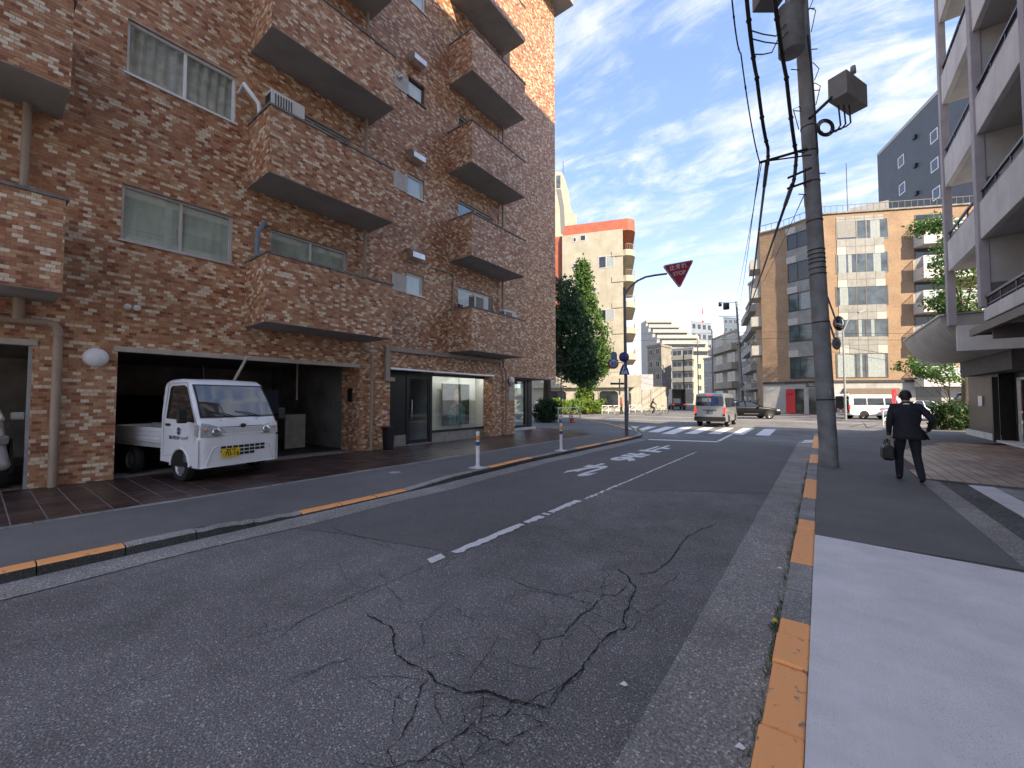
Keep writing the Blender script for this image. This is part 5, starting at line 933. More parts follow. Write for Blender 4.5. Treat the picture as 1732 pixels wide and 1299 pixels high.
def tri(k, rd):
    out_ = []
    P = [cen+(q-cen)*k for q in (tl, trr, bt)]
    for i in range(3):
        a, b, c = P[i-1], P[i], P[(i+1) % 3]; d1 = (a-b).normalized(); d2 = (c-b).normalized()
        for t in (0, .25, .5, .75, 1): out_.append(b + d1*rd*(1-t)**2 + d2*rd*t**2)
    return out_
MB().prism(tri(1.0, .14), -nn*.05).build('sign_frame', mat('sign_frame_grey', (.25, .23, .25), .5, .3), e); MB().prism([p+nn*.002 for p in tri(.97, .13)], nn*.004).build('sign_border', mat('sign_border', (.55, .5, .52), .5), e); MB().prism([p+nn*.0075 for p in tri(.9, .12)], nn*.004).build('sign_face', mat('sign_red', (.30, .015, .035), .5, var=.06), e)
LET = mat('sign_letter', (.62, .50, .54), .5)
text('lettering', '止まれ', LET, frame(cen+upv*.175+nn*.013, u, upv), e, size=.25, bold=.006); text('lettering', 'STOP', LET, frame(cen-upv*.09+nn*.013, u, upv), e, size=.22, bold=.005)
def disc_sign(name, label, c, r, mf, mr=None, nrm=None, parent_pole=None):
    nrm = nrm or Vector((-FF[0], -FF[1], 0)).normalized(); e2 = wempty(name, tuple(c), label, 'sign'); MB().lathe([(0, -.01), (r, -.01), (r, 0)], c, nrm, 26).build('plate', mr or mf, e2); MB().lathe([(0, .004), (r*(.78 if mr else .99), .004), (r*(.78 if mr else .99), .0)], c, nrm, 26).build('face', mf, e2); return e2, nrm
BLUE = mat('sign_blue', (.03, .07, .28), .5, var=.08); REDS = mat('sign_rim_red', (.42, .04, .05), .5); NAVY = mat('sign_violet_blue', (.05, .04, .22), .5, var=.1)
disc_sign('round_sign', 'plain dark blue round sign on the stop sign pole', sa(1055.5, 604, -.12), .21, NAVY)
e2, nr = disc_sign('speed_sign', 'round red-rimmed sign with number on a side bracket of the stop sign pole', sa(1037.5, 615, -.12), .22, mat('sign_pale_blue', (.38, .42, .52), .5), REDS); text('lettering', '20', BLUE, frame(sa(1037.5, 615, -.12)+nr*.006, Vector((-nr.y, nr.x, 0)), (0, 0, 1)), e2, size=.22, bold=.006); MB().tube([sa(1044, 613, -.1), sa(1056, 614)], .018, 6).build('bracket', GREYM, e2)
e2 = wempty('supplementary_plate', tuple(sa(1039, 603, -.12)), 'small rounded blue-grey plate above the red-rimmed sign', 'sign'); c3 = sa(1038.5, 602, -.10); q = MB(); q.prism([c3+Vector((RR[0]*a*.13, RR[1]*a*.13, b_*.17)) for a, b_ in ((-1, -1), (1, -1), (1, .4), (.7, .9), (0, 1.05), (-.7, .9), (-1, .4))], -nr*.012); q.build('plate', mat('plate_blue_grey', (.16, .22, .32), .5), e2); MB().tube([c3-Vector((0, 0, .1)), sa(1044, 613, -.06)], .015, 6).build('bracket', GREYM, e2)
e2 = wempty('crossing_sign', tuple(sa(1056, 626, -.12)), 'blue pentagonal pedestrian crossing sign on the stop sign pole', 'sign'); c3 = sa(1056, 625, -.12); q = MB(); q.prism([c3+Vector((RR[0]*a*.22, RR[1]*a*.22, b_*.22)) for a, b_ in ((-1, -1), (1, -1), (.72, 0.05), (.28, 1), (-.28, 1), (-.72, .05))], -nr*.012); q.build('plate', BLUE, e2)
q = MB(); q.prism([c3+nr*.002+Vector((RR[0]*a*.22, RR[1]*a*.22, b_*.22)) for a, b_ in ((-.62, -.8), (.62, -.8), (0, .72))], nr*.003); tri_ = q.build('triangle', WHITE, e2)
q = MB()
for a in (((-.3, -.75), (-.05, -.2), (.08, .25)), ((.3, -.75), (.1, -.25), (.08, .25)), ((-.22, -.1), (.05, .12), (.28, -.08))): q.tube([c3+nr*.008+Vector((RR[0]*x_*.22, RR[1]*x_*.22, y_*.22)) for x_, y_ in a], .014, 5)
q.lathe([(0, .008), (.024, .006), (.024, 0)], c3+nr*.006+Vector((RR[0]*.022, RR[1]*.022, .09)), nr, 10); q.build('pictogram', BLUE, e2)
e2 = wempty('direction_plate', tuple(sa(1045, 649)), 'thin black arrow-shaped direction plate behind the stop sign pole', 'sign'); MB().obox(sa(1044, 649, 1.5), .62, .03, .09, (0, 0, R(YAW))).build('plate', STEELD, e2); MB().tube([sa(1048, 640, 1.5), sa(1048, 668, 1.5)], .03, 6).build('post', GREYM, e2)
# rubber posts, cone, guard rails, bin
def delineator(label, px, py):
    p = Vector(gnd(px, py, .1)); e = wempty('delineator_post', tuple(p), label, 'post', 'white rubber posts on the left footway'); ORG = mat('reflector_orange', (.75, .35, .04), .4)
    MB().obox(p+Vector((0, 0, .012)), .3, .3, .024, (0, 0, .1)).build('base_plate', CONC, e, bevel=.006); MB().lathe([(.055, .024), (.05, .06), (.042, .1), (.042, .78), (.038, .81), (0, .815)], p, n=18).build('tube', mat('post_white', (.78, .78, .8), .45, var=.08, scale=9), e); MB().lathe([(.0425, .62), (.044, .63), (.044, .71), (.0425, .72)], p, n=18).build('orange_band', ORG, e); MB().lathe([(.0425, .5), (.0438, .505), (.0438, .585), (.0425, .59)], p, n=18).build('dark_band', BLUE, e)
delineator('white rubber post with orange band in front of the shop window', 808, 792); delineator('white rubber post standing by the glazed corner of the brick building', 949, 763)
p = Vector(gnd(967, 715, .1)); e = wempty('traffic_cone', tuple(p), 'red traffic cone between posts at the corner kerb', 'traffic cone'); MB().obox(p+Vector((0, 0, .02)), .38, .38, .04).build('base', mat('cone_base', (.4, .05, .03), .5), e, bevel=.01); MB().lathe([(.15, .04), (.035, .68), (0, .69)], p, n=18).build('cone', mat('cone_red', (.6, .06, .035), .5), e)
def guard(label, pa, pb_, m, posts=3, h=.85, group=None):
    a, b = Vector(pa), Vector(pb_); e = wempty('guard_rail', tuple(a), label, 'railing', group); q = None
    for k in range(posts): p = a.lerp(b, k/(posts-1)); MB().tube([p, p+Vector((0, 0, h))], .035, 8).build('post', m, e)
    for z in (h-.02, .35): MB().tube([a+Vector((0, 0, z)), b+Vector((0, 0, z))], .028, 8).build('rail', m, e)
    for k in range(posts-1): p0, p1 = a.lerp(b, k/(posts-1)), a.lerp(b, (k+1)/(posts-1)); MB().tube([p0+Vector((0, 0, .36)), p1+Vector((0, 0, h-.03))], .018, 6).build('brace', m, e)
guard('white tubular guard rail in the sun before the cafe window', (*P2(1018, 43), .1), (*P2(1050, 43.5), .1), WHITE, 4)
guard('white guard rail by the boundary wall across the junction', (*P2(1064, 46), .1), (*P2(1084, 47), .1), WHITE, 3)
guard('thin grey railing at the corner kerb beside the traffic cone', (*P2(944, 25.5), .1), (*P2(981, 26.5), .1), METAL, 3, 1.0)
guard('thin white railing at the kerb in front of the walking man', gnd(1494, 722, .1), tuple(Vector(gnd(1512, 716, .1))), WHITE, 2, .9)
p = Vector((-10.45, 7.62, .1)); e = wempty('waste_bin', tuple(p), 'black plastic waste bin standing against the brick pier by the shop', 'bin'); q = MB(); q.add([p+Vector((x*k, y*k, z)) for z, k in ((0, .8), (.62, 1.0)) for x, y in ((-.14, -.14), (.14, -.14), (.14, .14), (-.14, .14))], [(0, 3, 2, 1), (4, 5, 6, 7), (0, 1, 5, 4), (1, 2, 6, 5), (2, 3, 7, 6), (3, 0, 4, 7)]); q.build('body', BLACK, e, bevel=.02); MB().box(p.x-.16, p.x+.16, p.y-.16, p.y+.16, .725, .80).build('lid', BLACK, e, bevel=.03)
# air-conditioner boxes on the balconies
def aircon(label, x, y, z, fx=.3, fy=.78):
    e = wempty('air_conditioner', (x, y, z), label, 'air conditioner', 'air conditioners on the balconies'); MB().box(x-fx/2, x+fx/2, y-fy/2, y+fy/2, z, z+.6).build('casing', mat('aircon_case', (.62, .61, .58), .5, var=.05), e, bevel=.012)
    q = MB()
    for k in range(7): q.box(x+fx/2+.002, x+fx/2+.012, y-.3+.06*k, y-.28+.06*k, z+.08, z+.52)
    for k in range(5): q.box(x-.12+.055*k, x-.09+.055*k, y-fy/2-.012, y-fy/2-.002, z+.1, z+.52)
    q.build('grille', STEELD, e)
def shelf(x, y, z0, z1, n='shelf'): return MB().box(x-.2, x+.2, y-.45, y+.45, z0, z1).build(n, GREYM, B)
shelf(-10.2, 4.38, 6.82, 8.27, 'stand'); aircon('white air conditioner on the upper balcony beside the white exhaust pipe', -10.2, 4.38, 8.275)
shelf(-10.15, 11.35, 3.5, 4.86, 'stand'); aircon('air conditioner in front of the bright lower balcony window', -10.15, 11.35, 4.865); shelf(-9.98, 12.9, 3.5, 4.56, 'stand'); aircon('pale air conditioner at the end of the lowest far balcony', -9.98, 12.9, 4.565)
# ================================================================ vehicles
CARW = mat('white_car_paint', (.80, .80, .82), .25, var=.03, coat=.6, local=True); SILV = mat('silver_car_paint', (.42, .44, .46), .3, .55, var=.04, coat=.6, local=True); BLK = mat('black_car_paint', (.006, .006, .007), .3, var=.05, spec=.15, coat=.0, local=True)
BLUEC = mat('blue_car_paint', (.25, .32, .42), .3, .3, var=.05, coat=.5, local=True); VGL = glass('vehicle_glass', (.55, .62, .64), 1.5, .25); VGLD = glass('vehicle_privacy_glass', (.2, .22, .25), 1.3, .5)
LAMPC = mat('lamp_clear', (.62, .64, .66), .12, .35, var=.2, scale=30, local=True); LAMPR = mat('tail_lamp_red', (.5, .015, .015), .2, var=.1, emit=(.9, .05, .03, .35)); LAMPD = mat('lamp_chrome', (.75, .75, .77), .12, .9, var=.1); RIMS = mat('steel_wheel', (.42, .42, .43), .4, .7, var=.1, local=True)
GREYP = mat('grey_trim', (.50, .50, .50), .45, var=.06, local=True)
def lerp(a, b, t): return a + (b-a)*t
def wheel(par, x, y, z, r, w_, side, spokes=0, rimm=None):
    t = MB().lathe([(r*.62, -w_/2), (r*.93, -w_/2), (r, -w_*.36), (r, w_*.36), (r*.93, w_/2), (r*.62, w_/2)], (x, y, z), (0, 1, 0), 28).build('wheel', RUBBER, par)
    s = side; q = MB().lathe([(r*.64, s*w_*.5), (r*.62, s*w_*.42), (r*.55, s*w_*.28), (r*.40, s*w_*.30), (r*.2, s*w_*.40), (0, s*w_*.42)], (x, y, z), (0, 1, 0), 28); o = q.build('rim', rimm or RIMS, t)
    n = spokes or 10; q = MB()
    for k in range(n):
        a = 2*PI*k/n
        if spokes:
            c = Vector((x+math.cos(a)*r*.36, y+s*w_*.44, z+math.sin(a)*r*.36)); q.obox(c, r*.52, w_*.12, r*.13, (0, -a, 0))
        else:
            c = Vector((x+math.cos(a)*r*.49, y+s*w_*.295, z+math.sin(a)*r*.49)); q.lathe([(r*.055, .0), (r*.04, s*.012), (0, s*.012)], c, (0, 1, 0), 8)
    q.build('wheel_face', (rimm or RIMS) if spokes else BLACK, t)['kind'] = 'stuff'
    return t
def loft(secs, close=True):          # secs: list of rings (same count)
    m = MB(); n = len(secs[0]); vs_ = [p for s in secs for p in s]
    m.add(vs_, [(i*n+j, i*n+(j+1) % n, (i+1)*n+(j+1) % n, (i+1)*n+j) for i in range(len(secs)-1) for j in range(n)], True)
    if close: m.add(secs[0], [tuple(range(n))[::-1]]); m.add(secs[-1], [tuple(range(n))])
    return m
def ring(x, hw, z0, z1, rt=.12, rb=.06, tuck=0., dx=0.):          # rounded box cross-section at x; tuck narrows the top
    pts = []
    for (cy, cz, r, a0) in ((hw, z0, rb, -90), (hw-tuck, z1, rt, 0), (-(hw-tuck), z1, rt, 90), (-hw, z0, rb, 180)):
        sy = 1 if cy > 0 else -1; sz = -1 if cz == z0 else 1
        for k in range(5): a = R(a0 + 22.5*k); pts.append((x, cy - sy*r + math.cos(a)*r, cz - sz*r + math.sin(a)*r))
    return [(p[0] + dx*(p[2]-z0)/(z1-z0), p[1], p[2]) for p in pts]
# ---------------- the small white pick-up truck (local: +x forward, y to its left, z up)
def kei_truck(e):
    hw = .738; m = MB(); W_ = hw
    # cab: side profile lofted across the width, rounded towards the flanks
    prof = [(.0, .30), (.02, .42), (.03, .62), (.03, .86), (.0, 1.04), (-.05, 1.14), (-.22, 1.44), (-.40, 1.70), (-.47, 1.79), (-.58, 1.84), (-.85, 1.865), (-1.15, 1.86), (-1.27, 1.83), (-1.30, 1.76), (-1.30, 1.2), (-1.30, .55), (-1.30, .33)]
    ys = [-1, -.985, -.95, -.88, -.6, -.2, .2, .6, .88, .95, .985, 1]
    def inset(t): a = abs(t); return 0 if a < .6 else .012 if a < .9 else .03 if a < .96 else .055 if a < .99 else .085
    def tum(z): return 0 if z < 1.0 else .055*((z-1.0)/.86)**1.25
    cx_, cz_ = -.65, 1.0; secs = []
    for t in ys:
        i = inset(t); s = []
        for x, z in prof:
            dx = -1 if x > -.5 and z < 1.75 else 0; dz = -1 if z > 1.75 else 0; bow = -.03*t*t if x > -.5 else 0
            s.append((x + dx*i + bow, t*(W_ - tum(z)), z + dz*i*.9))
        secs.append(s)
    n = len(prof); vs_ = [p for s in secs for p in s]; F = []
    for i in range(len(ys)-1):
        for j in range(n):
            j2 = (j+1) % n; F.append((i*n+j, i*n+j2, (i+1)*n+j2, (i+1)*n+j))
    m.add(vs_, F, True); m.add(secs[0], [tuple(range(n))[::-1]]); m.add(secs[-1], [tuple(range(n))])
    cab = m.build('cab', CARW, e)
    def front(z):      # x of the front surface at height z
        for (x0, z0), (x1, z1) in zip(prof[:8], prof[1:9]):
            if z0 <= z <= z1: return lerp(x0, x1, (z-z0)/(z1-z0))
        return prof[0][0]
    def fp(y, z, off=.006): return (front(z) - .03*(y/W_)**2 + off - (.012 if abs(y) > .6*W_ else 0)*min(1, (abs(y)/W_-.6)/.3), y, z)
    def fpatch(name, pts, mt, off, par, th=.006, nn=1):
        a = [Vector(fp(y, z, off)) for y, z in pts]; return MB().prism(a, (th, 0, 0)).build(name, mt, par)
    def fgrid(name, y0, y1, z0, z1, mt, par, off=.006, nu=12, nv=6, taper=0.): return MB().grid(lambda u, v: fp(lerp(y0+taper*v, y1-taper*v, u), lerp(z0, z1, v), off), nu, nv).build(name, mt, par, recalc=False)
    # windscreen with black surround
    fgrid('windscreen_surround', -.695, .695, 1.14, 1.745, BLACK, cab, .004, 14, 10, .045); fgrid('windscreen', -.67, .67, 1.165, 1.722, mat('windscreen_glass', (.012, .014, .016), .03, var=0, spec=.9, coat=1.0), cab, .009, 14, 10, .055)
    # wipers
    for y0, y1 in ((-.12, -.52), (.36, -.08)):
        a, b = Vector(fp(y0, 1.145, .03)), Vector(fp(y1, 1.25, .022)); MB().tube([a, a.lerp(b, .5)+Vector((.01, 0, .02)), b], [.014, .009, .006], 6).build('wiper', BLACK, cab)
    # headlamps wrapping the corners
    for s in (-1, 1):
        o = [(.70, 1.055), (.735, .96), (.735, .80), (.37, .81), (.315, .865), (.35, .935), (.46, .985), (.58, 1.03)]
        hl = MB(); hl.prism([Vector(fp(s*y*.985, z, .0)) for y, z in o], (.014, 0, 0)); h = hl.build('headlamp', LAMPC, e, bevel=.006)
        MB().lathe([(0, .016), (.06, .018), (.074, .012), (.078, .0)], Vector(fp(s*.47, .885, .010)), (1, 0, 0), 18).build('reflector', LAMPD, h); MB().lathe([(0, .016), (.03, .016), (.036, .0)], Vector(fp(s*.64, .93, .012)), (1, 0, 0), 14).build('indicator', mat('indicator_amber%d' % s, (.6, .4, .25), .2), h)
        sd = MB(); sd.prism([(-.05, s*(W_+.001), 1.03), (-.055, s*(W_+.001), .81), (-.16, s*(W_+.001), .84), (-.15, s*(W_+.001), 1.02)], (0, s*.006, 0)); sd.build('lamp_return', LAMPC, h)
        MB().lathe([(.008, 0), (.010, .008), (0, .01)], Vector(fp(s*.33-.05, 1.09, .006)), (1, 0, 0), 8).build('washer_nozzle', BLACK, cab)
    # front panel lines, garnish, badge, bumper with grille slots
    fgrid('garnish', -.36, .36, .865, .95, GREYP, cab, .010, 8, 2); fgrid('panel_line', -.40, .40, .962, .974, BLACK, cab, .005, 8, 1)
    for z in (.845, .775, .70): fgrid('rib', -.385, .385, z-.012, z+.012, CARW, cab, .016, 8, 2)
    bd_ = MB().lathe([(0, .012), (.03, .011), (.042, .006), (.042, 0)], (0, 0, 0), (1, 0, 0), 20); bd_.v = [(x + front(.985)+.006, y*1.5, z+.985) for x, y, z in bd_.v]; bd_.build('badge', BLACK, cab); b2 = MB().lathe([(.034, .013), (.042, .013), (.042, .008)], (0, 0, 0), (1, 0, 0), 20); b2.v = [(x + front(.985)+.007, y*1.5, z+.985) for x, y, z in b2.v]; b2.build('badge_rim', LAMPD, cab)
    bp = MB().grid(lambda u, v: (lerp(.035, .05, v)*1.0 - .035*((u-.5)*2)**2 - (.07*max(0, abs(u-.5)*2-.9)/.1), lerp(-W_-.004, W_+.004, u), lerp(.27, .76, v)), 30, 6); bp.grid(lambda u, v: (lerp(-.02, -.50, u), -W_-.006, lerp(.27 if u < .4 else .36, .76 if u < .2 else .66, v)), 6, 3); bp.grid(lambda u, v: (lerp(-.02, -.50, u), W_+.006, lerp(.27 if u < .4 else .36, .76 if u < .2 else .66, v)), 6, 3); bp.add([(.035, -W_, .27), (.035, W_, .27), (-.4, W_, .27), (-.4, -W_, .27)], [(0, 1, 2, 3)]); bmp = bp.build('bumper', CARW, e, recalc=False)
    def bpt(y, z, off=.0): u = y/W_; return (.045 - .035*u*u + off, y, z)
    for s in (-1, 1): MB().tube([bpt(s*.64, .30, .004), bpt(s*.58, .47, .006), bpt(s*.53, .60, .006), bpt(s*.46, .63, .005)], .008, 6).build('bumper_crease', CARW, bmp)
    for r_, z in enumerate((.60, .535, .47)):
        xs = [(-.40 + .105*k, -.40 + .105*k + .092) for k in range(8)]
        for y0, y1 in xs:
            if (r_ == 2 and (y0 > .2 or y0 < -.3)): continue
            MB().grid(lambda u, v: bpt(lerp(y0, y1, u), lerp(z-.024, z+.024, v), .004), 2, 1).build('grille_slot', BLACK, bmp, recalc=False)
    YP = mat('plate_yellow', (.80, .55, .03), .5, var=.04); pc = Vector(bpt(-.23, .50, .016)); pl = MB().box(pc.x-.006, pc.x, pc.y-.165, pc.y+.165, pc.z-.0825, pc.z+.0825).build('number_plate', YP, bmp, bevel=.003)
    fm = lambda dy, dz: frame((pc.x+.002, pc.y+dy, pc.z+dz), (0, 1, 0), (0, 0, 1))
    text('plate_number', '70-16', BLACK, fm(.02, -.022), pl, size=.115, bold=.0015); text('plate_region', '練馬 480', BLACK, fm(0, .052), pl, size=.046); text('plate_kana', 'さ', BLACK, fm(-.135, -.02), pl, size=.04)
    # doors: window, handle, mirror, logo (both flanks)
    for s in (-1, 1):
        def sp(x, z, off=.004): return (x, s*(W_ - tum(z) + off), z)
        q = MB(); q.prism([sp(x, z, .003) for x, z in ((-.17, 1.06), (-.42, 1.10), (-1.13, 1.12), (-1.13, 1.14), (-1.08, 1.68), (-1.02, 1.72), (-.62, 1.73), (-.52, 1.69))], (0, s*.004, 0)); dw = q.build('door_window', mat('door_window_glass%d' % s, (.012, .014, .016), .04, var=0, spec=.8), cab)
        q = MB()
        dl = [(-.10, 1.03), (-.12, .60), (-1.2, .42), (-1.22, 1.12), (-1.16, 1.76), (-.55, 1.78)]
        for (x0, z0), (x1, z1) in zip(dl, dl[1:]+dl[:1]): q.tube([sp(x0, z0, .0), sp(x1, z1, .0)], .005, 5)
        q.build('door_gap', GREYM, cab); q = MB(); q.box(-1.12, -.98, s*(W_+.004), s*(W_+.022), .985, 1.03); q.build('door_handle', BLACK, cab, bevel=.008)
        ma = Vector(sp(-.22, 1.08, .0)); MB().tube([ma, ma+Vector((.02, s*.14, .02))], .016, 6).build('mirror_arm', BLACK, e); MB().obox(ma+Vector((.03, s*.19, .10)), .08, .15, .24, (0, 0, s*.15)).build('door_mirror', BLACK, e, bevel=.025)
        NV = mat('logo_navy%d' % s, (.03, .04, .16), .5); U_ = (-s*-1 if s < 0 else -1, 0, 0); U_ = (1, 0, 0) if s < 0 else (-1, 0, 0)
        lo = frame((-.68, s*(W_+.007), .90), U_, (0, 0, 1)); q = MB()
        for a, b, c_ in (((-.045, .02), (.0, .065), (.045, .02)), ((-.045, -.02), (0, -.065), (.045, -.02))): q.tube([lo @ Vector((*a, 0)), lo @ Vector((*b, 0)), lo @ Vector((*c_, 0))], .010, 6)
        q.tube([lo @ Vector((-.03, 0, 0)), lo @ Vector((.03, 0, 0))], .010, 6); q.tube([lo @ Vector((0, .06, 0)), lo @ Vector((0, -.06, 0))], .006, 6); q.build('door_logo', NV, cab)
        text('door_lettering', '富士河口ホームック', NV, frame((-.68, s*(W_+.007), .775), U_, (0, 0, 1)), cab, size=.072, bold=.002)
        # wheel arch lip
        q = MB(); q.tube([(-.62+.315*math.cos(a), s*(W_+.0), .28+.315*math.sin(a)) for a in np.linspace(0, PI, 14)], .022, 6); q.build('wheel_arch', CARW, cab)
        q = MB(); q.prism([(-.62+.30*math.cos(a), s*(W_-.02), .27+.30*math.sin(a)) for a in np.linspace(0, PI, 14)], (0, s*.026, 0)); q.build('arch_well', BLACK, cab)
        wheel(e, -.62, s*(W_-.075), .265, .265, .145, s); wheel(e, -2.5, s*(W_-.08), .265, .265, .145, s)
    # load bed with drop sides
    bed = MB().box(-3.28, -1.36, -.705, .705, .56, .64).build('bed_floor', GREYP, e)
    for s in (-1, 1):
        sd = MB().box(-3.28, -1.36, s*.705 if s < 0 else .675, s*.675 if s < 0 else .705, .645, .935).build('bed_side', CARW, e, bevel=.008)
        for z in (.71, .79, .87): MB().box(-3.26, -1.38, s*.712-.006, s*.712+.006, z-.014, z+.014).build('side_rib', CARW, sd)
        MB().tube([(-1.40, s*.66, .94), (-1.45, s*.66, 1.02), (-1.8, s*.66, 1.02), (-1.85, s*.66, .94)], .012, 6).build('rope_rail', METAL, sd)
    MB().box(-3.31, -3.285, -.705, .705, .645, .935).build('tailgate', CARW, e); MB().box(-1.358, -1.335, -.70, .70, .645, 1.12).build('headboard', CARW, e); MB().box(-3.2, -1.2, -.35, .35, .38, .555).build('chassis', BLACK, e)
    q = MB()
    for y in (-.6, .6): q.tube([(-1.34, y, 1.1), (-1.34, y, 1.70)], .014, 6)
    q.tube([(-1.34, -.6, 1.69), (-1.34, .6, 1.69)], .014, 6); q.build('guard_frame', CARW, e)
    MB().tube([(-.75, -.30, 1.86), (-.80, -.30, 2.12)], .005, 5).build('antenna', BLACK, e); MB().box(-1.1, -.04, -.70, .70, .26, .34).build('underbody', BLACK, e)
tp = Vector((-9.03, 3.20, .1)); KT = empty('pickup_truck', tp, R(11), 'small white cab-over pickup truck with yellow number plate nosing out of the garage', 'truck'); kei_truck(KT)
KT.scale = (1.02, 1.0, 1.035)
a0_ = Vector(onX(398, 640, -10.35)); a1_ = Vector(onX(418, 604, -10.0)); tag(MB().tube([a0_ - (a1_-a0_)*3.0, a1_], .028, 8).build('timber_pole', mat('pale_timber', (.55, .47, .36), .7, var=.15), None), 'pale timber pole slanting up over the cab of the white pickup truck', 'pole')
# load in the shade behind: second vehicle, sacks
e = empty('minivan', (-14.2, 2.55, .09), 0, 'dark minivan parked deep in the garage behind the white pickup truck', 'car')
# ---------------- generic cars from stations: (x, half width, z bottom, z top, tuck)
def car_body(e, st, paint, name='body'):
    return loft([ring(x, hw, z0, z1, rt, .08, tk) for x, hw, z0, z1, rt, tk in st]).build(name, paint, e)
def sedan(e, paint, L_=4.7, hw=.9, H=1.45, spokes=5, rimm=None, wagon=0):
    car_body(e, [(-L_/2, hw*.78, .42, .82, .1, .04), (-L_/2+.08, hw*.92, .34, .96, .1, .05), (-L_*.38, hw, .26, 1.0, .1, .06), (-L_*.2, hw, .22, 1.0, .1, .06), (L_*.12, hw, .22, .99, .1, .06), (L_*.28, hw, .24, .94, .12, .07), (L_*.40, hw*.98, .28, .86, .14, .08), (L_/2-.1, hw*.88, .34, .74, .14, .08), (L_/2, hw*.7, .42, .64, .1, .05)], paint)
    r0, r1 = (-L_*.44 if wagon else -L_*.33), L_*.20; cabin = [(r0, hw*.80, .95, 1.0, .02, .02), (r0+(.25 if wagon else .6), hw*.86, .95, H-.04, .14, .18), (-.3, hw*.88, .95, H, .14, .2), (.25, hw*.88, .95, H-.02, .14, .2), (r1, hw*.88, .93, .98, .02, .02)]
    c_ = loft([ring(x, w_, z0, z1, rt, .01, tk) for x, w_, z0, z1, rt, tk in cabin]).build('cabin_glass', VGLD, e)
    ro = MB().grid(lambda u, v: (lerp(r0+(.28 if wagon else .62), .28, u), (v-.5)*2*(hw*.88-.2), H+.006-.05*(2*v-1)**2*.6-.03*(2*u-1)**2), 8, 6); ro.build('roof', paint, e, recalc=False)
    for s in (-1, 1):
        for xa, za, xb, zb in ((r1, .96, .28, H-.05), (r0, .97, r0+.62, H-.07), (-.35, .97, -.35, H-.04)):
            MB().tube([(xa, s*(hw*.88), za), (xb, s*(hw*.88-.19), zb)], .035, 6).build('pillar', paint, e)
        MB().obox((r1-.35, s*(hw+.08), 1.0), .12, .18, .12).build('door_mirror', paint, e, bevel=.02); q = MB(); q.obox((L_/2-.28, s*hw*.76, .70), .34, .22, .13, (0, 0, -s*.45)); q.build('headlamp', LAMPC, e, bevel=.03); q = MB(); q.obox((-L_/2+.08, s*hw*.74, .82), .10, .3, .14, (0, 0, s*.3)); q.build('tail_lamp', LAMPR, e, bevel=.02)
        for xw in (-L_*.30, L_*.30): wheel(e, xw, s*(hw-.10), .325, .325, .22, s, spokes, rimm); q = MB(); q.prism([(xw+.37*math.cos(a), s*(hw-.03), .33+.37*math.sin(a)) for a in np.linspace(-.25, PI+.25, 16)], (0, s*.034, 0)); q.build('arch_well', BLACK, e)
        MB().box(-L_*.12, L_*.12, s*(hw+.001)-.004, s*(hw+.001)+.004, .40, .42).build('sill_trim', GREYM, e); MB().box(-.52, -.36, s*(hw)-.01, s*(hw)+.012, .80, .83).build('door_handle', paint, e)
    MB().box(L_/2-.06, L_/2+.012, -.42, .42, .36, .56).build('grille', BLACK, e, bevel=.02)
def place(name, label, px, py, z, head, cat='car', group=None): p = gnd(px, py, z); return empty(name, (float(p[0]), float(p[1]), z), head, label, cat, group)
sedan(e, BLK, 4.3, .82, 1.65, wagon=1)
e = empty('hatchback', (-12.55, -.43, .09), 0, 'white car nosing out of the dark left-hand garage', 'car'); e.scale = (1, 1, 1.22); sedan(e, CARW, 4.1, .87, 1.5, wagon=1)
e = empty('sedan', (*P2(1262, 34.5), 0), R(YAW-8), 'black sedan with bright alloy wheels crossing behind the silver van', 'car'); sedan(e, BLK, 4.75, .91, 1.46, 5, LAMPD)
e = empty('sedan', (*P2(1556, 31), .0), R(YAW-4), 'white sedan parked in the sun beyond the walking man', 'car'); sedan(e, CARW, 4.6, .9, 1.5)
e = empty('delivery_truck', (*P2(1660, 30.5), .0), R(YAW+178), 'pale blue light truck cab showing above the dark green hedge', 'truck')
car_body(e, [(-2.0, .85, .5, .9, .08, .02), (.9, .85, .4, 1.25, .1, .03), (1.35, .85, .4, 1.25, .1, .04), (1.65, .80, .45, 1.0, .1, .05)], BLUEC); loft([ring(.35, .84, 1.2, 2.05, .1, .02, .1), ring(.5, .84, 1.2, 2.1, .12, .02, .1), ring(.95, .84, 1.2, 2.05, .12, .02, .1), ring(1.42, .84, 1.2, 1.26, .02, .02, .0)]).build('cab_glass', VGLD, e); MB().box(.33, 1.0, -.72, .72, 2.06, 2.13).build('cab_roof', BLUEC, e, bevel=.03); MB().box(-2.4, .25, -.85, .85, .75, 1.15).build('load_bed', BLUEC, e)
for s in (-1, 1): MB().tube([(1.42, s*.82, 1.24), (.95, s*.74, 2.06)], .04, 6).build('pillar', BLUEC, e); MB().obox((1.2, s*1.0, 1.45), .1, .16, .3).build('door_mirror', BLACK, e, bevel=.02); wheel(e, 1.0, s*.72, .34, .34, .2, s); wheel(e, -1.5, s*.72, .34, .34, .2, s)
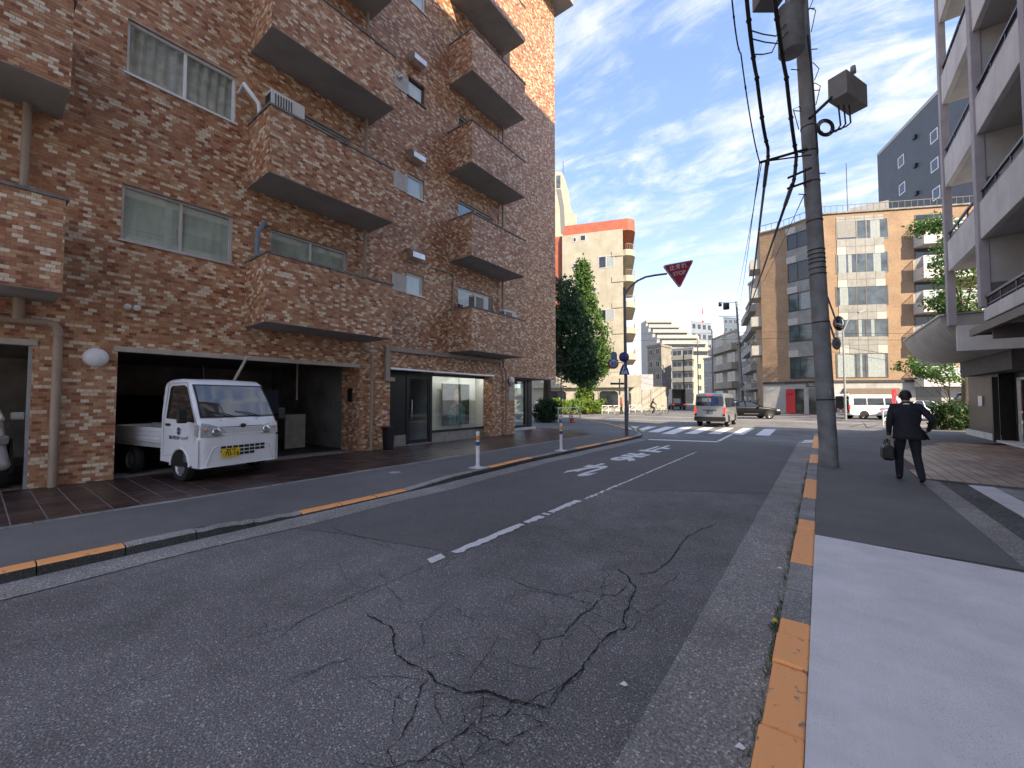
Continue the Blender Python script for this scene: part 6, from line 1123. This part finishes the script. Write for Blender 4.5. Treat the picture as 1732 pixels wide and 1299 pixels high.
# ---------------- vans
def van(e, paint, L_=4.7, hw=.85, H=1.98, tail_open=False, lettering=None):
    st = [(-L_/2, hw*.95, .42, H-.10, .16, .10), (-L_/2+.05, hw, .34, H-.03, .16, .10), (-L_/2+.4, hw, .30, H, .16, .11), (L_*.22, hw, .28, H, .16, .11), (L_*.30, hw, .28, H-.06, .16, .12), (L_*.44, hw, .28, 1.12, .12, .06), (L_/2-.06, hw*.95, .32, .92, .1, .05), (L_/2, hw*.82, .42, .8, .08, .04)]
    b = car_body(e, st, paint)
    for s in (-1, 1):
        def sy(z, o=.004): return s*(hw - .10*max(0, (z-.9))/(H-.9) + o)
        for x0, x1 in ((-L_/2+.35, -L_*.22), (-L_*.2, L_*.06), (L_*.09, L_*.26)):
            q = MB(); q.add([(x0, sy(1.15), 1.15), (x1+(.25 if x1 > L_*.2 else 0), sy(1.15), 1.15), (x1, sy(H-.28), H-.28), (x0, sy(H-.28), H-.28)], [(0, 1, 2, 3)]); q.build('side_window', FARGL2, e, recalc=False)
        MB().box(-L_*.21, L_*.08, sy(.8)-.003, sy(.8)+.003, .86, .875).build('door_track', GREYM, e)
        for xw in (-L_*.27, L_*.27): wheel(e, xw, s*(hw-.11), .325, .325, .2, s); q = MB(); q.prism([(xw+.37*math.cos(a), s*(hw-.03), .33+.37*math.sin(a)) for a in np.linspace(-.25, PI+.25, 16)], (0, s*.033, 0)); q.build('arch_well', BLACK, e)
        q = MB(); q.box(-L_/2-.02, -L_/2+.05, s*(hw-.07)-.055, s*(hw-.07)+.055, .80, 1.16); tl_ = q.build('tail_lamp', LAMPR, e, bevel=.02); MB().box(-L_/2-.024, -L_/2-.018, s*(hw-.10)-.06, s*(hw-.10)+.06, .66, .775).build('reverse_lamp', mat('smoked_lamp', (.10, .01, .02), .2), tl_)
        MB().obox((L_*.33, s*(hw+.1), 1.3), .1, .2, .24).build('door_mirror', BLACK, e, bevel=.02)
    ws_ = MB(); ws_.add([(L_*.44+.02, -hw*.85, 1.16), (L_*.44+.02, hw*.85, 1.16), (L_*.31+.02, hw*.75, H-.14), (L_*.31+.02, -hw*.75, H-.14)], [(0, 1, 2, 3)]); ws_.build('windscreen', FARGL2, e, recalc=False)
    if not tail_open:
        rw = [(-.70, 1.23), (.70, 1.23), (.73, 1.30), (.68, 1.74), (.62, 1.79), (-.62, 1.79), (-.68, 1.74), (-.73, 1.30)]; xz = lambda z: -L_/2 - .006 + .10*max(0, z-1.2)*.15
        q = MB(); q.prism([(xz(z), y*hw/.85, z) for y, z in rw], (-.012, 0, 0)); gl = q.build('rear_window', mat('rear_glass', (.012, .016, .03), .06, var=.2, scale=2, spec=.8, local=True), e)
        MB().box(-L_/2-.05, -L_/2+.02, -.16, .16, 1.845, 1.90).build('high_brake_lamp', LAMPR, e, bevel=.01); MB().box(-L_/2-.07, -L_/2+.06, -hw*.98, hw*.98, .36, .60).build('rear_bumper', BLACK, e, bevel=.04); MB().box(-L_/2-.03, -L_/2, -.36, .36, .965, 1.005).build('tailgate_handle', BLACK, e, bevel=.008)
        pl = MB().box(-L_/2-.022, -L_/2-.008, -.165, .165, .77, .935).build('number_plate', mat('plate_green', (.05, .12, .12), .5), e, bevel=.004); text('plate_number', '11-85', mat('plate_white', (.6, .65, .62), .5), frame((-L_/2-.025, 0, .84), (0, -1, 0), (0, 0, 1)), pl, size=.10)
        MB().tube([(-L_/2-.03, -.05, 1.22), (-L_/2-.04, -.35, 1.30)], .012, 6).build('rear_wiper', BLACK, e); MB().lathe([(.03, 0), (.05, .01), (.03, .014)], (-L_/2-.006, 0, 1.12), (-1, 0, 0), 14).build('badge', LAMPD, e)
        if lettering:
            text('window_lettering', lettering, WHITE, frame((-L_/2-.022, .15, 1.56), (0, -1, 0), (0, 0, 1)), gl, size=.24, bold=.012)
            q = MB(); q.prism([(-L_/2-.0195, y, z) for y, z in ((-.05, 1.28), (-.5, 1.28), (-.45, 1.72), (-.12, 1.72))], (-.002, 0, 0)); q.build('window_print', mat('print_blue', (.06, .13, .36), .4, var=.35, scale=3, local=True), gl)
    else:
        MB().box(-L_/2-.012, -L_/2+.3, -hw*.86, hw*.86, .5, H-.16).build('load_opening', DARKIN, e); MB().obox((-L_/2-.52, 0, H-.02), 1.1, hw*1.8, .06, (0, R(-6), 0)).build('tailgate', paint, e, bevel=.02)
        for s in (-1, 1): MB().tube([(-L_/2, s*hw*.85, 1.5), (-L_/2-.6, s*hw*.85, H-.05)], .015, 6).build('gas_strut', METAL, e)
        for k in range(4): MB().box(-L_/2-.04, -L_/2+.2, -.6+.3*k, -.36+.3*k, .52, .75+.1*(k % 2)).build('parcel', [mat('parcel%d' % k, [(.6, .5, .4), (.6, .2, .2), (.7, .7, .7), (.5, .4, .45)][k], .8)][0], e)
vp = gnd(1200, 722.5, 0); e = empty('silver_van', (float(vp[0])-.02, float(vp[1])+2.35, 0), R(90+1), 'silver van with dark rear window lettering braking at the crossing', 'van'); van(e, SILV, lettering='OCS')
e = empty('white_van', (*P2(1474, 33.5), 0), R(YAW-3), 'white van with its tailgate raised, unloading in front of the buff brick building', 'van'); van(e, CARW, tail_open=True)
e = empty('parked_lorry', (*P2(1144, 64), 0), R(90+YAW-14), 'small lorry with open box body parked in the far street', 'truck')
MB().box(-2.6, 1.0, -1.0, 1.0, .75, .95).build('chassis', STEELD, e)
for a in ((-2.6, 1.0, -1.0, -.95, .96, 3.1), (-2.6, 1.0, .95, 1.0, .96, 3.1), (-2.6, 1.0, -1.0, 1.0, 3.105, 3.15), (.95, 1.0, -.94, .94, .96, 3.1)): MB().box(*a).build('box_panel', PANL, e)
MB().box(1.1, 2.5, -.95, .95, .5, 2.3).build('cab', CARW, e, bevel=.1); MB().box(-2.55, -1.6, -.2, .8, .96, 1.7).build('cargo', PANL, e); MB().box(-2.75, -2.62, -1.0, 1.0, .45, .7).build('rear_bumper', STEELD, e)
for s in (-1, 1): wheel(e, -1.7, s*.85, .38, .38, .25, s); wheel(e, 1.7, s*.85, .38, .38, .25, s); MB().box(-2.64, -2.605, s*.8-.12, s*.8+.12, .72, .85).build('tail_lamp', LAMPR, e)
MB().box(-2.66, -2.605, -1.98, -1.02, .96, 3.1).build('rear_door', PANL, e)
# bicycles and scooter across the junction
def bicycle(e, m=STEELD):
    for x in (-.52, .52): w1 = MB().lathe([(.30, -.015), (.325, -.015), (.325, .015), (.30, .015), (.30, -.015)], (x, 0, .325), (0, 1, 0), 20).build('wheel', RUBBER, e); [MB().tube([(x, 0, .325), (x+.3*math.cos(a), 0, .325+.3*math.sin(a))], .004, 4).build('spoke', METAL, w1) for a in np.linspace(0, 2*PI, 9)[:-1]]
    q = MB()
    for a, b in (((-.52, .325), (-.15, .75)), ((-.52, .325), (-.05, .30)), ((-.05, .30), (-.17, .85)), ((-.05, .30), (.38, .72)), ((-.14, .70), (.38, .80)), ((.52, .325), (.36, .95))): q.tube([(a[0], 0, a[1]), (b[0], 0, b[1])], .018, 6)
    q.build('bike_frame', m, e); MB().obox((-.18, 0, .9), .26, .16, .06).build('saddle', BLACK, e, bevel=.02); MB().tube([(.30, -.28, 1.02), (.37, -.1, .99), (.37, .1, .99), (.30, .28, 1.02)], .015, 6).build('handlebar', METAL, e)
e = empty('bicycle', (*P2(1103, 41), .02), R(YAW-15), 'dark bicycle ridden in the sun across the junction', 'bicycle'); bicycle(e)
e = empty('bicycle', (*P2(1122, 42), .02), R(YAW+35), 'parked bicycle beside the yellow kerb across the junction', 'bicycle'); bicycle(e, METAL)
# ================================================================ people
def person(e, pose, skin, top, bottom, shoe, hair, H=1.72, long_jacket=False):
    """pose: joint name -> local (x right, y forward, z up) in metres for a 1.72 m figure"""
    J = pose; names = []; V = []; E = []; RAD = []
    def v(p, r): V.append(p); RAD.append(r); return len(V)-1
    pel = v(J['pelvis'], (.155, .115)); sp1 = v(J['waist'], (.148, .112)); ch = v(J['chest'], (.175, .125)); nb = v(J['neckbase'], (.085, .08)); nk = v(J['neck'], (.056, .056)); hd0 = v(J['headlow'], (.075, .085)); hd1 = v(J['headmid'], (.082, .10)); hd2 = v(J['headtop'], (.055, .065))
    E += [(pel, sp1), (sp1, ch), (ch, nb), (nb, nk), (nk, hd0), (hd0, hd1), (hd1, hd2)]
    for s in ('l', 'r'):
        sh = v(J['sh_'+s], (.075, .075)); el = v(J['el_'+s], (.054, .054)); fa = v(tuple(np.array(J['el_'+s])*.45+np.array(J['wr_'+s])*.55), (.048, .048)); wr = v(J['wr_'+s], (.036, .034)); hn = v(J['hand_'+s], (.038, .026)); E += [(ch, sh), (sh, el), (el, fa), (fa, wr), (wr, hn)]
        hp = v(J['hip_'+s], (.105, .105)); mt_ = v(tuple(np.array(J['hip_'+s])*.5+np.array(J['kn_'+s])*.5), (.092, .092)); kn = v(J['kn_'+s], (.068, .068)); cf = v(tuple(np.array(J['kn_'+s])*.6+np.array(J['an_'+s])*.4), (.066, .068)); an = v(J['an_'+s], (.056, .058)); hl = v(J['heel_'+s], (.042, .042)); to = v(J['toe_'+s], (.04, .03)); E += [(pel, hp), (hp, mt_), (mt_, kn), (kn, cf), (cf, an), (an, hl), (hl, to)]
        hv, wv = np.array(J['hand_'+s]), np.array(J['wr_'+s]); d = (hv-wv)/np.linalg.norm(hv-wv); side = np.array(J.get('palm_'+s, (0, 1, 0)), float)
        for k, (o, L_) in enumerate(((-.030, .062), (-.010, .074), (.010, .070), (.030, .052))):
            b0 = hv + side*o; p1 = b0 + d*L_*.6; p2 = b0 + d*L_*.85 + np.cross(d, side)*.030*(1 if s == 'l' else -1); i0 = v(tuple(p1), (.0095, .0095)); i1 = v(tuple(p2), (.008, .008)); E += [(hn, i0), (i0, i1)]
        b0 = hv - d*.03 + side*.035; i0 = v(tuple(b0), (.011, .011)); i1 = v(tuple(b0 + d*.045 + side*.015), (.009, .009)); E += [(hn, i0), (i0, i1)]
    me = bpy.data.meshes.new('body'); me.from_pydata(V, E, []); o = _obj0('body', me, e); sk = o.modifiers.new('skin', 'SKIN'); sk.use_smooth_shade = True
    for i, sv in enumerate(me.skin_vertices[0].data): sv.radius = RAD[i]; sv.use_root = (i == pel)
    su = o.modifiers.new('sub', 'SUBSURF'); su.levels = 2; su.render_levels = 2
    dg = bpy.context.evaluated_depsgraph_get(); ev = bpy.data.meshes.new_from_object(o.evaluated_get(dg)); o.modifiers.clear(); o.data = ev; ev.materials.clear()
    for m_ in (skin, top, bottom, shoe, hair): ev.materials.append(m_)
    hz = J['neckbase'][2]+.045; wz_ = J['waist'][2]-.02
    wl, wr_ = np.array(J['wr_l']), np.array(J['wr_r'])
    for p in ev.polygons:
        c = np.array(p.center); p.use_smooth = True
        if c[2] > hz: p.material_index = 4 if (c[2] > J['headmid'][2]+.035 or (c[1] < J['headmid'][1]+.015 and c[2] > J['headlow'][2]-.015)) else 0
        elif min(np.linalg.norm(c-np.array(J['hand_l'])), np.linalg.norm(c-np.array(J['hand_r']))) < .105 and (np.linalg.norm(c-wl) > .04 and np.linalg.norm(c-wr_) > .04): p.material_index = 0
        elif c[2] < .085: p.material_index = 3
        elif c[2] < wz_ and abs(c[0]) < .30 and min(np.linalg.norm(c-np.array(J['el_l'])), np.linalg.norm(c-np.array(J['el_r'])), np.linalg.norm(c-wl), np.linalg.norm(c-wr_)) > .12: p.material_index = 2
        else: p.material_index = 1
    return o
SKIN = mat('skin', (.50, .32, .23), .55, var=.06, local=True); SUIT = mat('navy_suit_cloth', (.018, .020, .030), .85, var=.2, scale=9, bump=.25, bscale=25, local=True); SUITT = mat('suit_trousers', (.016, .018, .026), .85, var=.2, scale=9, bump=.2, bscale=18, local=True); SHOE = mat('black_shoe_leather', (.012, .012, .012), .25, var=.1, local=True); HAIR = mat('black_hair', (.012, .010, .009), .5, var=.3, scale=60, bump=.4, bscale=140, local=True)
walk = dict(pelvis=(0, 0, .93), waist=(0, .02, 1.07), chest=(0, .03, 1.28), neckbase=(.0, .02, 1.435), neck=(.0, .03, 1.485), headlow=(.0, .055, 1.53), headmid=(0, .06, 1.605), headtop=(0, .05, 1.665),
    sh_l=(-.185, .02, 1.385), el_l=(-.245, -.02, 1.10), wr_l=(-.245, .05, .87), hand_l=(-.245, .065, .80), palm_l=(0, 1, 0), sh_r=(.185, .02, 1.385), el_r=(.335, -.06, 1.15), wr_r=(.315, .10, .965), hand_r=(.30, .16, .93), palm_r=(0, .4, .9),
    hip_l=(-.095, 0, .88), kn_l=(-.10, .12, .49), an_l=(-.10, .16, .09), heel_l=(-.10, .12, .042), toe_l=(-.11, .34, .035), hip_r=(.095, 0, .88), kn_r=(.12, .0, .48), an_r=(.135, -.26, .12), heel_r=(.135, -.31, .085), toe_r=(.15, -.10, .032))
mp_ = Vector(gnd(1537, 814, .1)); man = empty('walking_person', (mp_.x, mp_.y, .097), R(2), 'person in a dark navy suit walking away along the footway carrying a black bag', 'person')
person(man, walk, SKIN, SUIT, SUITT, SHOE, HAIR)
# jacket: a flared skirt below the waist, collar; hair cap and ears
def ringj(z, rx, ry, cx=0., cy=0., n=28): return [(cx+rx*math.cos(2*PI*k/n), cy+ry*math.sin(2*PI*k/n), z) for k in range(n)]
jk = loft([ringj(1.43, .085, .085, 0, .02), ringj(1.405, .15, .10, 0, .02), ringj(1.36, .215, .128, 0, .02), ringj(1.28, .222, .15, 0, .02), ringj(1.15, .198, .148, 0, .015), ringj(1.05, .188, .145, 0, .01), ringj(.95, .205, .158, .008, .0), ringj(.86, .222, .172, .018, -.008), ringj(.79, .235, .182, .03, -.012)], False)
jk.v = [(x + .008*math.sin(z*23+y*9), y + .010*math.sin(z*17+x*21), z - (.02*max(0, x) if z < .82 else 0)) for x, y, z in jk.v]; jo = jk.build('jacket', SUIT, man); md = jo.modifiers.new('thick', 'SOLIDIFY'); md.thickness = .008
fl = MB(); fl.add([(.19, .08, .96), (.20, -.06, .97), (.255, -.10, .85), (.285, -.05, .785), (.26, .08, .79)], [(0, 1, 2, 3, 4)]); fo = fl.build('jacket_flap', SUIT, man); md = fo.modifiers.new('thick', 'SOLIDIFY'); md.thickness = .012
MB().lathe([(.072, 0), (.066, .035), (.060, .04)], (0, .025, 1.425), (0, .1, 1), 18).build('shirt_collar', WHITE, man)
hc = MB(); hc.grid(lambda u, v: (.086*math.cos(2*PI*u)*math.cos(v*PI/2*.98)*(1+.06*math.sin(u*40)), .052 - .012*v + .105*math.sin(2*PI*u)*math.cos(v*PI/2*.98) - (.012 if math.sin(2*PI*u) < 0 else 0), 1.585 + .118*math.sin(v*PI/2) - (.055*(1-v)*max(0, -math.sin(2*PI*u)) - .045*(1-v)*max(0, math.sin(2*PI*u)))), 30, 9); hc.build('hair', HAIR, man, weld=True)
for s in (-1, 1): MB().lathe([(0, -.006), (.022, -.006), (.026, .004), (.012, .010), (0, .006)], (s*.084, .055, 1.57), (s, -.25, 0), 12).build('ear', SKIN, man)
for s in (-.03, .03): MB().lathe([(0, .006), (.009, .004), (.012, 0)], (s, .158, 1.59), (0, 1, 0), 10).build('eye', BLACK, man)
MB().tube([(0, .155, 1.585), (0, .178, 1.555), (0, .16, 1.545)], [.008, .013, .008], 8).build('nose', SKIN, man); MB().tube([(-.022, .152, 1.52), (0, .158, 1.518), (.022, .152, 1.52)], .005, 6).build('mouth', mat('lips', (.4, .18, .15), .5), man)
# the bag he carries
bgp = man.location + Vector((-.275, .085, 0)); bg_ = empty('briefcase', (bgp.x, bgp.y, .097), R(2), 'soft black leather bag held in the walking person\'s left hand', 'bag')
q = MB(); q.add([(x*k, y*k2, z) for z, k, k2 in ((.37, .8, .95), (.42, 1, 1), (.60, .95, 1), (.66, .55, .98)) for x, y in ((-.085, -.20), (.085, -.20), (.085, .20), (-.085, .20))], [(0, 3, 2, 1), (12, 13, 14, 15)] + [(4*i+j, 4*i+(j+1) % 4, 4*i+4+(j+1) % 4, 4*i+4+j) for i in range(3) for j in range(4)]); q.build('bag_body', mat('bag_leather', (.012, .012, .013), .4, var=.2, scale=14, bump=.2, bscale=60, local=True), bg_, bevel=.03, seg=3)
for s in (-.035, .035): MB().tube([(s, -.10, .65), (s*.6, -.09, .72), (s*.3+.03, -.02, .775), (s*.3+.03, .02, .775), (s*.6, .09, .72), (s, .10, .65)], .009, 6).build('handle', SHOE, bg_)
MB().tube([(.09, .12, .62), (.11, .1, .5), (.09, .08, .44)], .006, 5).build('strap', METAL, bg_)
# cyclist and a passer-by across the junction
ride = dict(walk); ride.update(pelvis=(0, -.16, .93), waist=(0, -.10, 1.08), chest=(0, .02, 1.28), neckbase=(0, .07, 1.43), neck=(0, .09, 1.47), headlow=(0, .12, 1.52), headmid=(0, .13, 1.60), headtop=(0, .12, 1.66), sh_l=(-.18, .05, 1.37), el_l=(-.24, .22, 1.17), wr_l=(-.24, .38, 1.05), hand_l=(-.24, .43, 1.03), sh_r=(.18, .05, 1.37), el_r=(.24, .22, 1.17), wr_r=(.24, .38, 1.05), hand_r=(.24, .43, 1.03), hip_l=(-.09, -.14, .88), kn_l=(-.11, .22, .72), an_l=(-.11, .08, .34), heel_l=(-.11, .02, .30), toe_l=(-.12, .2, .27), hip_r=(.09, -.14, .88), kn_r=(.11, .2, .58), an_r=(.11, .0, .22), heel_r=(.11, -.06, .18), toe_r=(.12, .12, .15))
c_ = P2(1103, 41); cy = empty('cyclist', (*c_, .02), R(YAW-105), 'cyclist in a black jacket riding across the far side of the junction', 'person'); person(cy, ride, SKIN, SUIT, SUITT, SHOE, HAIR)
st_ = dict(walk); st_.update(kn_r=(.11, .02, .48), an_r=(.11, -.08, .09), heel_r=(.11, -.12, .045), toe_r=(.12, .1, .035), el_r=(.24, .0, 1.1), wr_r=(.24, .05, .87), hand_r=(.24, .06, .8), kn_l=(-.10, .06, .49), an_l=(-.10, .06, .09), heel_l=(-.10, .02, .042), toe_l=(-.11, .24, .035))
ps = empty('passer_by', (*P2(1051, 42.2), .1), R(YAW+60), 'person in a red top standing beside the cafe window across the junction', 'person'); person(ps, st_, SKIN, mat('red_top', (.4, .06, .06), .8), SUITT, SHOE, HAIR)
# red shop banner behind the walking person
x, y = P2(1513, 30); e = wempty('shop_banner', (x, y, 0), 'tall red banner flag on a pole in front of the white van', 'banner'); MB().tube([(x, y, 0), (x, y, 2.45)], .02, 6).build('pole', METAL, e); f = Face(P2(1508, 30), P2(1516, 30)); q = MB(); q.grid(lambda u, v: f.pt(f.len*u, .75+1.6*v, .03*math.sin(v*6+u*3)), 6, 10); q.build('cloth', mat('banner_red', (.50, .02, .04), .7, var=.1), e, recalc=False)
